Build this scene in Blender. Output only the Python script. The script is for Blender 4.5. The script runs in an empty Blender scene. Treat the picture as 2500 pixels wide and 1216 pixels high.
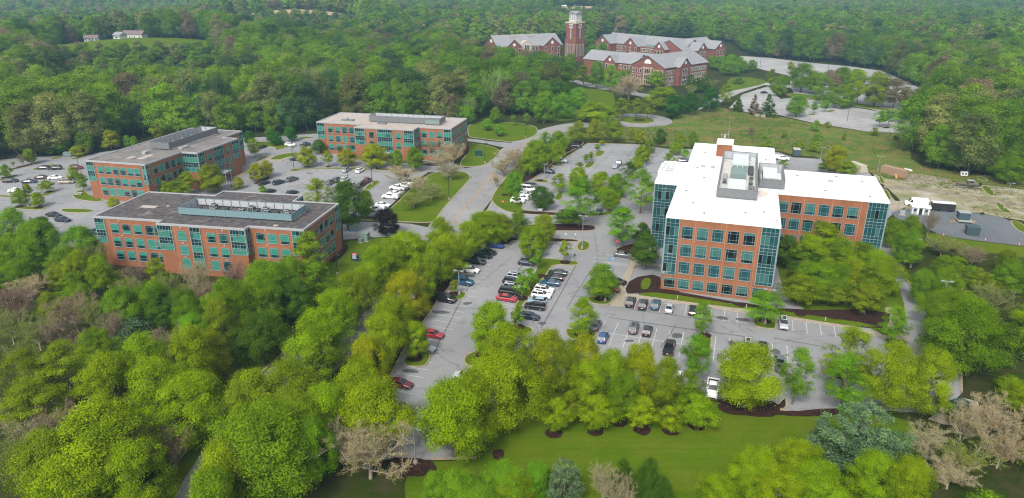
import bpy, math, random
import numpy as np
from mathutils import Vector, Matrix
R=math.radians
scene=bpy.context.scene
# ------------------------------------------------------------------ camera
cam=bpy.data.cameras.new('camera'); camo=bpy.data.objects.new('camera',cam); scene.collection.objects.link(camo)
camo.location=(0,0,69.6); camo.rotation_euler=(R(90-21.456),0,0)
cam.sensor_fit='HORIZONTAL'; cam.sensor_width=36; cam.lens=36*1720/2500; cam.clip_start=1; cam.clip_end=20000
scene.camera=camo
# ------------------------------------------------------------------ sky, sun, exposure
SUN_EL,SUN_AZ=46,203
w=bpy.data.worlds.new('World'); scene.world=w; w.use_nodes=True
nt=w.node_tree; bg=nt.nodes['Background']
sky=nt.nodes.new('ShaderNodeTexSky'); sky.sky_type='NISHITA'; sky.sun_disc=False
sky.sun_elevation=R(SUN_EL); sky.sun_rotation=R(SUN_AZ); sky.dust_density=4; sky.air_density=1.5
hs=nt.nodes.new('ShaderNodeHueSaturation'); hs.inputs['Saturation'].default_value=0.35
nt.links.new(sky.outputs[0],hs.inputs['Color']); nt.links.new(hs.outputs[0],bg.inputs['Color'])
bg.inputs['Strength'].default_value=0.115
sun=bpy.data.lights.new('sun','SUN'); sun.energy=1.5; sun.angle=R(10); sun.color=(1,.96,.9)
suno=bpy.data.objects.new('sun',sun); scene.collection.objects.link(suno)
a=R(SUN_AZ); dirv=Vector((math.sin(a)*math.cos(R(SUN_EL)),math.cos(a)*math.cos(R(SUN_EL)),math.sin(R(SUN_EL))))
suno.rotation_euler=dirv.to_track_quat('Z','Y').to_euler(); suno.location=dirv*300
vs=scene.view_settings; vs.view_transform='Standard'; vs.look='None'; vs.gamma=1; vs.use_curve_mapping=False; vs.exposure=0.95
cy=scene.cycles; cy.use_denoising=True; cy.denoising_prefilter='NONE'; cy.denoising_input_passes='RGB_ALBEDO_NORMAL'; cy.filter_width=1.15; cy.max_bounces=5; cy.diffuse_bounces=2; cy.glossy_bounces=2; cy.transmission_bounces=3; cy.volume_bounces=1; cy.transparent_max_bounces=4
cy.use_adaptive_sampling=True; cy.adaptive_threshold=0.01
D={
 'asphalt':{'front_parking_lot':[[-6.61,183.32],[-9.93,176.49],[-12.66,160.99],[-17.1,143.48],[-21.24,123.03],[-22.67,112.1],[-26.75,88.98],[-12.33,88.88],[-5.36,89.17],[-0.38,114.68],[35.92,105.15],[46.95,101.57],[62.32,102.05],[72.84,100.85],[79.8,107.08],[83.46,113.24],[87.25,127.24],[93.22,148.25],[99.67,167.57],[108.97,192.02],[113.79,202.22],[123.98,213.84],[133.32,255.85],[118.79,257.02],[123.82,275.72],[113.33,278.41],[110.47,286.74],[77.9,292.56],[67.36,291.82],[54.71,300.92],[33.1,303.28],[8.31,246.86],[1.69,233.41],[-1.84,215.96],[-6.7,220.32],[-8.27,207.69],[-15.48,192.71]],'west_parking_lot':[[-18.15,261.77],[-24.93,260.57],[-31.41,255.85],[-35.14,241],[-39.34,212.58],[-41.71,204.14],[-45.87,204.92],[-51.27,203.76],[-89.31,192.71],[-107.1,167.85],[-120.97,175.89],[-146.52,189.27],[-184.57,192.71],[-242.5,261.77],[-204.1,274.4],[-193.17,279.08],[-181.88,280.45],[-173.6,283.22],[-167.08,290.65],[-145.96,305.67],[-116.8,314.73],[-90.16,323.42],[-78.63,295.55],[-47.87,277.73],[-24.18,270.5]],'rear_driveway':[[-50.26,197],[-44.82,199.58],[-30.45,197.73],[-21.43,192.71],[-21.53,184.29],[-29.08,187.58],[-40.39,185.92],[-47.18,184.29]],'side_driveway':[[-19.98,312.63],[-15.37,311.19],[-10.74,307.55],[0.44,303.98],[5.91,313.66],[1.23,279.98],[-8.26,267.06],[-3.46,295.95],[-5.65,297.83],[-11.93,303.59],[-19.7,307.95]],'entrance_driveway':[[-39.86,262.49],[-29.62,260.7],[-17.73,261.3],[-13.62,264],[-8.26,267.06],[-12.76,245.55],[-16.43,252.36],[-29.12,255.9],[-39.05,256.61]],'far_parking_lot':[[119.74,389.98],[141.2,436.01],[167.99,468.84],[158.19,418.79],[169.52,423.57],[177.59,411.79],[197.07,377.9],[216.84,362.85],[224.47,352.27],[197.57,328.18],[178.34,325.19],[166.56,328.18],[149.47,348.87],[139.56,370.23],[130.29,365.77],[124.94,377.9]],'upper_parking_lot':[[203.52,648.41],[225.74,632.49],[241.38,602.8],[268.77,571.37],[279.21,546.83],[276.22,520.61],[257.49,436.01],[222.37,366.51],[197.45,378.69],[191.1,414.1],[174.46,441.17],[179.81,460.2],[200.14,520.61],[192.64,550.78],[189.19,593.49]],'school_driveway':[[35.29,499.98],[42.8,499.98],[53.91,480.85],[69.42,468.84],[78.89,441.17],[84.62,436.01],[81.91,421.17],[63.76,446.46],[49.11,468.84]],'school_road':[[99.93,381.85],[119.28,407.25],[141.11,441.17],[167.31,474.77],[182.42,460.2],[189.47,441.17],[184.77,468.84],[175.23,490.24],[143.44,454.61],[118.78,426.01]]},
 'road':[
  [-45.31,60.79],
  [-45.47,71.5],
  [-44.85,80.28],
  [-44.3,93.03],
  [-41.21,111.13],
  [-34.46,131.87],
  [-27.88,150.29],
  [-22.18,167.85],
  [-19.13,186.91],
  [-17.36,201.84],
  [-14.55,214.85],
  [-11.68,229.53],
  [-8.46,246.86],
  [-5.49,262.38],
  [0,286.74],
  [9.16,311.38],
  [19.37,330.69],
  [29.91,341.19],
  [40.31,345.16],
  [50.39,345.16],
 ],
 'roundabout':[[63.23,354.81],[80.33,351.45],[71.26,351.45]],
 'yellow':[[-19.13,186.91],[-17.36,201.84],[-14.55,214.85],[-11.68,229.53],[-8.46,246.86],[-5.49,262.38],[0,286.74],[9.16,311.38]],
 'sheets':[
  ['lawn','grass',[[-12.74,66.79],[-16.57,88.2],[-12.26,88.2],[-4.71,88.59],[0.46,113.67],[35.65,104.14],[46.6,100.61],[61.86,101.09],[68.3,97.38],[51.96,66.79]]],
  ['lawn','grass',[[-47.37,201.84],[-41.41,201.08],[-37.98,213],[-34.07,239.45],[-30.4,253.55],[-25.39,257.02],[-17.7,257.02],[-14.96,249.05],[-15.16,244.7],[-20.1,220.32],[-22.45,205.7],[-22.93,198.1],[-30.6,198.84],[-43.05,199.95]]],
  ['lawn','grass',[[-19.22,303.59],[-14.94,301.64],[-9.12,297.83],[-5.54,291.35],[-4.82,286],[-6.9,276.65],[-10.53,264.76],[-17.46,263.24],[-21.01,264],[-18.46,286.88]]],
  ['lawn','grass',[[-21.76,342.97],[-17.66,350.46],[-3.54,350.46],[11.36,342.97],[12.67,324.37],[7.71,312.63],[0.44,305.16],[-9.46,309.97],[-15.5,314.08],[-20.13,315.33]]],
  ['lawn','grass',[[-46.91,182.04],[-39.69,185.27],[-28.85,185.92],[-22.73,182.68],[-24.29,167.85],[-30.76,150.29],[-38.84,139.56],[-45.35,143.69],[-54.26,154.97],[-51.88,162.49],[-45,170.64]]],
  ['lawn','grass',[[-103.63,165.13],[-91.98,157.41],[-73.03,152.6],[-55.99,157.41],[-53.14,148.03],[-76.77,139.56],[-100.63,154.97]]],
  ['verge','grass',[[-48.34,80.28],[-48.18,94.63],[-46.35,115.42],[-43.39,118.43],[-47.54,121.57],[-54.43,118.43],[-54.62,102.05],[-50.67,80.28],[-48.39,66.79],[-46.87,66.79]]],
  ['meadow','meadow',[[68.14,295.55],[79,297.07],[112,291.09],[114.86,282.52],[125.74,278.41],[121.52,260.57],[134.42,258.19],[135.43,244.7],[158.99,244.7],[176.37,233.41],[197.87,224.84],[207.33,236.9],[184.01,244.7],[165.5,255.85],[155.8,267.95],[173.54,303.28],[194.09,324.31],[178.87,324.31],[164.91,327.01],[148.55,346.17],[138.09,365.27],[130.66,365.27],[119.48,381.53],[115.57,391.44],[85.96,369.78],[79.25,348.2],[62.97,336.34],[49.46,338.26],[29.29,333.49],[14.85,315.58],[16.1,303.28],[32.67,308.09],[55.5,305.67]]],
  ['dirt_yard','dirt',[[133.87,257.02],[134.9,243.63],[158.36,243.63],[194.33,220.32],[171.3,190.98],[151.3,201.84],[143.66,209.7],[123.78,210.93],[125.73,215.96],[128.28,224.84]]],
  ['dirt_track','dirt2',[[130.29,238.23],[137.8,237.23],[145.21,233.61],[150.75,227.29],[158.25,221.26],[167.56,215.51],[165.17,212.05],[155.3,216.64],[148.24,223.04],[142.07,229.62],[135.75,233.29],[128.88,234.43]]],
  ['dirt_track','dirt2',[[142.44,250.9],[149.37,253.69],[153.34,250.9],[158.61,245.48],[156.37,241.63],[146.99,241.12],[140.75,241.98]]],
  ['gravel_pad','gravel',[[118.14,210.02],[130.6,212.74],[138.73,210.56],[143.14,207.37],[151.04,202.24],[145.98,187.56],[149.8,184.85],[143.98,176.6],[138.71,180.13],[125.56,185.38],[120.35,190.34],[122.73,199.76],[116.26,199.76]]],
  ['lawn','grass',[[119.5,193.78],[119.73,189.22],[124.93,184.31],[138.03,179.11],[143.28,175.62],[136.68,166.27],[132.69,172.72],[120.38,176.6],[115.16,179.62]]],
  ['school_lawn','grass',[[28.02,441.17],[52.02,463.05],[63.05,441.17],[59.26,407.25],[56.16,389.98],[44.27,389.98],[36.17,366.51],[32.46,355.73],[17.3,352.27],[12.34,366.51],[19.02,389.98]]],
  ['lawn','grass',[[96.68,172.94],[95.16,163.8],[90.15,146.93],[82.41,130.95],[76.88,127.93],[75.98,130.41],[71.86,136.59],[62.62,141.6],[64.62,154.97],[71.65,179.54],[77.4,192.71],[95.16,179.54]]],
  ['school_lawn','grass',[[151.33,506.68],[166.76,513.56],[176.31,493.44],[168.32,477.79],[145.65,456.28],[135.95,446.46]]],
 ],
 'hills':[[-298.8,577.4,20,85,62,50,'grass','hill_lawn'],[-272.4,923.9,26,85,80,42,'field','stubble_field'],[112.4,1166.2,17,60,44,26,'field','stubble_field']],
 'sidewalks':[
  [[31.69,170.98],[32.52,169.48],[31.91,167.26],[36.76,166.7],[41.79,165.1],[41.56,164.07],[36.51,165.41],[31.5,165.89],[26.24,148.69],[24.33,141.87],[22.01,142.17],[23.32,146.92]],
  [[26.25,148.72],[29.47,147.6],[42.42,143.25],[51.84,140.36],[62.77,136.04],[72.32,132.34],[71.74,131.06],[62.21,134.59],[57.62,136.58],[51.27,138.5],[41.85,142.03],[29.24,146.25],[26.2,146.98],[25.05,141.91],[22.47,142.67]],
  [[83.16,141.41],[85.07,140.97],[80.85,127.01],[80.45,125.93],[78.84,124.85],[77.11,125.57],[74.82,128.12],[71.32,129.85],[72.45,131.53],[75.55,129.62],[77.14,127.75]],
  [[69.72,99.39],[78.94,105.59],[81.01,104.25],[79.23,100.88],[75.25,97.44],[71.51,97.92]],
  [[120.8,219.8],[123.59,220.09],[128.78,219.07],[126.19,214.12],[120.67,210.02],[118.29,212.05]],
  [[-67.52,275.63],[-49.07,269.22],[-49.47,271.59],[-68.08,278.11]],
  [[-101.24,249.75],[-99.76,258.23],[-97.29,281.87],[-96.08,279.33],[-98.5,256.78],[-98.66,247.71]],
  [[-97.63,272.76],[-90.98,271.96],[-89.62,276.83],[-88.31,279.33],[-89.94,279.33],[-92.52,274.38],[-97.75,274.38]],
 ],
 'islands':[
  [[[-15.95,150.03],[-11.05,149.76],[-10.42,148.23],[-11.07,145.63],[-12.81,144.86]],'grass',[[[-13.63,148.23],1.2]]],
  [[[-21.03,116.25],[-20.74,121.43],[-16.5,121.65],[-15.67,120.34],[-15.92,117.17],[-17.03,115.74]],'grass',[[[-18.73,119.06],1.5]]],
  [[[-9.56,118.11],[-9.12,120.5],[-6.47,122.7],[-3.42,122.98],[-2.45,115.03],[-8.17,115.89]],'grass',[[[-5.55,120.23],1.5]]],
  [[[2.31,169.15],[3.03,170.73],[8.1,170.56],[16.95,168.4],[17.28,166.86],[16.52,165.18],[10.65,166.21],[9.25,161.74],[2.54,142.48],[0.46,135.66],[0.35,133.25],[3.72,132.43],[4.6,130.8],[4.2,129.32],[2.14,128.79],[0.14,130.8],[-0.12,138.56],[1.69,147.25],[6.34,163.52],[5.74,165.65],[2.67,167.26]],'grass',[[[13.69,167.51],1.3],[[7.02,158.73],1.3],[[4.45,151.25],1.3],[[2.37,145.95],1.3],[[1.16,131.77],1.6],[[5.04,168.49],1.3]]],
  [[[17.19,178.41],[18.76,182.77],[20.12,183.53],[21.46,181.45],[21.46,178.87],[20.31,175.99],[18.09,175.2]],'grass',[]],
  [[[-9.59,183.05],[-4.93,185.45],[0.87,186.23],[10.41,185.45],[18.83,184.29],[18.46,182.01],[10.26,182.39],[0.93,184.48],[-1.31,179.32],[-6.8,180.15]],'mulch',[]],
  [[[-0.88,192.09],[3.58,196.48],[13.52,197.83],[24.03,196.3],[24.74,193.83],[23.83,191.75],[21.26,190.81],[3.21,191.66]],'mulch',[]],
  [[[-7.01,222.43],[-6.1,229.29],[-1.86,250.97],[5.36,281.68],[15.29,309.56],[23.96,317.86],[28.42,310.58],[32.95,303.98],[20.54,281.68],[8.42,246.88],[3.48,239.06],[2.82,221.32],[4.06,216.24],[2.86,210.75],[7.25,209.04],[16.62,207.55],[27.14,206.38],[29.41,209.54],[31.7,210.14],[31.87,208.54],[30,204.83],[19.47,204.16],[7.15,205.6],[-0.63,207.55],[-4,211.97],[-6.39,217.84]],'grass',[[[-2.38,226.39],1.2],[[10.75,265.52],1.5]]],
  [[[33.68,283.39],[35.58,289.19],[38.66,289.19],[38.8,286.88],[36.06,279.65],[33.68,279.65]],'grass',[]],
  [[[27.76,264.76],[30.39,271.46],[32.63,271.46],[32.85,269.87],[30.02,261],[27.5,262.04]],'grass',[]],
  [[[15.35,265.98],[20.07,264.61],[19.59,263.24],[15.63,264]],'grass',[]],
  [[[7.54,244.22],[8.46,245.95],[12.97,244.09],[13.25,242.39],[11.81,240.72],[7.63,242.39]],'grass',[[[10.15,244.22],1.3]]],
  [[[53.57,283.74],[57.24,285.65],[57.87,284.09],[54.14,275.33],[52.06,274.52]],'grass',[]],
  [[[13.34,221.32],[15.64,230.24],[17.89,230.47],[16.24,220]],'grass',[]],
  [[[28.79,219.13],[32.73,230.24],[38.87,232.63],[39.38,230.95],[35.16,218.81],[33.3,217.19]],'grass',[]],
  [[[27.42,175.55],[28.24,177.78],[32.93,181.26],[36.5,182.58],[37.35,176.17],[35.86,168.08],[32.29,168.08],[31.79,170.98]],'mulch',[]],
  [[[17.03,145.95],[17.59,147.12],[23.19,146.79],[22.41,142.92],[19.49,142.67],[17.53,143.79]],'grass',[[[20.42,145.95],1.6]]],
  [[[10.97,130.59],[11.65,131.66],[17.97,130.32],[16.93,126.78],[12.08,126.38],[11.19,128.06]],'grass',[[[14.67,129.11],1.8]]],
  [[[52.35,137.01],[57.6,137.01],[55.48,131.32],[54.6,130.86],[51.66,131.83],[51,133.38]],'grass',[[[54.27,134.86],1.3]]],
  [[[38.38,128.71],[40.92,128.71],[40.83,126.38],[38.32,119.62],[36.81,118.75],[34.34,119.53]],'grass',[[[39.64,128.32],1.3]]],
  [[[59.77,115.82],[68.28,115.19],[66.14,110.08],[58.42,110.84]],'mulch',[]],
  [[[47.56,105.59],[48.36,105.59],[47,101.7],[44.73,102.42]],'mulch',[]],
  [[[-83.98,257.07],[-83.72,259.4],[-79.61,261.17],[-57.96,262.66],[-54.06,260.43],[-54.02,258.23],[-61.13,259.4],[-79.21,260.43],[-81.48,255.63]],'grass',[[[-78.75,262.96],0.9],[[-70.61,263.42],0.9]]],
  [[[-52.71,260.43],[-45.82,259.4],[-35.92,256.78],[-35.94,253.93],[-45.45,257.07],[-52.17,258.52]],'grass',[[[-50.98,260.43],0.9],[[-43.97,258.52],0.9]]],
  [[[-51.23,234.23],[-49.83,243.72],[-47.73,244.11],[-46.71,241.77],[-48.45,232.41],[-50.11,232.05]],'grass',[]],
  [[[-91.74,239.84],[-90.36,247.04],[-88.58,249.48],[-87.35,247.71],[-88.2,240.48],[-90.64,238.2]],'mulch',[]],
  [[[-113.48,303.8],[-106.33,307.77],[-95.64,304.79],[-95.15,297.09],[-98.36,290.65],[-100.05,290.65],[-100.92,296.16],[-108.14,297.09]],'grass',[[[-102.24,298.98],1],[[-97.7,305.77],1]]],
  [[[-95.98,313.89],[-94.57,317.03],[-88.96,314.93],[-89.04,313.47],[-94.15,312.23]],'grass',[]],
  [[[-97.09,273.57],[-96.61,281.02],[-90.12,287.08],[-87.53,285.32],[-86.5,280.17],[-90.1,274.38],[-92.28,272.28]],'grass',[]],
  [[[-102.02,270.37],[-101.27,280.17],[-98.12,281.87],[-99.77,271.96]],'grass',[]],
  [[[-157.84,211.87],[-158.56,214.51],[-148.97,213.84],[-147.9,212.85],[-147.4,210.89],[-150.56,210.24]],'grass',[[[-156.98,213.68],1.3],[[-150.16,212.85],1.3]]],
  [[[-141.69,209.84],[-141.97,212.03],[-132.57,211.21],[-131.18,210.08],[-130.92,208.24],[-133.74,207.45],[-139.34,208.01]],'grass',[]],
  [[[-171.85,224.33],[-171.78,226.61],[-167.65,225.7],[-161.95,225.24],[-157.68,226.61],[-157.16,231.11],[-155.62,231.3],[-154.71,230.16],[-155.87,223.7],[-164.15,223.25]],'grass',[[[-157.51,229.88],1],[[-161.97,225.7],1]]],
  [[[-184.22,243.3],[-185.21,246.48],[-184.59,250.83],[-182.2,251.94],[-180.88,250.61],[-180.55,249.18],[-182.39,244.88]],'grass',[[[-184.62,247.77],1]]],
  [[[-189.79,258.2],[-190.2,261.14],[-189.01,265.98],[-186.1,267.83],[-185.24,266.96],[-186.66,262.34],[-188.5,259.02]],'mulch',[]],
  [[[-181.71,258.2],[-182.04,261.38],[-178.85,267.83],[-177.38,266.96],[-177.75,262.94],[-179.42,258.2]],'grass',[]],
  [[[-147.38,225.7],[-148.71,230.35],[-147.04,232.75],[-140.89,225.7],[-135.61,223.43],[-133.23,219.02],[-137.94,219.45],[-143.42,221.65]],'grass',[]],
  [[[-185.03,274.84],[-185.18,277.2],[-182.85,281.5],[-181.56,279.87],[-182.45,274.84]],'grass',[]],
  [[[-176.97,274.84],[-176.49,276.81],[-173.33,282.18],[-172.24,280.82],[-174.75,273.8]],'grass',[]],
  [[[169.55,249.07],[170.98,249.8],[171.47,245.48],[170.15,243.37],[168.03,242.67],[168.62,246.37]],'grass',[]],
  [[[162.98,236.07],[164.85,237.56],[166.41,236.9],[162.31,226.36],[161.17,225.3],[159.46,226.36]],'grass',[]],
  [[[155.94,217.64],[157.18,218.35],[158.09,216.92],[155.22,207.63],[154.41,206.85],[152.34,208.03]],'grass',[]],
  [[[148.81,199.15],[150.67,200.74],[151.82,198.54],[150.59,193.78],[147.11,188.66],[145.91,191.48]],'grass',[]],
  [[[127.16,232.81],[129.25,233.29],[125.21,222],[124.03,220.53],[122.84,221.26]],'grass',[]],
  [[[134.07,249.98],[135.82,250.53],[132.42,241.12],[131.35,239.92],[129.92,239.92]],'grass',[]],
  [[[164.21,433.47],[175.69,442.22],[191.7,415.49],[208.05,381.05],[198.6,381.05],[177.51,415.49]],'grass',[]],
  [[[154.42,370.23],[159.16,373.27],[160.74,370.99],[156.77,367.25]],'grass',[]],
  [[[168.18,378.69],[173.61,383.85],[175.54,381.85],[169.56,375.96]],'grass',[]],
  [[[176.63,335.86],[181.74,339.67],[183.56,337.44],[178.78,333.68]],'mulch',[]],
  [[[189.47,347.19],[195.56,351.24],[196.88,348.87],[190.26,342.9]],'mulch',[]],
  [[[203.14,359.26],[219.86,372.12],[220.94,370.23],[204.7,355.73]],'grass',[]],
  [[[203.14,531.55],[209.11,531.55],[208.66,526.39],[202.17,523.49]],'grass',[]],
 ],
 'beds':[
  ['mulch',[[-6.8,182.04],[-10.36,174.11],[-13.34,159.41],[-17.48,142.64],[-21.47,122.38],[-23,111.54],[-27.02,88.78],[-29.54,88.78],[-24.72,113.24],[-23.22,123.19],[-19.78,142.64],[-16.28,154.97],[-13.73,167.85],[-11.1,177.7]]],
  ['mulch',[[28.33,309.56],[32.78,303.59],[20.42,281.68],[8.35,247.15],[3.49,239.57],[4.08,250.97],[11.39,267.06],[20.47,292.26]]],
  ['mulch',[[-0,209.74],[7.25,208.74],[27.12,206.18],[19.51,204.64],[7.16,205.99],[0.94,207.55]]],
  ['mulch',[[35.47,103.99],[38.77,102.93],[46.79,101.14],[54.71,102.42],[59.12,101.64],[53.45,100.13],[48.09,99.88],[43.97,100.63],[37.94,100.13],[35.36,101.39]]],
  ['mulch',[[25.98,148.72],[28.94,157.41],[36.7,160.21],[35.18,151.07],[52.68,143.08],[52.41,142.2],[34.58,149.35],[29.68,148.85]]],
  ['grass',[[30.19,151.07],[31.82,157.41],[34.2,157.41],[32.16,150.75]]],
  ['grass',[[29.39,148.72],[34.55,149.23],[52.21,141.97],[51.75,140.47],[42.46,143.43],[29.5,147.79]]],
  ['mulch',[[49.31,144.98],[61.21,139.68],[83.89,140.54],[79.02,131.53],[72.96,131.84],[59.85,136.98],[50.17,141.24]]],
  ['grass',[[56.04,141.41],[60.9,138.83],[78.67,132.31],[72.96,131.84],[59.85,136.98],[50.17,141.24]]],
  ['grass',[[76.43,127.75],[80.16,125.71],[79.19,124.85],[76.21,123.79],[75,124.14]]],
  ['mulch',[[41.75,105.23],[46.49,104.02],[45.05,99.95],[40.05,99.81],[38.12,101.66],[35.73,104.62],[35.9,105.23]]],
  ['mulch',[[-21.42,275.63],[-18.18,282.33],[-18.05,294.8],[-19.47,304.33],[-18.69,291.13],[-19.42,282.33],[-23.32,274]]],
  ['mulch',[[-80.72,289.33],[-69.02,282.33],[-59.12,274],[-44.96,270.8],[-28.29,263.07],[-28.89,269.22],[-45.69,275.63],[-60.42,280.63],[-70.18,287.55]]],
  ['mulch',[[-48.49,169.89],[-46.42,180.68],[-44.32,178.94],[-44.42,173.08],[-45.32,169.1],[-45.96,166.79]]],
  ['mulch',[[-19.91,89.16],[-12.54,88.82],[-10.97,85.89],[-12.93,84.79],[-17.11,84.95]]],
  ['mulch',[[-3.13,90.86],[-1.16,91.21],[-1.36,88.82],[-2.86,88.66]]],
 ],
 'mulch_rings':[[[6.77,95.34],1.1],[[13.55,95.87],1.1],[[21.22,96.13],1.1],[[25.84,96],1.1],[[30.39,97.33],1.1],[[17.7,98.29],1.1],[[62.95,137.98],1],[[69.52,136.49],1],[[72.45,137.32],1],[[-11.06,329.69],1],[[-5.47,317.95],1]],
 'stalls':[
  [[-6.98,180.78],[-26.46,90.47],-17.9,5.3,2.74],
  [[6.34,163.29],[-0.07,139.27],162.1,5.3,2.74],
  [[10.63,165.89],[2.6,142.48],-17.9,5.3,2.74],
  [[26.15,146.68],[52.15,138.11],-107.9,5.3,2.74],
  [[57.65,136.31],[70.96,131.47],-107.9,5.3,2.74],
  [[18.4,129.9],[34.56,124.59],-107.9,5.3,2.74],
  [[18.4,129.9],[34.56,124.59],72.1,5.3,2.74],
  [[40.23,123.02],[57.03,118.02],-107.9,5.3,2.74],
  [[40.23,123.02],[57.03,118.02],72.1,5.3,2.74],
  [[0.38,114.39],[46.56,102.05],72.1,5.3,2.74],
  [[32.74,303.2],[8.6,246.88],-17.9,5.3,2.74],
  [[37.12,288.65],[15.83,230.47],-17.9,5.3,2.74],
  [[37.12,288.65],[15.83,230.47],162.1,5.3,2.74],
  [[56.15,284.26],[37.34,231.67],-17.9,5.3,2.74],
  [[56.15,284.26],[37.34,231.67],162.1,5.3,2.74],
  [[1.2,183.05],[17.51,180.71],-107.9,5.3,2.74],
  [[27.03,172.26],[22.53,147.25],162.1,5.3,2.74],
  [[-79.02,260.43],[-46.88,256.49],-105,5.2,2.74],
  [[-83,245.7],[-51.47,235.46],-105,5.2,2.74],
  [[-83,245.7],[-51.47,235.46],75,5.2,2.74],
  [[-35.19,253.93],[-39.34,210.87],166,5.2,2.74],
  [[-79.42,229.43],[-51.84,223.68],75,5.2,2.74],
  [[-178.39,257.04],[-166.59,262.94],-100,5.2,2.74],
  [[-179.25,240.2],[-161.33,248.63],80,5.2,2.74],
  [[-179.25,240.2],[-161.33,248.63],-100,5.2,2.74],
  [[-167.71,226.61],[-157.68,226.61],80,5.2,2.74],
  [[-155.63,210.24],[-129.95,207.85],-100,5.2,2.74],
  [[-136.87,192.35],[-119.79,190.3],80,5.2,2.74],
  [[-120.58,313.89],[-90.44,322.41],-100,5.2,2.74],
 ],
 'handicap':[[[26.16,169.98],-17.9],[[24.52,165.1],-17.9],[[-76.07,271.48],-14],[[-72.68,271.48],-14],[[-69.62,271.16],-14],[[-47.21,191.34],-12],[[-45.45,192.03],-12]],
 'patches':[
  [-10.04,143.56,1,0.7,20],
  [-10.5,159.08,1.5,0.8,-10],
  [6.41,133.82,0.9,0.7,0],
  [-18.99,114.53,1.6,0.6,-10],
  [-15.86,139.15,2,0.8,-10],
  [33.99,128.32,1.2,0.9,30],
  [40.52,119.53,0.8,1.6,-20],
  [44.32,124.96,0.7,1.3,-10],
  [51.95,121.75,0.9,1.2,-10],
  [45.39,136.31,1.3,0.8,-15],
  [49.6,135.5,1.5,0.7,-15],
  [23.77,126.14,0.9,0.5,10],
  [-75.36,253.93,1.6,0.6,-10],
  [-8.13,138.1,0.5,0.4,0],
 ],
 'seams':[
  [[0.18,172.26],[-4.67,161.36],[-9.28,151.25]],
  [[-10.43,151.25],[-12.11,142.79],[-13.25,133.42],[-15.05,123.06]],
  [[16.59,166.05],[10.7,145.95],[6,131.77]],
  [[22.45,168.49],[16.72,154.03],[12.01,140.95]],
  [[2.03,181.64],[5.52,180.71],[15.11,179.78]],
  [[5.09,177.06],[0.76,159.1],[-3.92,142.17]],
  [[-12.55,141.26],[-7.68,141.07],[-2.27,140.35]],
  [[11.6,151.25],[8.74,151.25]],
  [[25.29,140.93],[39.45,136.31],[59.28,129.8]],
  [[20.92,136.58],[35.94,131.72],[49.11,127.73]],
  [[35.1,133.38],[29.44,123.11]],
  [[53.67,127.34],[61.68,124.03]],
  [[27.73,292.26],[18.86,267.06],[12.08,246.88]],
  [[43.09,292.26],[33.23,265.52],[25.86,245.55]],
  [[52.65,295.95],[45.61,275.01]],
  [[62.01,288.65],[54.7,271.78]],
  [[3.93,199.19],[16.09,200.11],[28.35,201.04]],
  [[-18.24,235.31],[-20.41,219.13]],
  [[-7.89,253.76],[-11.94,228.12],[-14.82,208.74]],
  [[-82.32,269.22],[-60.55,269.22],[-44.25,266.11]],
  [[-64.38,251.51],[-49,248.76]],
  [[-78.68,237.03],[-66.83,232.13]],
  [[-167.53,220.33],[-156.39,219.45],[-144.32,216.87]],
  [[-172.62,236.17],[-163.56,235.18],[-154.32,236.17]],
  [[-181.41,254.18],[-170.75,256.46]],
  [[153.92,389.98],[171.1,377.9],[183.87,359.26],[195.52,342.25]],
  [[166.3,402.8],[189.09,370.23]],
  [[204.9,622.29],[236.53,584.45],[264.67,550.78]],
  [[203.86,584.45],[233.8,550.78]],
 ],
 'cars':[
  [-4.49,178.3,-17.9,'suv',[0.01,0.04,0.2],'deep blue crossover at the far end of the row along the mulch bed'],
  [-6.5,173.4,-17.9,'sedan',[0.01,0.01,0.01],'black sedan second from the deep blue crossover in the mulch bed row'],
  [-7.51,171.08,-17.9,'sedan',[0.01,0.02,0.02],'very dark sedan beside the black off-roader in the mulch bed row'],
  [-9.05,166.83,-17.9,'suv',[0.01,0.01,0.01],'black off-roader directly above the white hatchback'],
  [-10.25,161.45,-17.9,'hatch',[0.8,0.8,0.8],'white hatchback in the row along the mulch bed'],
  [-11.59,153.99,-17.9,'pickup_suv',[0.01,0.07,0.13],'old teal blue off-roader beside the lamp island'],
  [-15.2,144.63,-17.9,'bigsuv',[0.01,0.01,0.01],'large black off-roader just below the lamp island'],
  [-16.25,127.98,-17.9,'sedan',[0.3,0.01,0.02],'bright red sedan half hidden by the small island maple'],
  [-17.39,122.36,-17.9,'sedan',[0.38,0.4,0.42],'silver sedan mostly hidden behind the small island maple'],
  [-20.23,109.37,-17.9,'sedan',[0.12,0.01,0.02],'dark red sedan alone below the near grass island'],
  [-19.3,101.97,-17.9,'sedan',[0.09,0.1,0.1],'grey car peeping out from under the maple crown at the near end'],
  [3.73,166.02,-17.9,'hatch',[0.01,0.02,0.04],'dark navy hatchback under the small tree on the divider island'],
  [0.99,157.02,-17.9,'suv',[0.38,0.4,0.42],'silver crossover topmost of the huddle left of the divider'],
  [0.1,154.13,-17.9,'suv',[0.01,0.01,0.01],'black crossover half under the divider tree'],
  [0.16,150.99,-17.9,'suv',[0.38,0.4,0.42],'silver car wedged behind the black minivan'],
  [-0.55,148.42,-17.9,'van_mini',[0.01,0.01,0.01],'black minivan beside the red sedan left of the divider'],
  [-1.23,145.08,-17.9,'sedan',[0.33,0.02,0.03],'red sedan parked against the divider strip'],
  [11.29,159.62,162.1,'sedan',[0.01,0.02,0.02],'dark green-black sedan topmost on the right of the divider'],
  [10.23,156.65,162.1,'sedan',[0.01,0.01,0.01],'black sedan with red tail lamps above the teal sedan'],
  [9.13,153.63,162.1,'sedan',[0.01,0.07,0.13],'teal blue sedan on the right of the divider'],
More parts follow.
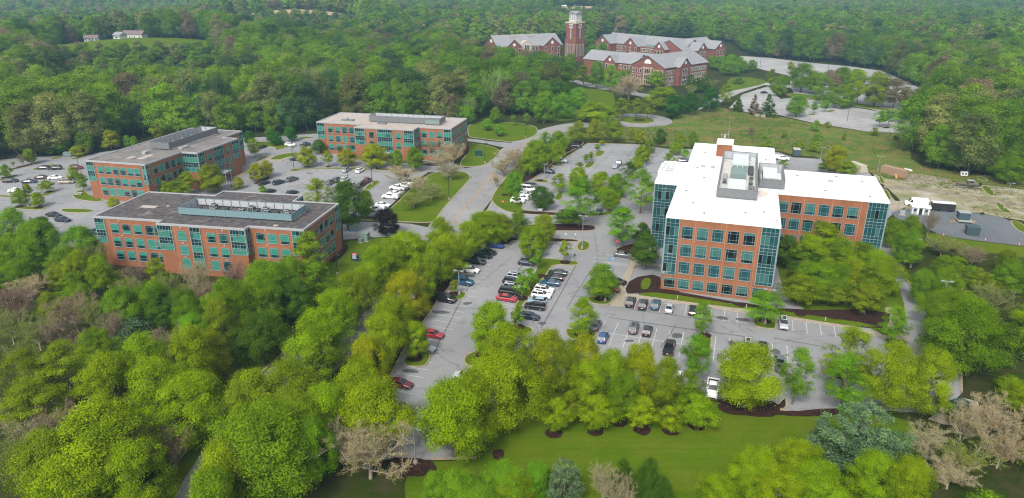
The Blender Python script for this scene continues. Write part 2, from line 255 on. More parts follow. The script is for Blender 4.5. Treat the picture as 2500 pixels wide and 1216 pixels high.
  [7.45,149.49,-17.9,'suv',[0.8,0.8,0.8],'upper of the two white crossovers with sunroofs'],
  [6.72,146.7,-17.9,'suv',[0.8,0.8,0.8],'lower of the two white crossovers with sunroofs'],
  [5.62,143.62,162.1,'hatch',[0.25,0.36,0.42],'pale blue hatchback below the white crossovers'],
  [5.12,140.76,162.1,'suv',[0.01,0.01,0.01],'black crossover with red tail lamps near the lower divider end'],
  [3.67,136.14,-17.9,'sedan',[0.01,0.02,0.04],'dark sedan last in the row right of the divider'],
  [29.12,171.5,-17.9,'sedan',[0.09,0.1,0.1],'grey sedan by the stop sign and mulch bed'],
  [25.09,154.34,-17.9,'sedan',[0.01,0.01,0.01],'black car almost hidden behind the walkway maple'],
  [22.87,150.17,-17.9,'sedan',[0.3,0.01,0.02],'red sedan nose to the walkway behind the lamp post'],
  [26.66,143,72.1,'suv',[0.01,0.01,0.01],'black crossover first from the left facing the four-storey block'],
  [29.25,141.77,72.1,'suv',[0.03,0.03,0.03],'charcoal crossover second from the left facing the four-storey block'],
  [32.04,141.65,72.1,'suv',[0.01,0.07,0.13],'teal crossover facing the four-storey block'],
  [34.8,140.21,72.1,'sedan',[0.38,0.4,0.42],'silver sedan facing the four-storey block'],
  [39.72,139.07,72.1,'sedan',[0.01,0.01,0.01],'black coupe standing alone right of the silver sedan'],
  [57.31,132.57,-107.9,'suv',[0.38,0.4,0.42],'silver crossover beside the tree island on the walkway side'],
  [25.36,130.61,72.1,'suv',[0.09,0.1,0.1],'grey crossover in the middle double row'],
  [27.97,129.45,72.1,'hatch',[0.01,0.01,0.01],'black hatchback in the middle double row'],
  [18.49,126.6,72.1,'hatch',[0.01,0.07,0.2],'bright blue hatchback beside the island birch'],
  [17.52,131.94,72.1,'sedan',[0.09,0.1,0.1],'grey sedan half hidden by the island birch'],
  [31.05,122.37,72.1,'pickup',[0.01,0.01,0.01],'black pickup truck in the middle double row'],
  [46.7,122.92,-107.9,'suv',[0.38,0.4,0.42],'silver crossover above the yellow-green maple'],
  [49.66,122.6,72.1,'sedan',[0.01,0.01,0.01],'black sedan above the yellow-green maple'],
  [50.72,116.33,72.1,'pickup',[0.09,0.1,0.1],'dark pickup with rack right of the yellow-green maple'],
  [35.73,107.64,-107.9,'pickup',[0.8,0.8,0.8],'white pickup between the trees by the lower kerb'],
  [30.06,111.06,72.1,'van_mini',[0.8,0.8,0.8],'white van glimpsed through the maple row'],
  [-8.57,111.93,162.1,'sedan',[0.38,0.4,0.42],'silver car nosing out from under the lower maples'],
  [27.29,294.99,-17.9,'suv',[0.01,0.02,0.04],'navy crossover in the far corner of the upper lot'],
  [18.77,270.28,-17.9,'pickup_cap',[0.8,0.8,0.8],'white pickup with a cap over its bed'],
  [13.62,254.13,-17.9,'suv',[0.01,0.02,0.04],'navy car with pale roof by the lamp post in the upper lot'],
  [6.84,235.86,-17.9,'van_mini',[0.09,0.1,0.1],'dark grey minivan above the white passenger van'],
  [5.16,231.08,-17.9,'van',[0.8,0.8,0.8],'white passenger van with a row of side windows'],
  [4.54,224.86,-17.9,'suv',[0.8,0.8,0.8],'white crossover just below the passenger van'],
  [3.38,221.47,-17.9,'sedan',[0.8,0.8,0.8],'white sedan between two white cars in the upper lot'],
  [1.8,218.28,-17.9,'suv',[0.8,0.8,0.8],'white car last in the white row of the upper lot'],
  [9.36,210.8,72.1,'sedan',[0.38,0.4,0.42],'silver car under the dark round tree by the mulch strip'],
  [26.96,207.78,72.1,'sedan',[0.09,0.1,0.1],'grey sedan at the end of the mulch strip'],
  [27.73,219.7,72.1,'sedan',[0.01,0.01,0.01],'black car in shade under the upper lot trees'],
  [39.61,261.91,72.1,'suv',[0.25,0.36,0.42],'pale blue crossover nearer of the pair in the open upper lot'],
  [41.6,266.97,72.1,'suv',[0.09,0.1,0.1],'grey crossover farther of the pair in the open upper lot'],
  [107.42,274.28,-17.9,'pickup_cap',[0.8,0.8,0.8],'white truck behind the flat white roof'],
  [67.12,270.04,-17.9,'suv',[0.01,0.02,0.04],'navy crossover behind the white roof by a small tree'],
  [-87.33,239.42,60,'sedan',[0.01,0.02,0.02],'dark sedan on the left end by the mulch island'],
  [-82.25,239.8,60,'suv',[0.01,0.02,0.04],'navy crossover second from the mulch island'],
  [-78.66,243.85,60,'suv',[0.09,0.1,0.1],'grey crossover third from the mulch island'],
  [-81.96,229.07,60,'hatch',[0.01,0.01,0.01],'black hatchback just over the roof edge, left one'],
  [-73.92,227.54,60,'hatch',[0.01,0.02,0.04],'dark hatchback just over the roof edge, right one'],
  [-62.13,256.89,75,'suv',[0.38,0.4,0.42],'silver crossover in the row before the far office block'],
  [-56.82,255.73,75,'suv',[0.8,0.8,0.8],'white crossover in the row before the far office block'],
  [-64.02,239.8,75,'suv',[0.09,0.1,0.1],'grey crossover half behind the pale lime tree'],
  [-62.45,243.05,75,'suv',[0.09,0.1,0.1],'dark grey crossover next to the white crossover behind the lamp'],
  [-59.63,243.32,75,'suv',[0.8,0.8,0.8],'white crossover right behind the thin lamp post'],
  [-55.39,236.88,75,'sedan',[0.8,0.8,0.8],'white sedan beside the black crossover near the grass tip'],
  [-52.68,236,75,'suv',[0.01,0.01,0.01],'black crossover left of the small grass tip island'],
  [-51.6,241.35,75,'pickup',[0.12,0.01,0.02],'dark red pickup at the small grass tip island'],
  [-37.91,245.45,166,'pickup',[0.8,0.8,0.8],'topmost white work truck along the lawn edge'],
  [-37.14,235.63,166,'pickup_cap',[0.8,0.8,0.8],'second white work truck along the lawn edge, half behind twigs'],
  [-39.29,232.92,166,'pickup',[0.8,0.8,0.8],'white work truck with dark cab windows along the lawn edge'],
  [-39.71,226.73,166,'sedan',[0.8,0.8,0.8],'white sedan between the work trucks along the lawn edge'],
  [-40.08,222.72,166,'pickup_cap',[0.8,0.8,0.8],'lowest white work truck before the gap along the lawn edge'],
  [-41.24,213.93,-10,'sedan',[0.8,0.8,0.8],'white sedan above the white capped pickup near the plum tree'],
  [-42.35,209.3,170,'pickup_cap',[0.8,0.8,0.8],'white capped pickup beside the plum tree'],
  [-95.27,298.22,-14,'suv',[0.8,0.8,0.8],'white crossover on the drive beside the far office block'],
  [-88.75,298.03,70,'pickup',[0.09,0.1,0.1],'grey pickup at the corner of the far office block'],
  [-85.81,273.04,166,'sedan',[0.01,0.02,0.04],'navy sedan by the accessible bays'],
  [-106.22,294.45,70,'sedan',[0.01,0.01,0.01],'black car behind the lime tree between the office blocks'],
  [-177.14,259.98,10,'sedan',[0.01,0.01,0.01],'black sedan left of the pair by the thin grass island'],
  [-172.82,259.27,190,'suv',[0.01,0.01,0.01],'black crossover right of the pair by the thin grass island'],
  [-178.27,242.03,10,'suv',[0.01,0.01,0.01],'black crossover leftmost in the west lot'],
  [-171.01,241.09,10,'sedan',[0.01,0.02,0.04],'dark navy sedan left of the maroon-black one'],
  [-169.77,246.39,10,'sedan',[0.03,0.01,0.01],'maroon-black sedan beside the white sedan'],
  [-164.97,246.17,10,'sedan',[0.8,0.8,0.8],'white sedan in the west lot'],
  [-157.53,240.58,10,'van_mini',[0.3,0.26,0.2],'beige minivan near the office corner'],
  [-165.4,259.98,10,'suv',[0.12,0.01,0.02],'dark red crossover behind the lamp post at the office corner'],
  [-168.55,230.05,10,'sedan',[0.8,0.8,0.8],'white car hidden by the small maples of the west lot'],
  [-140.12,204.29,-14,'sedan',[0.01,0.01,0.01],'black sedan rear one of the two near the oval island'],
  [-134.68,199.82,-14,'sedan',[0.01,0.02,0.04],'black sedan front one of the two near the oval island'],
  [-119.33,189.13,-14,'hatch',[0.09,0.1,0.1],'dark grey car at the near office corner'],
  [155.47,439.54,10,'sedan',[0.01,0.02,0.04],'dark blue car on the school road'],
 ],
 'trees':[
  [-34.99,111.31,11.47,13.65,'maple','lime','yellow-green maple, leftmost in the belt between road and front lot','maples in the belt beside the front lot'],
  [-34.84,122.9,9.36,12.6,'maple','lime','yellow-green maple, second from the left in the belt between road and front lot','maples in the belt beside the front lot'],
  [-32.66,132.34,10.19,12.6,'maple','olv','yellow-green maple, third from the left in the belt between road and front lot','maples in the belt beside the front lot'],
  [-25.29,108.93,6.68,10.5,'maple','yel','yellow-green maple, fourth from the left in the belt between road and front lot','maples in the belt beside the front lot'],
  [-30.42,145.84,10.3,12.6,'maple','lime','yellow-green maple, fifth from the left in the belt between road and front lot','maples in the belt beside the front lot'],
  [-23.92,115.25,8.89,11.55,'maple','lime','yellow-green maple, sixth from the left in the belt between road and front lot','maples in the belt beside the front lot'],
  [-23.49,124.18,8.11,11.03,'maple','lime','yellow-green maple, seventh from the left in the belt between road and front lot','maples in the belt beside the front lot'],
  [-27.68,155.3,6.54,10.5,'maple','lime','yellow-green maple, eighth from the left in the belt between road and front lot','maples in the belt beside the front lot'],
  [-25.51,159.52,11.14,11.55,'maple','lime','yellow-green maple, ninth from the left in the belt between road and front lot','maples in the belt beside the front lot'],
  [-22.09,135.08,9.18,11.55,'maple','yel','yellow-green maple, tenth from the left in the belt between road and front lot','maples in the belt beside the front lot'],
  [-20.48,145.38,7.72,11.55,'maple','lime','yellow-green maple, eleventh from the left in the belt between road and front lot','maples in the belt beside the front lot'],
  [-16.99,154.04,8.11,11.55,'maple','lime','yellow-green maple, twelfth from the left in the belt between road and front lot','maples in the belt beside the front lot'],
  [-18.36,119.28,5.04,7.7,'maple','lime','small lime maple on the near grass island beside the silver sedan','island trees of the front lot'],
  [-37.78,71.13,7.43,12.6,'maple','mid','broad green tree, leftmost in the clump over the near road end','trees at the near end of the road'],
  [-38.35,76.14,7.82,12.6,'maple','lime','broad green tree, second from the left in the clump over the near road end','trees at the near end of the road'],
  [-40.33,92.93,10.2,13.12,'maple','olv','broad green tree, third from the left in the clump over the near road end','trees at the near end of the road'],
  [-34.71,81.31,14.41,14.7,'maple','mid','broad green tree, fourth from the left in the clump over the near road end','trees at the near end of the road'],
  [-34.96,93.69,11.34,13.65,'maple','olv','broad green tree, fifth from the left in the clump over the near road end','trees at the near end of the road'],
  [-31.61,87.61,7.88,12.6,'maple','olv','broad green tree, sixth from the left in the clump over the near road end','trees at the near end of the road'],
  [-28.51,83.23,6.59,11.55,'maple','mid','broad green tree, seventh from the left in the clump over the near road end','trees at the near end of the road'],
  [-28.67,91.07,7.7,12.08,'maple','lime','broad green tree, eighth from the left in the clump over the near road end','trees at the near end of the road'],
  [-24.94,98.29,9.56,11.55,'maple','lime','broad green tree, ninth from the left in the clump over the near road end','trees at the near end of the road'],
  [-21.08,91.2,11.55,12.6,'maple','lime','broad green tree, tenth from the left in the clump over the near road end','trees at the near end of the road'],
  [-20.86,84.47,12.58,9.5,'bare','tan','tan budding tree without leaves at the bottom edge beside the lot end','tan budding trees'],
  [-8.92,89.26,12.17,13.65,'maple','lime','huge drooping lime tree, leftmost of the three at the lot corner','lime trees at the lot corner'],
  [-6.47,92.99,9.13,12.6,'maple','lime','huge drooping lime tree, second from the left of the three at the lot corner','lime trees at the lot corner'],
  [-1.39,97.31,13.04,13.65,'maple','lime','huge drooping lime tree, third from the left of the three at the lot corner','lime trees at the lot corner'],
  [-3.54,120.4,8.6,11.55,'maple','lime','dense maple, leftmost along the lower end of the divider','maples at the lower end of the divider'],
  [-0.51,108.81,9.81,12.6,'maple','lime','dense maple, second from the left along the lower end of the divider','maples at the lower end of the divider'],
  [6.48,109.54,7.31,11.55,'maple','yel','dense maple, third from the left along the lower end of the divider','maples at the lower end of the divider'],
  [9.53,107.44,6.99,10.5,'maple','olv','dense maple, fourth from the left along the lower end of the divider','maples at the lower end of the divider'],
  [12.64,107.46,7.19,11.55,'maple','yel','dense maple, fifth from the left along the lower end of the divider','maples at the lower end of the divider'],
  [12.97,100.4,6.25,10.5,'maple','lime','maple, leftmost in the row hiding the lower kerb','maples hiding the lower kerb'],
  [16.88,103.3,6.39,11.03,'maple','lime','maple, second from the left in the row hiding the lower kerb','maples hiding the lower kerb'],
  [18.74,98.58,6.18,9.45,'maple','mid','maple, third from the left in the row hiding the lower kerb','maples hiding the lower kerb'],
  [21.82,104.42,7.22,11.55,'maple','yel','maple, fourth from the left in the row hiding the lower kerb','maples hiding the lower kerb'],
  [25.9,101.87,5.56,10.5,'maple','olv','maple, fifth from the left in the row hiding the lower kerb','maples hiding the lower kerb'],
  [29.62,101.21,5.36,8.5,'cherry','mid','maple, sixth from the left in the row hiding the lower kerb','maples hiding the lower kerb'],
  [7.12,95.73,5.37,6.46,'cherry','lime','low spreading tree in a mulch ring, leftmost on the lower lawn','low spreading trees on the lower lawn'],
  [9.68,98.29,5.32,6.09,'cherry','olv','low spreading tree in a mulch ring, second from the left on the lower lawn','low spreading trees on the lower lawn'],
  [13.75,96.26,6.66,6.67,'cherry','lime','low spreading tree in a mulch ring, third from the left on the lower lawn','low spreading trees on the lower lawn'],
  [17.42,98.56,4.21,5.73,'cherry','olv','low spreading tree in a mulch ring, fourth from the left on the lower lawn','low spreading trees on the lower lawn'],
  [21.07,96.72,6.05,6.46,'cherry','lime','low spreading tree in a mulch ring, fifth from the left on the lower lawn','low spreading trees on the lower lawn'],
  [25.54,96.26,4.77,4.63,'cherry','lime','low spreading tree in a mulch ring, sixth from the left on the lower lawn','low spreading trees on the lower lawn'],
  [30.1,97.33,7.2,6.06,'cherry','lime','low spreading tree in a mulch ring, seventh from the left on the lower lawn','low spreading trees on the lower lawn'],
  [39.7,102.65,10.95,12.6,'maple','lime','bright yellow-green maple standing alone at the lower kerb','lower kerb trees'],
  [48.53,103.66,6.48,11.55,'open','grn','tall fresh green tree, leftmost along the right end of the front lot','trees at the right end of the front lot'],
  [55.32,100.67,8.05,11.55,'open','grn','tall fresh green tree, second from the left along the right end of the front lot','trees at the right end of the front lot'],
  [59.26,108.87,9.18,12.6,'open','lime','tall fresh green tree, third from the left along the right end of the front lot','trees at the right end of the front lot'],
  [63.03,102.04,8.88,12.96,'maple','lime','tall fresh green tree, fourth from the left along the right end of the front lot','trees at the right end of the front lot'],
  [69.63,100.68,8.79,12.57,'maple','lime','tall fresh green tree, fifth from the left along the right end of the front lot','trees at the right end of the front lot'],
  [87.68,124.5,11.29,12.08,'maple','mid','tall fresh green tree, sixth from the left along the right end of the front lot','trees at the right end of the front lot'],
  [82.4,113.29,13.54,14.7,'maple','mid','tall fresh green tree, seventh from the left along the right end of the front lot','trees at the right end of the front lot'],
  [76.38,124.85,6.55,8.72,'open','grn','slim young tree at the walkway corner by the side road','young walkway tree'],
  [33.41,111.96,7.05,9.45,'open','grn','feathery light green birch, leftmost on the middle row island','birches of the middle row'],
  [38.84,128.32,4.88,8.07,'open','grn','feathery light green birch, second from the left on the middle row island','birches of the middle row'],
  [14.29,128.32,7.63,8.54,'open','lime','feathery birch on the island beside the bright blue hatchback','island birch'],
  [20.24,145.63,7.94,8.8,'maple','mid','round green maple on the grass island by the walkway','walkway maple'],
  [5.48,170.98,7.7,8.83,'maple','lime','round lime maple at the top of the divider','divider maple'],
  [-13.33,147.77,2.65,4.05,'young','olv','small young tree, leftmost in the front lot islands','young trees of the front lot'],
  [1.27,131.5,3.28,5.5,'young','grn','small young tree, second from the left in the front lot islands','young trees of the front lot'],
  [2.2,145.95,3.86,5.9,'young','grn','small young tree, third from the left in the front lot islands','young trees of the front lot'],
  [4,152.29,4.29,5,'young','grn','small young tree, fourth from the left in the front lot islands','young trees of the front lot'],
  [6.63,162.51,3.78,5.4,'young','grn','small young tree, fifth from the left in the front lot islands','young trees of the front lot'],
  [13.59,167.67,3.47,6.08,'young','lime','small young tree, sixth from the left in the front lot islands','young trees of the front lot'],
  [29.8,178.39,10.57,11.76,'open','grn','airy green locust beside the stop sign','airy locusts'],
  [39.78,207.55,10.51,14.41,'open','grn','tall airy locust against the left glass wing','airy locusts'],
  [19.93,195.14,12.85,15.48,'open','grn','tall airy locust rising from the long mulch island','airy locusts'],
  [35.66,180.28,6.6,6.5,'cherry','drk','dark spreading tree, leftmost at the foot of the left glass corner','dark trees by the glass corner'],
  [33.45,162.9,8.73,9.9,'cherry','drk','dark spreading tree, second from the left at the foot of the left glass corner','dark trees by the glass corner'],
  [9.12,211.26,7.9,7.51,'maple','drk','rounded tree, leftmost among those over the lower upper-lot bays','trees over the upper lot bays'],
  [15.98,230,7.17,6.59,'open','lime','rounded tree, second from the left among those over the lower upper-lot bays','trees over the upper lot bays'],
  [22.09,227.11,7.74,9.45,'maple','lime','rounded tree, third from the left among those over the lower upper-lot bays','trees over the upper lot bays'],
  [29.69,225.9,8.05,8.4,'maple','lime','rounded tree, fourth from the left among those over the lower upper-lot bays','trees over the upper lot bays'],
  [30.1,210.24,6.77,6.83,'maple','lime','rounded tree, fifth from the left among those over the lower upper-lot bays','trees over the upper lot bays'],
  [34.51,223.39,6.97,8.4,'maple','mid','rounded tree, sixth from the left among those over the lower upper-lot bays','trees over the upper lot bays'],
  [25.67,260.7,3.26,2.52,'young','olv','small shrubby tree, leftmost along the thin islands of the upper lot','small trees of the upper lot'],
  [28.93,268.93,3.16,3.55,'young','mid','small shrubby tree, second from the left along the thin islands of the upper lot','small trees of the upper lot'],
  [31.18,271.78,3.18,3.87,'young','olv','small shrubby tree, third from the left along the thin islands of the upper lot','small trees of the upper lot'],
  [35.55,289.01,3.16,3,'young','mid','small shrubby tree, fourth from the left along the thin islands of the upper lot','small trees of the upper lot'],
  [38.62,298.77,3.26,2.51,'young','yel','small shrubby tree, fifth from the left along the thin islands of the upper lot','small trees of the upper lot'],
  [41.6,243.08,6.82,7.35,'open','drk','bushy tree, leftmost right of the open upper lot','bushy trees right of the upper lot'],
  [45.57,251.83,5.56,7,'young','lime','bushy tree, second from the left right of the open upper lot','bushy trees right of the upper lot'],
  [51,270.44,5.93,7,'young','lime','bushy tree, third from the left right of the open upper lot','bushy trees right of the upper lot'],
  [51.94,265.41,4.28,6,'young','olv','bushy tree, fourth from the left right of the open upper lot','bushy trees right of the upper lot'],
  [0.66,225.24,6.36,8.34,'maple','grn','leafy tree, leftmost on the strip between road and upper lot','trees between road and upper lot'],
  [1.34,214.34,2.89,5.2,'young','grn','leafy tree, second from the left on the strip between road and upper lot','trees between road and upper lot'],
  [6.41,251.01,7.37,9.45,'maple','lime','leafy tree, third from the left on the strip between road and upper lot','trees between road and upper lot'],
  [8.86,254.35,10.79,12.6,'maple','lime','leafy tree, fourth from the left on the strip between road and upper lot','trees between road and upper lot'],
  [13.35,284.19,7.02,9.45,'open','grn','leafy tree, fifth from the left on the strip between road and upper lot','trees between road and upper lot'],
  [17.19,265.83,5.83,9.52,'maple','lime','leafy tree, sixth from the left on the strip between road and upper lot','trees between road and upper lot'],
  [19.1,284.19,7.85,9.45,'maple','mid','leafy tree, seventh from the left on the strip between road and upper lot','trees between road and upper lot'],
  [-5.58,235.53,4.54,5,'bare','tan','tan blossom-coloured tree, leftmost over the yellow-lined road','tan trees over the road'],
  [-3.31,250.32,9.58,7,'bare','tan','tan blossom-coloured tree, second from the left over the yellow-lined road','tan trees over the road'],
  [0.76,261.11,12.62,8,'bare','tan','tan blossom-coloured tree, third from the left over the yellow-lined road','tan trees over the road'],
  [4.08,253.35,6.71,7,'bare','olv','tan blossom-coloured tree, fourth from the left over the yellow-lined road','tan trees over the road'],
  [-18.21,169.24,8.54,11.55,'maple','lime','maple, leftmost along the entrance drive','maples along the entrance drive'],
  [-14.98,158.09,8.78,11.55,'maple','lime','maple, second from the left along the entrance drive','maples along the entrance drive'],
  [-11.2,167.64,8.48,11.03,'maple','lime','maple, third from the left along the entrance drive','maples along the entrance drive'],
  [-9.15,178.15,8.14,9.97,'maple','lime','maple, fourth from the left along the entrance drive','maples along the entrance drive'],
  [-6.25,179.85,10.39,9.97,'maple','lime','maple, fifth from the left along the entrance drive','maples along the entrance drive'],
  [-3.3,181.46,7.18,8.37,'maple','olv','maple, sixth from the left along the entrance drive','maples along the entrance drive'],
  [1.54,186.24,6.79,7.5,'maple','mid','maple, seventh from the left along the entrance drive','maples along the entrance drive'],
  [8.7,179.83,7.39,8.93,'maple','lime','maple, eighth from the left along the entrance drive','maples along the entrance drive'],
  [16.65,197.2,10.74,4.63,'cherry','drk','maple, ninth from the left along the entrance drive','maples along the entrance drive'],
  [28.8,304.74,8.21,9.4,'maple','olv','olive-topped maple, leftmost behind the upper lot','maples behind the upper lot'],
  [36.72,307.84,7.89,9.98,'maple','olv','olive-topped maple, second from the left behind the upper lot','maples behind the upper lot'],
  [44.75,307.32,9.62,8.89,'maple','olv','olive-topped maple, third from the left behind the upper lot','maples behind the upper lot'],
  [52.85,307.84,4.63,6.32,'young','olv','olive-topped maple, fourth from the left behind the upper lot','maples behind the upper lot'],
  [55.42,301.36,5.68,6.21,'maple','yel','olive-topped maple, fifth from the left behind the upper lot','maples behind the upper lot'],
  [47.66,261.15,4.65,5.25,'maple','lime','small tree, leftmost between upper lot and white roof','small trees by the white roof'],
  [51.25,271.82,6.37,6.3,'maple','lime','small tree, second from the left between upper lot and white roof','small trees by the white roof'],
  [56.34,285.27,4.68,5.25,'maple','olv','small tree, third from the left between upper lot and white roof','small trees by the white roof'],
  [63.98,301.03,5.48,6.89,'maple','drk','small tree, fourth from the left between upper lot and white roof','small trees by the white roof'],
  [60.4,264.95,5.05,5,'young','lime','small tree, fifth from the left between upper lot and white roof','small trees by the white roof'],
  [66.78,282.07,4.81,5.25,'maple','lime','small tree, sixth from the left between upper lot and white roof','small trees by the white roof'],
  [70.73,293.86,5.55,6.3,'maple','lime','small tree, seventh from the left between upper lot and white roof','small trees by the white roof'],
  [68.8,273.52,4.34,4.39,'young','grn','small tree, eighth from the left between upper lot and white roof','small trees by the white roof'],
  [77.09,296.1,4.47,7.17,'maple','mid','small tree, ninth from the left between upper lot and white roof','small trees by the white roof'],
  [40.57,350.35,16.94,9.85,'maple','lime','large pale lime tree left of the turning circle','turning circle trees'],
  [45.35,338.58,6.33,5.92,'maple','lime','tree, leftmost of three hiding the left of the turning circle','trees hiding the turning circle'],
  [47.43,349.24,9.1,8.24,'maple','lime','tree, second from the left of three hiding the left of the turning circle','trees hiding the turning circle'],
  [50.77,338.58,7.17,6.76,'open','olv','tree, third from the left of three hiding the left of the turning circle','trees hiding the turning circle'],
  [56.23,360.08,10.24,10.52,'open','lime','airy tree, leftmost of three on the turning circle','turning circle trees'],
  [63.49,361.01,8.04,10.37,'open','olv','airy tree, second from the left of three on the turning circle','turning circle trees'],
  [68.6,357.77,8.63,11.64,'open','olv','airy tree, third from the left of three on the turning circle','turning circle trees'],
  [82.17,384,20.79,12.8,'open','lime','wide yellow-green tree behind the dark round maples','turning circle trees'],
  [82.37,359.62,10.44,12.22,'maple','dgr','dark round maple, leftmost of three beside the meadow','dark maples beside the meadow'],
  [92.98,369.6,8.89,11.53,'maple','dgr','dark round maple, second from the left of three beside the meadow','dark maples beside the meadow'],
  [104.83,377.05,10.45,12.46,'maple','dgr','dark round maple, third from the left of three beside the meadow','dark maples beside the meadow'],
  [119.33,395.57,8.99,12.7,'open','lime','pale lime tree by the school road','school road trees'],
  [122,382.17,5.9,7.23,'cone','drk','conical evergreen, leftmost at the meadow edge','conical evergreens at the meadow edge'],
  [126.41,369.6,7.98,11.08,'cone','brn','conical evergreen, second from the left at the meadow edge','conical evergreens at the meadow edge'],
  [120.95,377.9,6.46,9.28,'cone','drk','dark conical evergreen, leftmost by the pale lot','conical evergreens by the pale lot'],
  [132,364.3,10.03,12.26,'cone','drk','dark conical evergreen, second from the left by the pale lot','conical evergreens by the pale lot'],
  [92.73,461.82,11.54,10.9,'maple','lime','round lime tree before the school gable','school trees'],
  [63.31,414.96,13.24,9.81,'bare','tan','big tan budding tree, leftmost before the school gable','tan school trees'],
  [68.32,416.48,18.34,14.68,'bare','tan','big tan budding tree, second from the left before the school gable','tan school trees'],
  [110.64,443.99,8.13,11.21,'pine','drk','dark pine, leftmost at the school corner','pines at the school corner'],
  [114.69,442.28,6.49,9.59,'pine','drk','dark pine, second from the left at the school corner','pines at the school corner'],
  [118.3,440.58,8.07,12.34,'pine','drk','dark pine, third from the left at the school corner','pines at the school corner'],
  [105.68,424,8.84,8,'bare','olv','thin budding tree, leftmost at the school corner','thin budding trees'],
  [125.25,446.89,9.84,8,'bare','olv','thin budding tree, second from the left at the school corner','thin budding trees'],
  [13.48,363.65,8.29,11.55,'maple','grn','fresh green round tree, leftmost in the clump above the mown lawn','round trees above the mown lawn'],
  [15.9,348.2,10.28,12.58,'maple','grn','fresh green round tree, second from the left in the clump above the mown lawn','round trees above the mown lawn'],
  [18.13,367.83,12.22,12.6,'maple','grn','fresh green round tree, third from the left in the clump above the mown lawn','round trees above the mown lawn'],
  [26.16,358.55,11.24,13.17,'maple','grn','fresh green round tree, fourth from the left in the clump above the mown lawn','round trees above the mown lawn'],
  [36.2,387.16,12.09,11.55,'maple','grn','fresh green round tree, fifth from the left in the clump above the mown lawn','round trees above the mown lawn'],
  [-11.64,330.3,7.29,5.74,'cherry','grn','small lawn tree, leftmost on the mown slope','small trees on the mown slope'],
  [-8.2,347.19,6.97,7.9,'maple','mid','small lawn tree, second from the left on the mown slope','small trees on the mown slope'],
  [-5.43,317.38,6.85,5.79,'cherry','grn','small lawn tree, third from the left on the mown slope','small trees on the mown slope'],
  [0.72,340.31,3.59,5.76,'young','mid','small lawn tree, fourth from the left on the mown slope','small trees on the mown slope'],
  [7.07,342.9,4.27,5.92,'young','mid','small lawn tree, fifth from the left on the mown slope','small trees on the mown slope'],
  [2.45,507.21,14.18,14.7,'maple','mid','street tree, leftmost along the school drive','trees along the school drive'],
  [10.39,516.32,8.66,14.04,'open','olv','street tree, second from the left along the school drive','trees along the school drive'],
  [18.06,530.87,8.89,13.62,'open','olv','street tree, third from the left along the school drive','trees along the school drive'],
  [23.9,535.66,13.94,14.7,'maple','grn','street tree, fourth from the left along the school drive','trees along the school drive'],
  [32.94,528.37,12.3,12.6,'open','olv','street tree, fifth from the left along the school drive','trees along the school drive'],
  [44.36,546.59,11.18,12.6,'maple','mid','street tree, sixth from the left along the school drive','trees along the school drive'],
  [40.39,479.62,10.33,9.87,'open','olv','street tree, seventh from the left along the school drive','trees along the school drive'],
  [46.7,467.67,11.82,14.08,'open','olv','street tree, eighth from the left along the school drive','trees along the school drive'],
  [54.23,458.51,10.72,17.32,'maple','grn','street tree, ninth from the left along the school drive','trees along the school drive'],
  [61.38,447.53,11.32,16.14,'maple','grn','street tree, tenth from the left along the school drive','trees along the school drive'],
  [73.93,482.72,5.7,8.64,'maple','grn','street tree, eleventh from the left along the school drive','trees along the school drive'],
  [79.92,490.72,5.79,8.38,'maple','grn','street tree, twelfth from the left along the school drive','trees along the school drive'],
  [29.28,862.82,13.42,14.7,'maple','plum','tree, leftmost around the brick tower','trees around the brick tower'],
  [39.03,834.11,9.17,12.6,'maple','grn','tree, second from the left around the brick tower','trees around the brick tower'],
  [50.33,820.84,15.78,16.8,'maple','lime','tree, third from the left around the brick tower','trees around the brick tower'],
  [78.16,740.76,15.65,14.7,'maple','mid','tree, fourth from the left around the brick tower','trees around the brick tower'],
  [67.05,608.86,10.48,14.04,'maple','grn','tree, fifth from the left around the brick tower','trees around the brick tower'],
  [78.14,628.65,10.81,13.62,'maple','grn','tree, sixth from the left around the brick tower','trees around the brick tower'],
  [81.16,649.04,8.27,12.96,'maple','mid','tree, seventh from the left around the brick tower','trees around the brick tower'],
  [87.26,642.98,8.2,12.57,'maple','mid','tree, eighth from the left around the brick tower','trees around the brick tower'],
  [154.54,557.13,10.36,10.5,'maple','mid','green tree, leftmost right of the school','trees right of the school'],
  [157.17,545.74,10.66,10.8,'maple','grn','green tree, second from the left right of the school','trees right of the school'],
  [154.85,521.65,10.22,9.94,'maple','grn','green tree, third from the left right of the school','trees right of the school'],
  [165.56,551.31,9.54,10.8,'maple','grn','green tree, fourth from the left right of the school','trees right of the school'],
  [170.77,561.87,10.97,10.48,'maple','grn','green tree, fifth from the left right of the school','trees right of the school'],
  [160.72,521.16,9.04,9.94,'maple','grn','green tree, sixth from the left right of the school','trees right of the school'],
  [151.05,477.56,8.07,4,'shrub','drk','green tree, seventh from the left right of the school','trees right of the school'],
  [171.43,544.38,9.42,10.48,'maple','grn','green tree, eighth from the left right of the school','trees right of the school'],
  [171.78,534.13,6.87,8.64,'maple','mid','green tree, ninth from the left right of the school','trees right of the school'],
  [180.77,544.33,7,8.38,'maple','mid','green tree, tenth from the left right of the school','trees right of the school'],
  [180.1,445.39,19.27,17.53,'maple','mid','median tree, leftmost between the two pale lots','trees between the pale lots'],
  [186.48,434.99,14.79,13.36,'maple','mid','median tree, second from the left between the two pale lots','trees between the pale lots'],
  [174.14,402.3,8.54,8.64,'open','mid','median tree, third from the left between the two pale lots','trees between the pale lots'],
  [171.89,388.1,8.26,7.95,'open','mid','median tree, fourth from the left between the two pale lots','trees between the pale lots'],
  [208.5,471.98,8.92,10.26,'maple','brn','median tree, fifth from the left between the two pale lots','trees between the pale lots'],
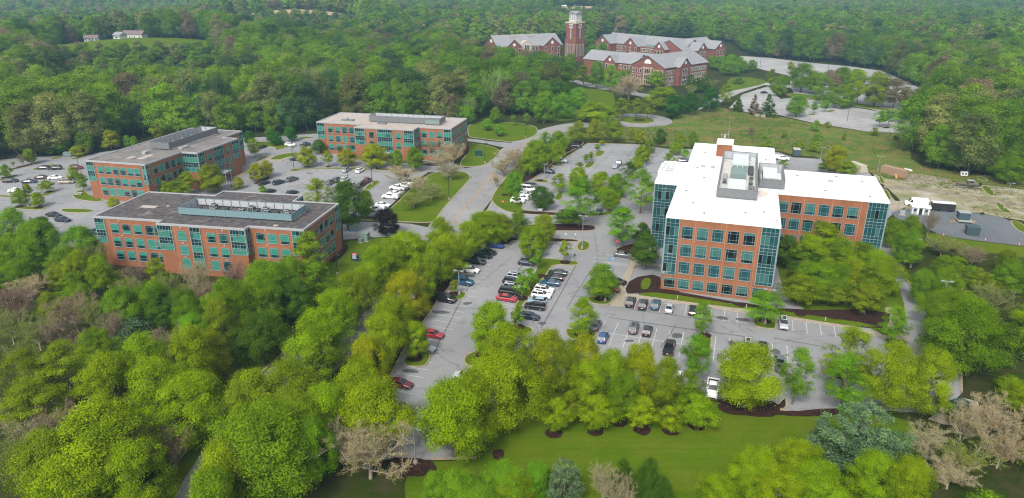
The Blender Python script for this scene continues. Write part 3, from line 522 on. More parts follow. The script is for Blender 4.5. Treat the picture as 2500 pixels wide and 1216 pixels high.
  [185.22,411.56,8.73,8.38,'open','mid','median tree, sixth from the left between the two pale lots','trees between the pale lots'],
  [205.13,455.15,8.62,9.44,'maple','brn','median tree, seventh from the left between the two pale lots','trees between the pale lots'],
  [221.14,483.86,9.13,9.95,'maple','brn','median tree, eighth from the left between the two pale lots','trees between the pale lots'],
  [217.96,473.34,10.26,11.88,'maple','mid','median tree, ninth from the left between the two pale lots','trees between the pale lots'],
  [181.84,390.81,15.23,12.45,'maple','mid','median tree, tenth from the left between the two pale lots','trees between the pale lots'],
  [209.75,445.11,9.69,10.93,'maple','mid','median tree, eleventh from the left between the two pale lots','trees between the pale lots'],
  [223.58,466.84,10.13,11.52,'maple','mid','median tree, twelfth from the left between the two pale lots','trees between the pale lots'],
  [195.34,401.92,16.03,19.1,'open','lime','median tree, thirteenth from the left between the two pale lots','trees between the pale lots'],
  [200.98,393.32,18.97,18.75,'maple','olv','median tree, fourteenth from the left between the two pale lots','trees between the pale lots'],
  [207.42,385.06,16.79,16.99,'open','brn','median tree, fifteenth from the left between the two pale lots','trees between the pale lots'],
  [218.12,394.37,8.37,10.8,'maple','olv','median tree, sixteenth from the left between the two pale lots','trees between the pale lots'],
  [201.4,356.43,17.78,11.03,'open','mid','median tree, seventeenth from the left between the two pale lots','trees between the pale lots'],
  [222.87,390.18,8.29,10.48,'maple','olv','median tree, eighteenth from the left between the two pale lots','trees between the pale lots'],
  [167.03,461.91,8.22,12.24,'open','olv','small tree, leftmost standing in the pale lot','small trees in the pale lot'],
  [159.91,427.97,9.27,10.97,'maple','mid','small tree, second from the left standing in the pale lot','small trees in the pale lot'],
  [181.54,483.27,4.62,5.4,'maple','mid','small tree, third from the left standing in the pale lot','small trees in the pale lot'],
  [184.42,480.54,4.6,5.24,'maple','mid','small tree, fourth from the left standing in the pale lot','small trees in the pale lot'],
  [204.62,530.81,7.13,8.5,'young','olv','small tree, fifth from the left standing in the pale lot','small trees in the pale lot'],
  [147,364.3,12.12,10.9,'maple','grn','small tree, sixth from the left standing in the pale lot','small trees in the pale lot'],
  [159.65,373.27,4.62,5.95,'young','grn','small tree, seventh from the left standing in the pale lot','small trees in the pale lot'],
  [167.27,377.12,6.1,6,'young','grn','small tree, eighth from the left standing in the pale lot','small trees in the pale lot'],
  [176.62,337.12,6.78,8.28,'young','grn','small tree, ninth from the left standing in the pale lot','small trees in the pale lot'],
  [181.48,338.39,8.1,8.05,'young','grn','small tree, tenth from the left standing in the pale lot','small trees in the pale lot'],
  [193.05,348.2,7.66,6.27,'young','grn','small tree, eleventh from the left standing in the pale lot','small trees in the pale lot'],
  [219.3,373.27,7.45,8.76,'maple','mid','small tree, twelfth from the left standing in the pale lot','small trees in the pale lot'],
  [238.38,412.95,6.32,9.72,'maple','mid','large loose tree, leftmost in the corner wood by the pale lot','corner wood trees'],
  [234.85,397.83,6.77,10.8,'maple','grn','large loose tree, second from the left in the corner wood by the pale lot','corner wood trees'],
  [242.05,410.02,6.27,9.43,'maple','mid','large loose tree, third from the left in the corner wood by the pale lot','corner wood trees'],
  [208.1,350.95,13.59,17.28,'open','mid','large loose tree, fourth from the left in the corner wood by the pale lot','corner wood trees'],
  [245.29,406.13,6.9,10.48,'maple','grn','large loose tree, fifth from the left in the corner wood by the pale lot','corner wood trees'],
  [228.84,366.83,14.17,16.76,'open','mid','large loose tree, sixth from the left in the corner wood by the pale lot','corner wood trees'],
  [240.23,371.68,14.79,14.7,'open','mid','large loose tree, seventh from the left in the corner wood by the pale lot','corner wood trees'],
  [209.07,314.89,10.84,16.2,'maple','mid','large loose tree, eighth from the left in the corner wood by the pale lot','corner wood trees'],
  [227.7,342.73,14.44,19.44,'open','mid','large loose tree, ninth from the left in the corner wood by the pale lot','corner wood trees'],
  [225.66,326.45,11.22,15.71,'maple','mid','large loose tree, tenth from the left in the corner wood by the pale lot','corner wood trees'],
  [226.96,326.68,11.96,17.28,'open','lime','large loose tree, eleventh from the left in the corner wood by the pale lot','corner wood trees'],
  [251.32,360.18,15.14,18.86,'open','mid','large loose tree, twelfth from the left in the corner wood by the pale lot','corner wood trees'],
  [233.45,321.49,11.79,16.76,'open','lime','large loose tree, thirteenth from the left in the corner wood by the pale lot','corner wood trees'],
  [249.11,341.53,19.46,18.9,'maple','mid','large loose tree, fourteenth from the left in the corner wood by the pale lot','corner wood trees'],
  [191.79,319.11,16.55,9,'bare','olv','bare brownish tree, leftmost at the meadow corner','bare trees at the meadow corner'],
  [184.93,297.26,18.38,8,'bare','tan','bare brownish tree, second from the left at the meadow corner','bare trees at the meadow corner'],
  [206.57,326.99,16.29,10,'bare','olv','bare brownish tree, third from the left at the meadow corner','bare trees at the meadow corner'],
  [197.43,301.66,18.61,10,'bare','brn','bare brownish tree, fourth from the left at the meadow corner','bare trees at the meadow corner'],
  [195.51,284.94,16.55,10,'bare','olv','bare brownish tree, fifth from the left at the meadow corner','bare trees at the meadow corner'],
  [177.85,266.54,7.79,8.64,'maple','olv','leafy tree, leftmost below the corner wood','trees below the corner wood'],
  [173.54,254.18,7.47,7.95,'maple','olv','leafy tree, second from the left below the corner wood','trees below the corner wood'],
  [189.38,278.34,11.96,12.96,'maple','mid','leafy tree, third from the left below the corner wood','trees below the corner wood'],
  [182.57,263.7,7.72,8.38,'maple','olv','leafy tree, fourth from the left below the corner wood','trees below the corner wood'],
  [185.23,263.86,11.4,11.92,'maple','mid','leafy tree, fifth from the left below the corner wood','trees below the corner wood'],
  [176.95,249.29,9.66,10.8,'maple','mid','leafy tree, sixth from the left below the corner wood','trees below the corner wood'],
  [207.46,294.71,10.89,14.04,'maple','mid','leafy tree, seventh from the left below the corner wood','trees below the corner wood'],
  [206.01,288.33,12.36,12.57,'maple','mid','leafy tree, eighth from the left below the corner wood','trees below the corner wood'],
  [174.34,239,9.3,9.94,'maple','mid','leafy tree, ninth from the left below the corner wood','trees below the corner wood'],
  [189.82,256.33,9.91,10.48,'maple','mid','leafy tree, tenth from the left below the corner wood','trees below the corner wood'],
  [207.12,281.62,11.43,14.04,'maple','mid','leafy tree, eleventh from the left below the corner wood','trees below the corner wood'],
  [213.6,290.34,10.75,13.62,'maple','mid','leafy tree, twelfth from the left below the corner wood','trees below the corner wood'],
  [223.88,291.7,11.81,13.62,'maple','mid','leafy tree, thirteenth from the left below the corner wood','trees below the corner wood'],
  [110.01,320.81,3.09,3.43,'shrub','brn','meadow bush, leftmost on the rough grass','bushes on the rough grass'],
  [112.76,311.82,3.01,1.95,'shrub','grn','meadow bush, second from the left on the rough grass','bushes on the rough grass'],
  [108.96,294.17,6.28,3.48,'shrub','lime','meadow bush, third from the left on the rough grass','bushes on the rough grass'],
  [122.83,314.58,3.04,1.66,'shrub','drk','meadow bush, fourth from the left on the rough grass','bushes on the rough grass'],
  [122.63,294.17,4,3.48,'shrub','lime','meadow bush, fifth from the left on the rough grass','bushes on the rough grass'],
  [142.24,327.88,4.73,4.95,'shrub','grn','meadow bush, sixth from the left on the rough grass','bushes on the rough grass'],
  [126.09,286.95,5.85,4.65,'shrub','lime','meadow bush, seventh from the left on the rough grass','bushes on the rough grass'],
  [136.08,309.64,5.09,3.15,'shrub','grn','meadow bush, eighth from the left on the rough grass','bushes on the rough grass'],
  [151.97,337.44,4.21,2.61,'shrub','olv','meadow bush, ninth from the left on the rough grass','bushes on the rough grass'],
  [147.7,309.64,2.39,3.33,'shrub','olv','meadow bush, tenth from the left on the rough grass','bushes on the rough grass'],
  [165.64,318.52,3.99,3.72,'shrub','olv','meadow bush, eleventh from the left on the rough grass','bushes on the rough grass'],
  [170.65,309.64,2.99,2.12,'shrub','drk','meadow bush, twelfth from the left on the rough grass','bushes on the rough grass'],
  [165.03,291.73,3.4,1.73,'shrub','olv','meadow bush, thirteenth from the left on the rough grass','bushes on the rough grass'],
  [122.6,262.41,4.61,8.9,'maple','yel','bright yellow bush-like tree, leftmost behind the white roof','yellow trees behind the white roof'],
  [119.2,252.38,7.89,10.82,'maple','yel','bright yellow bush-like tree, second from the left behind the white roof','yellow trees behind the white roof'],
  [122.51,250.53,6.65,5.42,'maple','lime','bright yellow bush-like tree, third from the left behind the white roof','yellow trees behind the white roof'],
  [103.18,261.42,4.1,3.16,'young','mid','little tree, leftmost at the small back lot','little trees at the back lot'],
  [115.55,255.58,4.52,3.61,'young','mid','little tree, second from the left at the small back lot','little trees at the back lot'],
  [102.27,177.67,5.74,8.64,'maple','mid','dense green tree, leftmost beside the gravel pad','trees beside the gravel pad'],
  [100.12,166.27,9.03,9.31,'maple','mid','dense green tree, second from the left beside the gravel pad','trees beside the gravel pad'],
  [108.75,180.8,5.84,8.38,'maple','mid','dense green tree, third from the left beside the gravel pad','trees beside the gravel pad'],
  [117.92,187.56,4.17,7.6,'bare','brn','bare twiggy tree, leftmost in front of the gravel pad','bare trees by the gravel pad'],
  [112.42,171.39,9.13,6,'bare','olv','bare twiggy tree, second from the left in front of the gravel pad','bare trees by the gravel pad'],
  [114.74,169.6,7.67,5,'bare','olv','bare twiggy tree, third from the left in front of the gravel pad','bare trees by the gravel pad'],
  [91.72,142.94,5.96,8.64,'maple','mid','tree, leftmost in the wood along the side road','trees along the side road'],
  [88.39,130.52,8.48,9.45,'maple','mid','tree, second from the left in the wood along the side road','trees along the side road'],
  [98.24,145.59,6.05,8.38,'maple','mid','tree, third from the left in the wood along the side road','trees along the side road'],
  [104.92,150.54,4.16,6.48,'open','olv','tree, fourth from the left in the wood along the side road','trees along the side road'],
  [88.54,122.04,9.54,11.55,'maple','mid','tree, fifth from the left in the wood along the side road','trees along the side road'],
  [107.94,149.76,4.14,6.29,'open','olv','tree, sixth from the left in the wood along the side road','trees along the side road'],
  [107.01,145.54,5.13,7.02,'open','olv','tree, seventh from the left in the wood along the side road','trees along the side road'],
  [104.62,138.48,8.2,7,'bare','olv','tree, eighth from the left in the wood along the side road','trees along the side road'],
  [112.77,147.77,5.2,6.81,'open','olv','tree, ninth from the left in the wood along the side road','trees along the side road'],
  [114.28,148.01,7.87,8.4,'maple','mid','tree, tenth from the left in the wood along the side road','trees along the side road'],
  [76.9,137.97,7.42,7.5,'cherry','olv','tree, leftmost between right wing and side road','trees by the right wing'],
  [85.26,147.64,8.89,9.45,'maple','lime','tree, second from the left between right wing and side road','trees by the right wing'],
  [69.1,163.62,8.67,9,'cherry','drk','crown, leftmost in the grove before the right wing','grove before the right wing'],
  [64.05,142.4,9.64,7.5,'cherry','olv','crown, second from the left in the grove before the right wing','grove before the right wing'],
  [70.69,155.44,9.69,8,'cherry','drk','crown, third from the left in the grove before the right wing','grove before the right wing'],
  [71.34,156.73,10.06,11.55,'open','lime','crown, fourth from the left in the grove before the right wing','grove before the right wing'],
  [68.85,144.78,9.43,9.45,'maple','mid','crown, fifth from the left in the grove before the right wing','grove before the right wing'],
  [77.44,164.39,12.64,12.6,'open','lime','crown, sixth from the left in the grove before the right wing','grove before the right wing'],
  [70.98,142.75,9.67,7,'cherry','olv','crown, seventh from the left in the grove before the right wing','grove before the right wing'],
  [77.17,155.32,10.32,12.08,'open','lime','crown, eighth from the left in the grove before the right wing','grove before the right wing'],
  [73.28,144.37,9.09,8.93,'maple','mid','crown, ninth from the left in the grove before the right wing','grove before the right wing'],
  [77.2,150.94,9.42,10.5,'open','lime','crown, tenth from the left in the grove before the right wing','grove before the right wing'],
  [75.39,143.14,8.38,8.4,'open','olv','crown, eleventh from the left in the grove before the right wing','grove before the right wing'],
  [77.72,146.05,9.16,9.97,'open','lime','crown, twelfth from the left in the grove before the right wing','grove before the right wing'],
  [84.64,157.91,9.46,9.45,'open','mid','crown, thirteenth from the left in the grove before the right wing','grove before the right wing'],
  [78.37,140.78,8.6,7,'cherry','olv','crown, fourteenth from the left in the grove before the right wing','grove before the right wing'],
  [84.5,151.36,8.44,9.97,'maple','lime','crown, fifteenth from the left in the grove before the right wing','grove before the right wing'],
  [53.19,133.8,9.4,7.7,'open','grn','fresh green tree with the lamp post on the walkway island','walkway island tree'],
  [-47.93,154.53,9.19,13.65,'open','olv','tall loose tree hiding the right end of the near office block','near office trees'],
  [-54.35,135.4,8,10.5,'open','lime','mid green tree, leftmost below the near office block','trees below the near office block'],
  [-55.24,142.86,7.61,10.8,'maple','mid','mid green tree, second from the left below the near office block','trees below the near office block'],
  [-50.03,146.34,7.77,10.48,'maple','mid','mid green tree, third from the left below the near office block','trees below the near office block'],
  [-46,135.99,8.53,9.45,'maple','drk','mid green tree, fourth from the left below the near office block','trees below the near office block'],
  [-43.62,145.47,6.71,9.45,'open','mid','mid green tree, fifth from the left below the near office block','trees below the near office block'],
  [-120.74,156.41,7.74,10.5,'maple','mid','green tree, leftmost below the west lot','trees below the west lot'],
  [-135.57,180.64,8.49,10.5,'maple','grn','green tree, second from the left below the west lot','trees below the west lot'],
  [-118.35,158.24,8.87,10.5,'maple','mid','green tree, third from the left below the west lot','trees below the west lot'],
  [-120.39,167.6,10.68,11.55,'maple','grn','green tree, fourth from the left below the west lot','trees below the west lot'],
  [-106.09,154.18,8.43,9.45,'maple','mid','green tree, fifth from the left below the west lot','trees below the west lot'],
  [-101.17,151.13,6.17,9.72,'maple','lime','green tree, sixth from the left below the west lot','trees below the west lot'],
  [-108.96,165.7,10.31,10.5,'maple','grn','green tree, seventh from the left below the west lot','trees below the west lot'],
  [-95.48,149.94,6.13,9.43,'maple','lime','green tree, eighth from the left below the west lot','trees below the west lot'],
  [-80.76,131.11,7.96,9.72,'maple','mid','dark green tree, leftmost in the wood below the near office block','wood below the near office block'],
  [-75.78,134.33,8.13,9.43,'maple','mid','dark green tree, second from the left in the wood below the near office block','wood below the near office block'],
  [-72.86,131.45,6.95,9.72,'maple','drk','dark green tree, third from the left in the wood below the near office block','wood below the near office block'],
  [-66.62,130.17,6.9,9.43,'maple','drk','dark green tree, fourth from the left in the wood below the near office block','wood below the near office block'],
  [-64.91,126.33,6.23,9.72,'maple','mid','dark green tree, fifth from the left in the wood below the near office block','wood below the near office block'],
  [-60.84,128.9,6.33,9.43,'maple','mid','dark green tree, sixth from the left in the wood below the near office block','wood below the near office block'],
  [-57.28,127.53,8.74,12.96,'maple','mid','dark green tree, seventh from the left in the wood below the near office block','wood below the near office block'],
  [-47.28,117.29,10.13,10.5,'maple','drk','dark green tree, eighth from the left in the wood below the near office block','wood below the near office block'],
  [-51.41,131.31,8.96,12.57,'maple','mid','dark green tree, ninth from the left in the wood below the near office block','wood below the near office block'],
  [-52.51,139.87,12.18,11.55,'maple','mid','dark green tree, tenth from the left in the wood below the near office block','wood below the near office block'],
  [-54.5,118.27,8.2,13.65,'open','olv','tall olive tree with bare brown skirt above the verge','olive tree with brown skirt'],
  [-64.31,79.74,9.44,11.55,'maple','olv','huge yellow-green tree, leftmost in the near left corner','huge trees in the near left corner'],
  [-57.08,73.25,11.27,11.55,'maple','lime','huge yellow-green tree, second from the left in the near left corner','huge trees in the near left corner'],
  [-57.13,80.72,14.34,14.7,'maple','lime','huge yellow-green tree, third from the left in the near left corner','huge trees in the near left corner'],
  [-64.03,96.89,8.75,14.04,'maple','lime','huge yellow-green tree, fourth from the left in the near left corner','huge trees in the near left corner'],
  [-50.79,77.48,9.24,11.55,'maple','lime','huge yellow-green tree, fifth from the left in the near left corner','huge trees in the near left corner'],
  [-61.55,103.26,9,14.04,'maple','lime','huge yellow-green tree, sixth from the left in the near left corner','huge trees in the near left corner'],
  [-56.36,95.65,8.67,13.62,'maple','lime','huge yellow-green tree, seventh from the left in the near left corner','huge trees in the near left corner'],
  [-55.69,106.58,9.25,13.62,'maple','lime','huge yellow-green tree, eighth from the left in the near left corner','huge trees in the near left corner'],
  [-50.36,93.66,12.32,11.55,'maple','lime','huge yellow-green tree, ninth from the left in the near left corner','huge trees in the near left corner'],
  [-81.76,102.65,9.42,11.55,'open','olv','pale olive tree, leftmost at the left edge','pale olive trees at the left edge'],
  [-74.69,92.77,10.62,11.55,'open','olv','pale olive tree, second from the left at the left edge','pale olive trees at the left edge'],
  [-75.88,103.57,9.82,12.6,'open','olv','pale olive tree, third from the left at the left edge','pale olive trees at the left edge'],
  [-104.21,133.11,8.25,9,'bare','red','bare brown tree, leftmost in the thicket below the west lot','bare trees of the thicket'],
  [-72.47,85.61,6.7,8,'bare','olv','bare brown tree, second from the left in the thicket below the west lot','bare trees of the thicket'],
  [-93.04,122.25,8.91,8,'bare','olv','bare brown tree, third from the left in the thicket below the west lot','bare trees of the thicket'],
  [-89.02,122.25,6.48,8,'bare','brn','bare brown tree, fourth from the left in the thicket below the west lot','bare trees of the thicket'],
  [-90.16,130.06,8.94,9,'bare','brn','bare brown tree, fifth from the left in the thicket below the west lot','bare trees of the thicket'],
  [-80.78,116.28,6.22,8,'bare','red','bare brown tree, sixth from the left in the thicket below the west lot','bare trees of the thicket'],
  [-85.7,129.23,6.78,8,'bare','olv','bare brown tree, seventh from the left in the thicket below the west lot','bare trees of the thicket'],
  [-74.88,89.6,5.09,4,'shrub','drk','thicket shrub, leftmost below the near office lawn','shrubs of the thicket'],
  [-79.06,117.18,5.12,4,'shrub','mid','thicket shrub, second from the left below the near office lawn','shrubs of the thicket'],
  [-76.33,122.54,4.9,4,'shrub','blu','thicket shrub, third from the left below the near office lawn','shrubs of the thicket'],
  [-76.48,126.25,7.53,4.5,'shrub','blu','thicket shrub, fourth from the left below the near office lawn','shrubs of the thicket'],
  [-62.78,123.54,6.95,7.35,'maple','grn','thicket shrub, fifth from the left below the near office lawn','shrubs of the thicket'],
  [-78.11,262.36,7.3,8.02,'maple','yel','tidy maple, leftmost in the row before the far office block','maples before the far office block'],
  [-70.37,262.96,4.93,6.55,'young','yel','tidy maple, second from the left in the row before the far office block','maples before the far office block'],
  [-63.24,263.87,7.15,6.88,'maple','yel','tidy maple, third from the left in the row before the far office block','maples before the far office block'],
  [-52.06,261.62,11.29,9.36,'maple','yel','tidy maple, fourth from the left in the row before the far office block','maples before the far office block'],
  [-43.89,260.87,5.55,7.21,'maple','mid','tidy maple, fifth from the left in the row before the far office block','maples before the far office block'],
  [-36.37,257.94,8.13,9.06,'maple','mid','tidy maple, sixth from the left in the row before the far office block','maples before the far office block'],
  [-79.34,283.45,8.47,6,'cherry','drk','dark tree, leftmost against the far office facade','dark trees at the far facade'],
  [-67.07,286.85,11.27,6.5,'cherry','drk','dark tree, second from the left against the far office facade','dark trees at the far facade'],
  [-94.37,233.98,4,4.11,'maple','yel','small maple, leftmost before the middle office entrance','small maples before the middle office'],
  [-90.77,242.81,5.56,6.8,'maple','yel','small maple, second from the left before the middle office entrance','small maples before the middle office'],
  [-88.98,248.12,5.67,6.4,'maple','yel','small maple, third from the left before the middle office entrance','small maples before the middle office'],
  [-103.83,278.74,7.51,7.88,'open','lime','pale lime tree at the right end of the middle office block','lime tree of the middle office'],
  [-113.17,299.71,5.43,6.3,'maple','dgr','dark round tree, leftmost on the lawn between the office blocks','dark round trees between the office blocks'],
  [-104.39,302.83,4.61,6.52,'maple','dgr','dark round tree, second from the left on the lawn between the office blocks','dark round trees between the office blocks'],
  [-101.42,299.55,5.86,6.33,'maple','dgr','dark round tree, third from the left on the lawn between the office blocks','dark round trees between the office blocks'],
  [-97.64,307.36,6.45,6.47,'maple','dgr','dark round tree, fourth from the left on the lawn between the office blocks','dark round trees between the office blocks'],
  [-60.86,210.92,8.81,10.5,'open','lime','pale lime tree behind the near roof','pale tree behind the near roof'],
  [-47.36,191.44,11.49,15.23,'maple','drk','tall dark tree at the corner of the near roof','tall dark corner tree'],
  [-44.67,204.04,5.82,8.4,'maple','mid','green tree between the tall dark tree and the lot','green tree behind the corner'],
  [-35.43,186.99,7.51,8.24,'maple','plum','dark purple plum tree beside the drive','purple plum tree'],
  [-83.39,226.22,3.2,3.5,'young','grn','little bright sapling behind the near roof','sapling behind the roof'],
  [-38.89,240.15,10.65,6.5,'bare','tan','tan budding tree, leftmost on the lawn beside the work trucks','tan trees beside the work trucks'],
  [-31.11,212.69,10.83,5.5,'bare','olv','tan budding tree, second from the left on the lawn beside the work trucks','tan trees beside the work trucks'],
  [-31.37,228.02,11.52,6.5,'bare','tan','tan budding tree, third from the left on the lawn beside the work trucks','tan trees beside the work trucks'],
  [-26.48,220.07,9.19,6,'bare','olv','tan budding tree, fourth from the left on the lawn beside the work trucks','tan trees beside the work trucks'],
  [-30.7,275.18,9.62,9.5,'bare','tan','tan budding tree, fifth from the left on the lawn beside the work trucks','tan trees beside the work trucks'],
  [-26.01,258.16,11.36,7.5,'bare','tan','tan budding tree, sixth from the left on the lawn beside the work trucks','tan trees beside the work trucks'],
  [-21.88,244.08,9.37,6.5,'bare','tan','tan budding tree, seventh from the left on the lawn beside the work trucks','tan trees beside the work trucks'],
  [-22.93,267.57,9.77,9,'bare','tan','tan budding tree, eighth from the left on the lawn beside the work trucks','tan trees beside the work trucks'],
  [-36.54,280.21,7.34,8.4,'maple','mid','green tree against the right end of the far facade','green facade tree'],
  [-128.06,233.26,8.96,9.97,'open','mid','tree, leftmost in the grove between near and middle office blocks','grove between the office blocks'],
  [-116.82,224.52,8.69,6,'cherry','olv','tree, second from the left in the grove between near and middle office blocks','grove between the office blocks'],
  [-113.31,221.77,4.36,6.48,'open','lime','tree, third from the left in the grove between near and middle office blocks','grove between the office blocks'],
  [-116.68,230.3,7.99,8.1,'open','lime','tree, fourth from the left in the grove between near and middle office blocks','grove between the office blocks'],
  [-108.48,219.06,7.64,7.45,'open','lime','tree, fifth from the left in the grove between near and middle office blocks','grove between the office blocks'],
  [-109.21,220.62,4.34,6.29,'open','lime','tree, sixth from the left in the grove between near and middle office blocks','grove between the office blocks'],
  [-108.96,227.68,7.91,7.86,'open','lime','tree, seventh from the left in the grove between near and middle office blocks','grove between the office blocks'],
  [-111.09,236.63,5.95,8.4,'maple','drk','tree, eighth from the left in the grove between near and middle office blocks','grove between the office blocks'],
  [-101.26,229.2,9.67,9.97,'maple','olv','tree, ninth from the left in the grove between near and middle office blocks','grove between the office blocks'],
  [-125.44,211.68,4.77,4,'cherry','yel','small yellow tree at the near roof edge','small yellow tree'],
  [-183.41,247.77,3.95,5.12,'maple','mid','small lot tree, leftmost in the west lot','small trees of the west lot'],
  [-190.72,262.58,1.92,2.85,'bare','olv','small lot tree, second from the left in the west lot','small trees of the west lot'],
  [-156.6,214.18,4.74,5.74,'maple','lime','small lot tree, third from the left in the west lot','small trees of the west lot'],
  [-188.32,264.75,3.42,5.09,'bare','brn','small lot tree, fourth from the left in the west lot','small trees of the west lot'],
  [-161.57,225.51,3.9,4.31,'cherry','olv','small lot tree, fifth from the left in the west lot','small trees of the west lot'],
  [-187.29,267.46,5.17,6.25,'maple','olv','small lot tree, sixth from the left in the west lot','small trees of the west lot'],
  [-150.51,213.68,4.48,4.83,'maple','lime','small lot tree, seventh from the left in the west lot','small trees of the west lot'],
  [-157.4,229.6,5.6,4.26,'cherry','lime','small lot tree, eighth from the left in the west lot','small trees of the west lot'],
  [-157.61,245.2,3.91,4.9,'maple','lime','small lot tree, ninth from the left in the west lot','small trees of the west lot'],
  [-175.46,279.87,6.38,4.47,'maple','yel','small lot tree, tenth from the left in the west lot','small trees of the west lot'],
  [-146.45,231.5,5.36,6.27,'open','mid','small lot tree, eleventh from the left in the west lot','small trees of the west lot'],
  [-209.39,287.57,6.12,9.45,'maple','mid','green tree, leftmost in the row behind the west lot','row behind the west lot'],
  [-208.96,290.26,7.3,9.45,'maple','mid','green tree, second from the left in the row behind the west lot','row behind the west lot'],
  [-199.2,285.31,8.57,8.93,'maple','mid','green tree, third from the left in the row behind the west lot','row behind the west lot'],
  [-193.19,285.17,7.46,8.4,'maple','mid','green tree, fourth from the left in the row behind the west lot','row behind the west lot'],
  [-188.31,283.44,5.78,6,'cone','grn','green tree, fifth from the left in the row behind the west lot','row behind the west lot'],
  [-184.42,285.03,6.36,7.88,'maple','grn','green tree, sixth from the left in the row behind the west lot','row behind the west lot'],
  [-176.09,285.31,6.91,8.93,'maple','mid','green tree, seventh from the left in the row behind the west lot','row behind the west lot'],
  [-206.9,308.92,11.27,13,'bare','tan','bare pale tree, leftmost at the wood edge behind the west lot','bare trees at the wood edge'],
  [-191.35,304.21,9.92,16,'bare','tan','bare pale tree, second from the left at the wood edge behind the west lot','bare trees at the wood edge'],
  [-186.59,303.93,7.6,12,'bare','tan','bare pale tree, third from the left at the wood edge behind the west lot','bare trees at the wood edge'],
  [-177.25,297.17,8.02,11,'bare','tan','bare pale tree, fourth from the left at the wood edge behind the west lot','bare trees at the wood edge'],
  [-110.31,337.22,13.5,14,'bare','brn','bare grey-brown tree, leftmost at the wood edge behind the far office block','bare trees behind the far office block'],
  [-96.96,342.28,8.48,14,'bare','tan','bare grey-brown tree, second from the left at the wood edge behind the far office block','bare trees behind the far office block'],
  [-76.92,363.4,11.76,9,'bare','olv','bare grey-brown tree, third from the left at the wood edge behind the far office block','bare trees behind the far office block'],
  [-67.91,366.29,10.47,7,'bare','olv','bare grey-brown tree, fourth from the left at the wood edge behind the far office block','bare trees behind the far office block'],
  [-61.42,365.27,11.13,8,'bare','olv','bare grey-brown tree, fifth from the left at the wood edge behind the far office block','bare trees behind the far office block'],
  [-48.06,369.4,11.25,8,'bare','brn','bare grey-brown tree, sixth from the left at the wood edge behind the far office block','bare trees behind the far office block'],
  [-58.96,367.23,11.66,19.44,'maple','lime','glowing lime oak standing out before the dark wood','glowing oak'],
  [-51.36,383.03,12.14,18.86,'maple','lime','glowing lime oak standing out before the dark wood','glowing oak'],
  [-106.52,308.34,4.76,6.3,'maple','grn','fresh green tree, leftmost close behind the far office roof','trees close behind the far roof'],
  [-89.83,347.29,5.98,6.3,'maple','lime','fresh green tree, second from the left close behind the far office roof','trees close behind the far roof'],
  [-51.15,355.71,4.69,5.94,'maple','lime','fresh green tree, third from the left close behind the far office roof','trees close behind the far roof'],
  [-47.01,353.69,4.66,5.76,'maple','lime','fresh green tree, fourth from the left close behind the far office roof','trees close behind the far roof'],
  [-36.18,357.56,5.93,7.56,'maple','grn','fresh green tree, fifth from the left close behind the far office roof','trees close behind the far roof'],
  [-35.67,367.8,11.31,12.42,'maple','grn','fresh green tree, sixth from the left close behind the far office roof','trees close behind the far roof'],
  [-31.05,354.94,5.89,7.33,'maple','grn','fresh green tree, seventh from the left close behind the far office roof','trees close behind the far roof'],
  [-29.62,350.27,10.81,11.43,'maple','grn','fresh green tree, eighth from the left close behind the far office roof','trees close behind the far roof'],
  [-27.13,380.03,11.67,12.05,'maple','grn','fresh green tree, ninth from the left close behind the far office roof','trees close behind the far roof'],
  [-22.07,345.1,8.9,8.93,'maple','grn','fresh green tree, tenth from the left close behind the far office roof','trees close behind the far roof'],
  [-168.4,291.24,7.61,8.23,'maple','yel','tree, leftmost close behind the middle office roof','trees close behind the middle roof'],
  [-163.55,295.34,3.6,5.4,'maple','grn','tree, second from the left close behind the middle office roof','trees close behind the middle roof'],
  [-159.98,294.14,3.59,5.24,'maple','grn','tree, third from the left close behind the middle office roof','trees close behind the middle roof'],
  [-157.47,310.03,5.55,8.64,'maple','yel','tree, fourth from the left close behind the middle office roof','trees close behind the middle roof'],
  [-155.26,315.17,5.64,8.38,'maple','yel','tree, fifth from the left close behind the middle office roof','trees close behind the middle roof'],
  [-147.85,323.91,8.39,9.45,'maple','grn','tree, sixth from the left close behind the middle office roof','trees close behind the middle roof'],
  [-146.24,324.42,4.68,5.94,'maple','lime','tree, seventh from the left close behind the middle office roof','trees close behind the middle roof'],
  [-141.63,322.56,4.65,5.76,'maple','lime','tree, eighth from the left close behind the middle office roof','trees close behind the middle roof'],
  [-138.2,328.46,7.25,7.35,'maple','grn','tree, ninth from the left close behind the middle office roof','trees close behind the middle roof'],
  [51.37,86.72,12.77,12,'pine','blu','large blue-green pine on the lower lawn','large blue-green pine'],
  [34.3,80.57,7.01,8.1,'maple','lime','lime tree, leftmost at the bottom edge beside the large pine','lime trees at the bottom right'],
  [36.25,77.68,6.83,7.45,'maple','lime','lime tree, second from the left at the bottom edge beside the large pine','lime trees at the bottom right'],
  [40.8,82.38,7.13,7.86,'maple','lime','lime tree, third from the left at the bottom edge beside the large pine','lime trees at the bottom right'],
  [42.13,78.84,7.91,7.35,'maple','lime','lime tree, fourth from the left at the bottom edge beside the large pine','lime trees at the bottom right'],
  [50.22,79.15,6.04,8.64,'maple','lime','lime tree, fifth from the left at the bottom edge beside the large pine','lime trees at the bottom right'],
  [54.84,78.4,6,8.38,'maple','lime','lime tree, sixth from the left at the bottom edge beside the large pine','lime trees at the bottom right'],
  [62.9,88.13,7.32,6.5,'bare','tan','tan twiggy tree, leftmost in the lower right corner','tan trees in the lower right corner'],
  [62.89,82.2,6.47,5,'bare','tan','tan twiggy tree, second from the left in the lower right corner','tan trees in the lower right corner'],
  [71.5,93.59,6.04,6,'bare','tan','tan twiggy tree, third from the left in the lower right corner','tan trees in the lower right corner'],
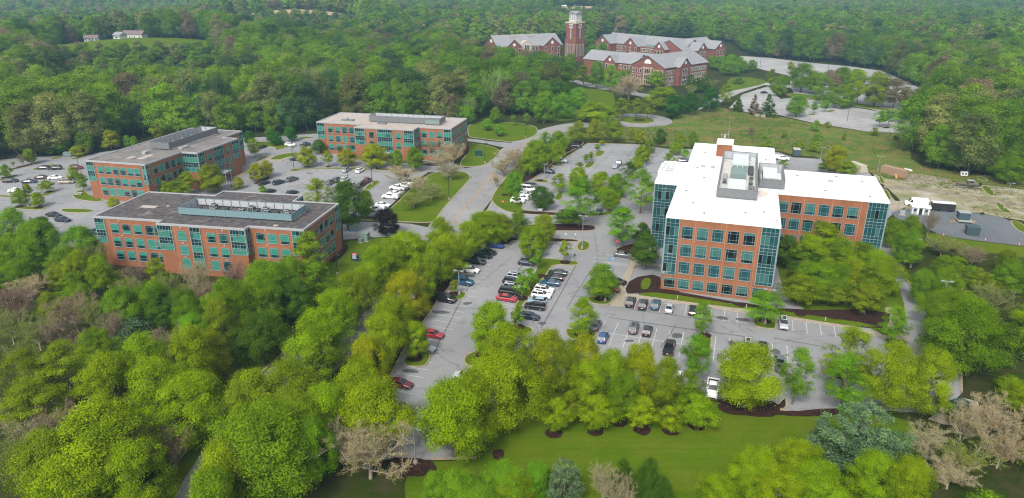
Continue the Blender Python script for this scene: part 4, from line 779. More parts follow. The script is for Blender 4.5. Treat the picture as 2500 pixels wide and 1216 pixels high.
  [66.73,84.84,7.63,6,'bare','olv','tan twiggy tree, fourth from the left in the lower right corner','tan trees in the lower right corner'],
  [75.54,93.46,9.83,8,'bare','tan','tan twiggy tree, fifth from the left in the lower right corner','tan trees in the lower right corner'],
  [73.05,86.79,7.23,7,'bare','tan','tan twiggy tree, sixth from the left in the lower right corner','tan trees in the lower right corner'],
  [-10.4,76.9,4.94,6.83,'maple','grn','fresh green spreading tree, leftmost at the bottom edge under the huge limes','green trees at the bottom edge'],
  [-7.2,76.69,6.27,6.3,'maple','grn','fresh green spreading tree, second from the left at the bottom edge under the huge limes','green trees at the bottom edge'],
  [-7.01,75.95,6.98,8.1,'maple','grn','fresh green spreading tree, third from the left at the bottom edge under the huge limes','green trees at the bottom edge'],
  [-4.03,73.18,6.8,7.45,'maple','grn','fresh green spreading tree, fourth from the left at the bottom edge under the huge limes','green trees at the bottom edge'],
  [-1.28,77.66,7.1,7.86,'maple','grn','fresh green spreading tree, fifth from the left at the bottom edge under the huge limes','green trees at the bottom edge'],
  [-0.24,76.82,6.07,7.35,'maple','lime','fresh green spreading tree, sixth from the left at the bottom edge under the huge limes','green trees at the bottom edge'],
  [7.19,77.82,6.29,9,'pine','blu','blue-green pine at the bottom edge of the lower lawn','bottom edge pine'],
  [12.75,78.39,4.59,7.5,'bare','tan','tan twiggy tree, leftmost beside the bottom edge pine','tan trees beside the pine'],
  [15.15,77.1,4.41,6.5,'bare','tan','tan twiggy tree, second from the left beside the bottom edge pine','tan trees beside the pine'],
  [15.24,79.15,2.58,7.88,'maple','drk','dark green tree, leftmost beside the tan twiggy trees','dark trees at the bottom edge'],
  [18.42,76.63,4.36,9.45,'maple','drk','dark green tree, second from the left beside the tan twiggy trees','dark trees at the bottom edge'],
  [20,76.31,3.98,6.83,'maple','drk','dark green tree, third from the left beside the tan twiggy trees','dark trees at the bottom edge'],
  [28.15,77.15,5.62,6.3,'maple','lime','lime tree, leftmost at the lower edge of the open lawn','lime trees at the lawn edge'],
  [34.28,80.49,5.77,8.4,'maple','lime','lime tree, second from the left at the lower edge of the open lawn','lime trees at the lawn edge'],
  [3.42,78.89,4.48,7.35,'maple','grn','green tree left of the bottom edge pine','green tree left of the pine'],
 ],
 'lamps':[
  [-12.21,148.03,6.11,'grey',-17.9,'grey lamp post on the grass island above the black off-roader'],
  [18.91,177.06,9.5,'grey',-17.9,'tall grey lamp post on the grass island at the lot entrance'],
  [-1.66,182.39,6.4,'grey',-17.9,'grey lamp post in the mulch beside the deep blue crossover'],
  [21.16,144.55,7.99,'grey',-17.9,'grey lamp post in front of the walkway maple'],
  [39.73,129.31,6.1,'grey',-17.9,'grey lamp post rising through the tall birch of the middle row'],
  [53.73,133.48,8.1,'grey',-17.9,'grey lamp post on the tree island before the four-storey block'],
  [-14.65,87.67,6.61,'grey',-17.9,'lamp post at the near end of the front lot with a round concrete foot'],
  [11.54,244.49,6.07,'grey',0,'slim grey lamp post by the navy car in the upper lot'],
  [22.96,196.03,5.95,'grey',-17.9,'grey lamp post at the right end of the long mulch island'],
  [50.71,271.78,6.57,'grey',-17.9,'grey lamp post among the trees right of the upper lot'],
  [-10.57,268.93,8.02,'black',-17.9,'black lamp post on the lawn beside the far office block'],
  [-20.63,221.1,8.08,'black',-17.9,'black lamp post on the lawn left of the yellow-lined road'],
  [6.16,314.7,5.74,'black',-17.9,'black lamp post on the mown lawn at the road bend'],
  [-82.7,259.79,8.46,'black',-17.9,'slim black lamp post at the left end of the far lot strip'],
  [-49.11,238.92,7.65,'black',-17.9,'brown lamp post on the grass tip island'],
  [-57.91,240.83,2.88,'black',-17.9,'slim brown lamp post behind the lime tree'],
  [-96.36,233.01,7.86,'black',-17.9,'slim brown lamp post before the middle office entrance'],
  [-154.45,214.34,7.89,'black',-17.9,'black lamp post between two small maples on the near island'],
  [-161.31,255.32,5.62,'black',-17.9,'brown lamp post beside the dark red crossover'],
  [121.44,210.7,6.74,'grey',-17.9,'grey lamp post beside the concrete apron'],
  [137.89,258.08,5.55,'grey',-17.9,'grey lamp post by the tan container'],
  [155.58,212.05,8.39,'grey',-17.9,'grey lamp post on the yard island with two arms'],
  [122.22,272.76,2.83,'grey',-17.9,'grey lamp post at the small back lot'],
  [100.97,164.53,7.6,'grey',-17.9,'grey lamp post by the side road wood, upper one'],
  [94.94,140.43,6.89,'grey',-17.9,'grey lamp post by the side road wood, lower one'],
  [168.35,352.96,8.61,'black',-17.9,'black lamp post in the open pale lot'],
  [194.7,567.14,9.74,'black',-17.9,'black lamp post at the left of the farthest pale lot'],
  [216.56,546.83,6.96,'black',-17.9,'black lamp post in the middle of the farthest pale lot'],
  [239.56,546.83,6.96,'black',-17.9,'black lamp post toward the right of the farthest pale lot'],
  [155.77,452.96,9.04,'black',-17.9,'black lamp post on the school road verge'],
  [-43.01,159.45,5.18,'black',-17.9,'brown lamp post on the lawn at the near office corner'],
 ],
 'props':{'person':[26.29,152.29],'hydrant':[18.95,145.95],'stop1':[28.19,176.52],'stop2':[-2.94,211.77],'board':[-40.39,167.94],'ebox':[-13.54,279.98],'tbox1':[-40.88,183.52],'tbox2':[-41.83,181.95],'bench':[-145.34,226.61],'van':[129.14,214.71],'trailer':[134.68,209.8],'kiosk':[126.01,206.9],'boat':[157.86,235.07],'dumpster':[130.86,188.27],'flatbed':[135.33,199.62],'genbox':[165.51,250.24],'tancont':[140.21,250.9],'crmcont':[129.6,257.5],'grycont':[115.92,281.59],'hvac':[119.92,205.6],'gdump1':[76.15,101.64],'gdump2':[73.79,100.63],'ldump1':[-180.08,279.87],'ldump2':[-177.67,280.82],'ldump3':[-174.27,283.56],'cones':[[146.48,209.21],[131.75,183.4],[138.87,180.02],[122.49,187.71]],'bollards':[[37.74,145.46],[51.97,140.76],[67.01,134.69]],'signs':[[12.56,185.02],[15.09,184.78],[17.73,184.46]],'signs2':[[16.17,168.49],[-65.29,263.42],[-112.82,347.95]],'bush':[73.15,97.92],'blocks':[[126.79,364.67],[129.32,362.85]],'gate':[155.62,468.84],'board2':[149.17,258.08],'bfence':[[109.01,194.69],[87.24,126.83]],'barrel':[144.6,205.6],'house1':[-321.1,624.79],'house2':[-349.42,609.36],'house3':[-316.34,592.04],'house4':[103.8,1230.78],'sheds':[[-346.61,513.56],[-332.17,513.56],[-344.48,499.98],[-230.72,580.26],[-197.89,550.45],[83.67,1197.18]]},
 'forest_clear':[
  [-280.62,252.98],
  [-215.72,267.95],
  [-179.94,277.73],
  [-170.12,300.14],
  [-146.63,311.38],
  [-117.78,318.15],
  [-91.55,328.84],
  [-58.61,346.17],
  [-22.23,346.17],
  [-14.62,358.69],
  [2.11,361.95],
  [17.49,376.75],
  [28.16,388.92],
  [33.99,421.36],
  [33.99,455.87],
  [14.06,492.21],
  [-23.37,512.5],
  [-46.31,606.61],
  [-45.7,740.44],
  [81.66,766.92],
  [99.11,805.2],
  [234.78,776.15],
  [212.62,650.11],
  [283.98,555.78],
  [268.09,494.17],
  [244.85,418.46],
  [211.34,348.2],
  [172.64,303.28],
  [154.94,264.83],
  [163.82,252.98],
  [181.16,240.48],
  [252.46,224.84],
  [88.23,60.79],
  [-131.16,60.79],
 ],
 'clear2':[[[-343.92,493.44],[-359.91,520.61],[-334.78,524.21],[-315.18,493.44]]],
 'wildL':[[-205.12,189.27],[-133.75,187.58],[-104.99,163.8],[-79.27,149.15],[-50.32,154.97],[-42.17,145.83],[-48.37,119.2],[-50.81,93.03],[-49.55,79.12],[-45.31,60.79],[-112.08,60.79]],
 'wildR':[[106.89,167.85],[115.13,167.85],[127.53,161.19],[170.4,152.6],[97.77,60.79],[51.51,60.79],[76.24,95.17],[85.8,111.13],[93.69,130.05],[100.28,149.15]],
}
# ------------------------------------------------------------------ helpers
COL=scene.collection
def newobj(name,data=None,parent=None,loc=(0,0,0),rz=0,color=None):
    o=bpy.data.objects.new(name,data); COL.objects.link(o)
    if parent: o.parent=parent
    o.location=loc; o.rotation_euler=(0,0,rz)
    if color: o.color=(*color,1)
    return o
def tag(o,label,cat,group=None):
    o['label']=label; o['category']=cat
    if group: o['group']=group
    return o
def thing(name,label,cat,loc=(0,0,0),rz=0,group=None): return tag(newobj(name,None,None,loc,rz),label,cat,group)
def kind(o,k): o['kind']=k; return o
class MB:
    def __init__(s): s.v=[]; s.f=[]; s.m=[]
    def add(s,vs,fs,mi=0):
        n=len(s.v); s.v+=[tuple(map(float,p)) for p in vs]; s.f+=[tuple(i+n for i in f) for f in fs]; s.m+=[mi]*len(fs); return s
    def box(s,x0,x1,y0,y1,z0,z1,mi=0):
        return s.add([(x0,y0,z0),(x1,y0,z0),(x1,y1,z0),(x0,y1,z0),(x0,y0,z1),(x1,y0,z1),(x1,y1,z1),(x0,y1,z1)],[(0,3,2,1),(4,5,6,7),(0,1,5,4),(1,2,6,5),(2,3,7,6),(3,0,4,7)],mi)
    def prism(s,pts,z0,z1,mi=0,cap=True,bottom=False):
        n=len(pts); s.add([(x,y,z0) for x,y in pts]+[(x,y,z1) for x,y in pts],[(i,(i+1)%n,n+(i+1)%n,n+i) for i in range(n)]+([tuple(range(n,2*n))] if cap else [])+([tuple(range(n-1,-1,-1))] if bottom else []),mi); return s
    def tube(s,a,b,r0,r1=None,n=6,mi=0,cap=True):
        a=Vector(a);b=Vector(b);r1=r0 if r1 is None else r1
        d=(b-a).normalized(); t=d.orthogonal().normalized(); u=d.cross(t)
        vs=[a+(t*math.cos(2*math.pi*i/n)+u*math.sin(2*math.pi*i/n))*r0 for i in range(n)]+[b+(t*math.cos(2*math.pi*i/n)+u*math.sin(2*math.pi*i/n))*r1 for i in range(n)]
        fs=[(i,(i+1)%n,n+(i+1)%n,n+i) for i in range(n)]
        if cap: fs+=[tuple(range(n-1,-1,-1)),tuple(range(n,2*n))]
        return s.add(vs,fs,mi)
    def lathe(s,prof,n=10,mi=0,c=(0,0,0)):
        k=len(prof); vs=[(c[0]+r*math.cos(2*math.pi*i/n),c[1]+r*math.sin(2*math.pi*i/n),c[2]+z) for r,z in prof for i in range(n)]
        fs=[(j*n+i,j*n+(i+1)%n,(j+1)*n+(i+1)%n,(j+1)*n+i) for j in range(k-1) for i in range(n)]
        return s.add(vs,fs,mi)
    def mesh(s,name,mats,smooth=False):
        me=bpy.data.meshes.new(name); me.from_pydata(s.v,[],s.f)
        for m in (mats if isinstance(mats,(list,tuple)) else [mats]): me.materials.append(m)
        me.polygons.foreach_set('material_index',s.m)
        if smooth: me.polygons.foreach_set('use_smooth',[True]*len(s.f))
        me.update(); return me
    def build(s,name,mats,parent=None,loc=(0,0,0),rz=0,smooth=False,color=None): return newobj(name,s.mesh(name,mats,smooth),parent,loc,rz,color)
def area2(p): return sum(p[i][0]*p[(i+1)%len(p)][1]-p[(i+1)%len(p)][0]*p[i][1] for i in range(len(p)))
def ccw(p): return list(p) if area2(p)>0 else list(p)[::-1]
def chaikin(p,n=2,closed=True,k=.25):
    for _ in range(n):
        q=[]; m=len(p)
        for i in range(m if closed else m-1):
            a,b=p[i],p[(i+1)%m]
            q+=[(a[0]*(1-k)+b[0]*k,a[1]*(1-k)+b[1]*k),(a[0]*k+b[0]*(1-k),a[1]*k+b[1]*(1-k))]
        if not closed: q=[p[0]]+q[1:-1]+[p[-1]]
        p=q
    return p
def dedupe(p,e=.05):
    q=[]
    for a in p:
        if not q or math.hypot(a[0]-q[-1][0],a[1]-q[-1][1])>e: q.append(tuple(a))
    return q
def inset(p,d,closed=True):
    n=len(p); out=[]
    for i in range(n):
        a=p[i-1] if (closed or i>0) else p[i]; b=p[i]; c=p[(i+1)%n] if (closed or i<n-1) else p[i]
        d1=Vector((b[0]-a[0],b[1]-a[1])); d2=Vector((c[0]-b[0],c[1]-b[1]))
        if d1.length<1e-6: d1=d2
        if d2.length<1e-6: d2=d1
        d1=d1.normalized(); d2=d2.normalized()
        n1=Vector((-d1.y,d1.x)); n2=Vector((-d2.y,d2.x)); m=(n1+n2)
        if m.length<.3: m=n1
        m=m.normalized(); k=d/max(.5,m.dot(n1)); out.append((b[0]+m.x*k,b[1]+m.y*k))
    return out
# ------------------------------------------------------------------ materials
def mat(name,col=(.5,.5,.5),rough=.8,spec=.3,metal=0):
    m=bpy.data.materials.new(name); m.use_nodes=True; b=m.node_tree.nodes['Principled BSDF']
    b.inputs['Base Color'].default_value=(*col,1); b.inputs['Roughness'].default_value=rough; b.inputs['Specular IOR Level'].default_value=spec; b.inputs['Metallic'].default_value=metal
    return m
def N(m,t,**kw):
    n=m.node_tree.nodes.new(t)
    for k,v in kw.items():
        if k in n.inputs: n.inputs[k].default_value=v
        else: setattr(n,k,v)
    return n
def LK(m,a,b): m.node_tree.links.new(a,b)
def noise(m,scale,detail=4,rough=.6,vec=None,dist=0):
    n=N(m,'ShaderNodeTexNoise'); n.inputs['Scale'].default_value=scale; n.inputs['Detail'].default_value=detail; n.inputs['Roughness'].default_value=rough; n.inputs['Distortion'].default_value=dist
    if vec: LK(m,vec,n.inputs['Vector'])
    return n
def ramp(m,src,stops):
    r=N(m,'ShaderNodeValToRGB'); e=r.color_ramp.elements
    while len(e)<len(stops): e.new(.5)
    for i,(p,c) in enumerate(stops): e[i].position=p; e[i].color=(*c,1) if len(c)==3 else c
    LK(m,src,r.inputs[0]); return r
def mixc(m,f,a,b,mode='MIX'):
    n=N(m,'ShaderNodeMix',data_type='RGBA',blend_type=mode)
    for i,v in ((0,f),(6,a),(7,b)):
        if hasattr(v,'links') or hasattr(v,'is_linked'): LK(m,v,n.inputs[i])
        elif i==0: n.inputs[0].default_value=v
        else: n.inputs[i].default_value=(*v,1)
    return n.outputs[2]
def coord(m,kind='Object'): return N(m,'ShaderNodeTexCoord').outputs[kind]
def bump(m,h,strength=.4,dist=.1):
    b=N(m,'ShaderNodeBump'); b.inputs['Strength'].default_value=strength; b.inputs['Distance'].default_value=dist
    LK(m,h,b.inputs['Height']); LK(m,b.outputs[0],m.node_tree.nodes['Principled BSDF'].inputs['Normal'])
def base(m,c): LK(m,c,m.node_tree.nodes['Principled BSDF'].inputs['Base Color'])
def geopos(m): return N(m,'ShaderNodeNewGeometry').outputs['Position']
def ground_mat(name,c1,c2,c3,s1=.05,s2=.8,rough=.95,s3=6):
    m=mat(name,rough=rough,spec=0); p=geopos(m)
    a=ramp(m,noise(m,s1,5,.6,p).outputs[0],[(.35,c1),(.65,c2)]); 
    f=ramp(m,noise(m,s2,5,.65,p).outputs[0],[(.42,(0,0,0)),(.68,(1,1,1))])
    c=mixc(m,f.outputs[0],a.outputs[0],c3)
    g=noise(m,s3,3,.7,p); v=ramp(m,g.outputs[0],[(.25,(.72,.72,.72)),(.75,(1.2,1.2,1.2))])
    base(m,mixc(m,1.0,c,v.outputs[0],'MULTIPLY')); bump(m,g.outputs[0],.35,.08); return m
M={}
M['floor']=ground_mat('forest_floor',(.022,.035,.006),(.036,.055,.008),(.055,.045,.022),.03,.35)
def lawn_mat(name,c1,c2,dry):
    m=mat(name,rough=.95,spec=0); p=geopos(m)
    mp=N(m,'ShaderNodeMapping'); mp.inputs['Rotation'].default_value=(0,0,R(14)); mp.inputs['Scale'].default_value=(.12,1.3,1); LK(m,p,mp.inputs[0])
    st=noise(m,.55,4,.6,mp.outputs[0]); big=noise(m,.11,6,.7,p); fine=noise(m,5,4,.7,p)
    a=mixc(m,ramp(m,st.outputs[0],[(.3,(.1,.1,.1)),(.7,(.9,.9,.9))]).outputs[0],c1,c2)
    b=mixc(m,ramp(m,big.outputs[0],[(.42,(0,0,0)),(.72,(.9,.9,.9))]).outputs[0],a,dry)
    v=ramp(m,fine.outputs[0],[(.25,(.75,.75,.75)),(.75,(1.2,1.2,1.2))])
    base(m,mixc(m,1.0,b,v.outputs[0],'MULTIPLY')); bump(m,fine.outputs[0],.4,.06); return m
M['grass']=lawn_mat('mown_grass',(.055,.105,.004),(.085,.14,.005),(.115,.135,.014))
M['meadow']=ground_mat('rough_meadow',(.06,.12,.014),(.1,.15,.024),(.19,.14,.055),.05,.13,.95,1.2)
M['dirt']=ground_mat('dirt_yard',(.15,.155,.05),(.27,.245,.15),(.38,.345,.285),.05,.11,.95,4)
M['dirt2']=ground_mat('bare_dirt',(.24,.2,.15),(.3,.26,.2),(.17,.15,.09),.1,.25,.95,3)
M['gravel']=ground_mat('blue_gravel',(.13,.142,.155),(.165,.178,.19),(.1,.11,.12),.1,3,.95,9)
M['field']=ground_mat('stubble',(.36,.27,.14),(.4,.3,.17),(.3,.23,.12),.02,.1)
M['mulch']=ground_mat('bark_mulch',(.026,.012,.01),(.036,.018,.014),(.055,.034,.026),.2,2,.95,8)
M['concrete']=ground_mat('concrete',(.33,.285,.215),(.37,.325,.25),(.27,.23,.17),.15,1.2,.9,7)
M['kerb']=ground_mat('kerb_concrete',(.33,.28,.2),(.37,.32,.235),(.26,.21,.145),.2,.9,.9,5)
def asphalt(name,k,tint=(1,1,1.012)):
    m=mat(name,rough=.9,spec=.2); p=geopos(m)
    a=ramp(m,noise(m,.045,5,.6,p).outputs[0],[(.3,tuple(k*.78*t for t in tint)),(.7,tuple(k*1.14*t for t in tint))])
    fine=noise(m,9,3,.7,p); v=ramp(m,fine.outputs[0],[(.3,(.85,.85,.85)),(.7,(1.12,1.12,1.12))])
    c=mixc(m,1.0,a.outputs[0],v.outputs[0],'MULTIPLY')
    st=ramp(m,noise(m,.28,4,.6,p,.6).outputs[0],[(.58,(0,0,0)),(.7,(.5,.5,.5))])      # oil stains and damp spots
    c=mixc(m,st.outputs[0],c,(k*.42,k*.43,k*.46))
    vo=N(m,'ShaderNodeTexVoronoi',feature='DISTANCE_TO_EDGE'); vo.inputs['Scale'].default_value=.042
    wv=noise(m,.5,3,.6,p); ad=N(m,'ShaderNodeVectorMath',operation='ADD'); sc=N(m,'ShaderNodeVectorMath',operation='SCALE'); sc.inputs['Scale'].default_value=1.6
    LK(m,wv.outputs['Color'],sc.inputs[0]); LK(m,sc.outputs[0],ad.inputs[0]); LK(m,p,ad.inputs[1]); LK(m,ad.outputs[0],vo.inputs['Vector'])
    ck=ramp(m,vo.outputs['Distance'],[(.0015,(.4,.4,.4)),(.005,(0,0,0))])                   # sealed cracks
    c=mixc(m,ck.outputs[0],c,(.05,.05,.055))
    base(m,c); bump(m,fine.outputs[0],.25,.03); return m
M['asphalt']=asphalt('faded_asphalt',.245)
M['road']=asphalt('road_asphalt',.24,(1.02,1,.98))
M['pale']=asphalt('pale_asphalt',.31,(1.03,1,.97))
def worn(name,col,lo=.45,hi=.62):
    m=mat(name,col,.8,.2); p=geopos(m); f=ramp(m,noise(m,3,4,.7,p).outputs[0],[(.35,(.45,.45,.45)),(.6,(1,1,1))])
    base(m,mixc(m,1.0,col,f.outputs[0],'MULTIPLY')); return m
M['white']=worn('white_line_paint',(.62,.62,.6)); M['yellow']=worn('yellow_line_paint',(.55,.27,.02)); M['bluepaint']=worn('blue_bay_paint',(.12,.3,.5))
M['crack']=mat('tar_seal',(.04,.04,.042),.7)
M['patch']=asphalt('asphalt_patch',.09)
def brick(name,c1,c2,stain):
    m=mat(name,rough=.9,spec=.2); g=N(m,'ShaderNodeNewGeometry'); p=coord(m)
    b=N(m,'ShaderNodeTexBrick'); b.inputs['Color1'].default_value=(*c1,1); b.inputs['Color2'].default_value=(*c2,1); b.inputs['Mortar'].default_value=(.27,.19,.13,1)
    b.inputs['Scale'].default_value=1; b.inputs['Brick Width'].default_value=.22; b.inputs['Row Height'].default_value=.08; b.inputs['Mortar Size'].default_value=.006
    # run the courses along whichever way the wall faces
    sx=N(m,'ShaderNodeSeparateXYZ'); LK(m,p,sx.inputs[0]); ad=N(m,'ShaderNodeMath',operation='ADD'); LK(m,sx.outputs[0],ad.inputs[0]); LK(m,sx.outputs[1],ad.inputs[1])
    cx=N(m,'ShaderNodeCombineXYZ'); LK(m,ad.outputs[0],cx.inputs[0]); LK(m,sx.outputs[2],cx.inputs[1]); LK(m,cx.outputs[0],b.inputs['Vector'])
    mp=N(m,'ShaderNodeMapping'); mp.inputs['Scale'].default_value=(.5,.5,.06); LK(m,p,mp.inputs[0])
    s=ramp(m,noise(m,1.2,5,.6,mp.outputs[0]).outputs[0],[(.52,(0,0,0)),(.8,(.7,.7,.7))])
    c=mixc(m,s.outputs[0],b.outputs['Color'],stain); v=ramp(m,noise(m,.18,3,.5,p).outputs[0],[(.3,(.86,.86,.86)),(.7,(1.1,1.1,1.1))])
    base(m,mixc(m,1.0,c,v.outputs[0],'MULTIPLY')); return m
M['brick']=brick('orange_brick',(.285,.1,.042),(.24,.08,.033),(.175,.06,.028))
M['brick2']=brick('dark_red_brick',(.19,.055,.045),(.15,.04,.035),(.13,.05,.042))
def roof_mat(name,c1,c2,c3,s=.35):
    m=mat(name,rough=.9,spec=.2); p=coord(m)
    a=ramp(m,noise(m,s,6,.7,p,.4).outputs[0],[(.32,c1),(.62,c2)]); f=ramp(m,noise(m,s*.4,4,.6,p).outputs[0],[(.58,(0,0,0)),(.72,(.8,.8,.8))])
    g=noise(m,4,4,.7,p); v=ramp(m,g.outputs[0],[(.3,(.8,.8,.8)),(.7,(1.15,1.15,1.15))])
    base(m,mixc(m,1.0,mixc(m,f.outputs[0],a.outputs[0],c3),v.outputs[0],'MULTIPLY')); return m
M['roofA']=roof_mat('dark_gravel_roof',(.036,.031,.034),(.115,.102,.1),(.24,.21,.175),.8)
M['roofB']=roof_mat('grey_gravel_roof',(.12,.11,.105),(.21,.195,.18),(.08,.072,.07))
M['roofC']=roof_mat('pale_gravel_roof',(.33,.285,.25),(.39,.345,.31),(.29,.25,.225))
M['roofD']=roof_mat('white_membrane',(.68,.68,.68),(.74,.74,.74),(.56,.55,.53),.12)
M['roofW']=roof_mat('dirty_membrane',(.5,.48,.44),(.6,.585,.55),(.36,.33,.28),.4)
M['stain']=roof_mat('rust_stain',(.5,.36,.3),(.7,.66,.6),(.35,.13,.1),1.2)
M['coping']=mat('coping_metal',(.32,.32,.33),.5); M['mullion']=mat('pale_aluminium',(.22,.28,.28),.45)
M['glassD']=mat('dark_teal_glass',(.004,.028,.03),.06,.5); M['glassL']=mat('blind_behind_teal_glass',(.035,.2,.15),.25,.4)
M['glassM']=mat('mid_teal_glass',(.012,.085,.085),.08,.5); M['glassT']=mat('tinted_glass',(.011,.06,.068),.06,.5); M['glassT2']=mat('shade_behind_tinted_glass',(.042,.125,.118),.15,.4); M['glassK']=mat('unlit_room_glass',(.004,.01,.012),.06,.5)
M['screenA']=mat('teal_metal_panel',(.15,.24,.26),.5); M['screenG']=mat('grey_metal_panel',(.15,.155,.16),.5); M['screenin']=mat('panel_back',(.36,.38,.4),.6); M['steel']=mat('steel_strut',(.2,.2,.2),.5)
M['unit']=mat('unit_casing',(.3,.31,.3),.5); M['unitdk']=mat('unit_louver',(.06,.07,.07),.6); M['unitw']=mat('unit_white',(.5,.54,.52),.5); M['unitgn']=mat('unit_greygreen',(.17,.23,.21),.5)
M['slate']=roof_mat('grey_shingle_roof',(.215,.218,.225),(.245,.248,.256),(.2,.203,.21),.2); M['trim']=mat('cream_trim',(.42,.375,.31),.7); M['whitep']=mat('white_paint',(.66,.66,.66),.6)
M['greyw']=mat('grey_louver',(.3,.28,.28),.7); M['darkeave']=mat('dark_eave',(.06,.05,.055),.7)
M['polegrey']=mat('galvanised_pole',(.3,.31,.32),.45,.5,.3); M['poleblk']=mat('brown_black_pole',(.03,.026,.024),.5); M['lens']=mat('lamp_lens',(.7,.7,.68),.3)
M['tyre']=mat('tyre_rubber',(.015,.015,.015),.85); M['rim']=mat('wheel_rim',(.35,.35,.36),.35,.5,.8); M['carglass']=mat('car_glass',(.012,.016,.018),.05,.7); M['headl']=mat('headlamp',(.7,.72,.75),.15,.7); M['taill']=mat('tail_lamp',(.35,.01,.012),.25,.6); M['trimblk']=mat('black_trim',(.02,.02,.021),.6)
M['red']=mat('red_enamel',(.5,.02,.025),.4); M['orange']=mat('safety_orange',(.75,.13,.03),.6); M['green']=mat('dumpster_green',(.012,.06,.05),.5); M['slatebl']=mat('container_slate',(.045,.075,.085),.5); M['tanp']=mat('tan_container',(.3,.2,.13),.6); M['cream']=mat('cream_container',(.42,.39,.3),.6); M['wood']=mat('raw_timber',(.45,.27,.1),.8); M['navy']=mat('sign_blue',(.01,.04,.09),.5); M['skin']=mat('skin',(.4,.25,.18),.6); M['cloth1']=mat('dark_green_jacket',(.03,.045,.02),.8); M['cloth2']=mat('dark_trousers',(.02,.02,.025),.8); M['olivep']=mat('boat_hull_paint',(.13,.12,.09),.5); M['siding']=mat('pale_siding',(.5,.5,.46),.7); M['shing']=mat('brown_shingles',(.16,.12,.12),.8)
# paint: the colour of each car comes from its own object colour
m=mat('car_paint',rough=.28,spec=.55); oi=N(m,'ShaderNodeObjectInfo'); base(m,oi.outputs['Color']); m.node_tree.nodes['Principled BSDF'].inputs['Coat Weight'].default_value=.5; m.node_tree.nodes['Principled BSDF'].inputs['Coat Roughness'].default_value=.06; M['paint']=m
def leafmat(name,src):
    m=bpy.data.materials.new(name); m.use_nodes=True; nt=m.node_tree; nt.nodes.clear()
    out=N(m,'ShaderNodeOutputMaterial')
    if src=='object': c=N(m,'ShaderNodeObjectInfo').outputs['Color']
    else: c=N(m,'ShaderNodeAttribute',attribute_type='INSTANCER',attribute_name='leafcol').outputs['Color']
    t=N(m,'ShaderNodeAttribute',attribute_type='GEOMETRY',attribute_name='tint').outputs['Fac']
    r=ramp(m,t,[(0,(.45,.52,.45)),(.5,(1,1,1)),(1,(1.4,1.36,1.0))])
    c=mixc(m,1.0,c,r.outputs[0],'MULTIPLY')
    d=N(m,'ShaderNodeBsdfDiffuse'); tr=N(m,'ShaderNodeBsdfTranslucent'); LK(m,c,d.inputs[0])
    hsv=N(m,'ShaderNodeHueSaturation'); hsv.inputs['Value'].default_value=1.15; hsv.inputs['Saturation'].default_value=1.1; LK(m,c,hsv.inputs['Color']); LK(m,hsv.outputs[0],tr.inputs[0])
    mx=N(m,'ShaderNodeMixShader'); mx.inputs[0].default_value=.26; LK(m,d.outputs[0],mx.inputs[1]); LK(m,tr.outputs[0],mx.inputs[2])
    gl=N(m,'ShaderNodeBsdfGlossy'); gl.inputs['Roughness'].default_value=.55; gl.inputs[0].default_value=(.6,.65,.6,1)
    m2=N(m,'ShaderNodeMixShader'); m2.inputs[0].default_value=.006; LK(m,mx.outputs[0],m2.inputs[1]); LK(m,gl.outputs[0],m2.inputs[2]); LK(m,m2.outputs[0],out.inputs[0]); return m
M['leaf']=leafmat('leaves','object'); M['fleaf']=leafmat('wood_leaves','inst')
m=mat('bark',rough=.95,spec=.1); base(m,ramp(m,noise(m,14,4,.7,coord(m)).outputs[0],[(.3,(.07,.055,.045)),(.7,(.2,.17,.145))]).outputs[0]); M['bark']=m
M['twig']=mat('twig_bark',(.29,.25,.19),.9,.1)
# ------------------------------------------------------------------ terrain
def sst(a,b,x):
    t=np.clip((x-a)/(b-a),0,1); return t*t*(3-2*t)
def terr(x,y):
    x=np.asarray(x,float); y=np.asarray(y,float); r=np.hypot(x,y)
    n1=np.sin(x*.0061+1.3)*np.cos(y*.0047+.4)+.6*np.sin(x*.0133-y*.0071+2.1)
    n2=np.sin(x*.0017+.7)*np.cos(y*.0013+1.1)+.5*np.sin(x*.0034+y*.0021)
    b=sum(hz_*np.exp(-((x-hx)**2+(y-hy)**2)/(2*sg*sg)) for hx,hy,hz_,sg,rx,ry,mm,nm in D['hills'])
    return -.1+b+sst(950,1500,r)*5*n1+sst(1900,4200,r)*(22+26*n2)
def build_terrain():
    g=np.concatenate([np.linspace(-7000,-2200,17)[:-1],np.linspace(-2200,2200,141),np.linspace(2200,7000,17)[1:]])
    gy=np.concatenate([np.linspace(-1500,-200,6)[:-1],np.linspace(-200,2600,101),np.linspace(2600,7000,19)[1:]])
    X,Y=np.meshgrid(g,gy); Z=terr(X,Y); nx,ny=len(g),len(gy)
    v=np.stack([X,Y,Z],-1).reshape(-1,3)
    f=[(j*nx+i,j*nx+i+1,(j+1)*nx+i+1,(j+1)*nx+i) for j in range(ny-1) for i in range(nx-1)]
    me=bpy.data.meshes.new('terrain'); me.from_pydata(v.tolist(),[],f); me.materials.append(M['floor']); me.polygons.foreach_set('use_smooth',[True]*len(f))
    kind(newobj('terrain',me),'structure')
build_terrain()
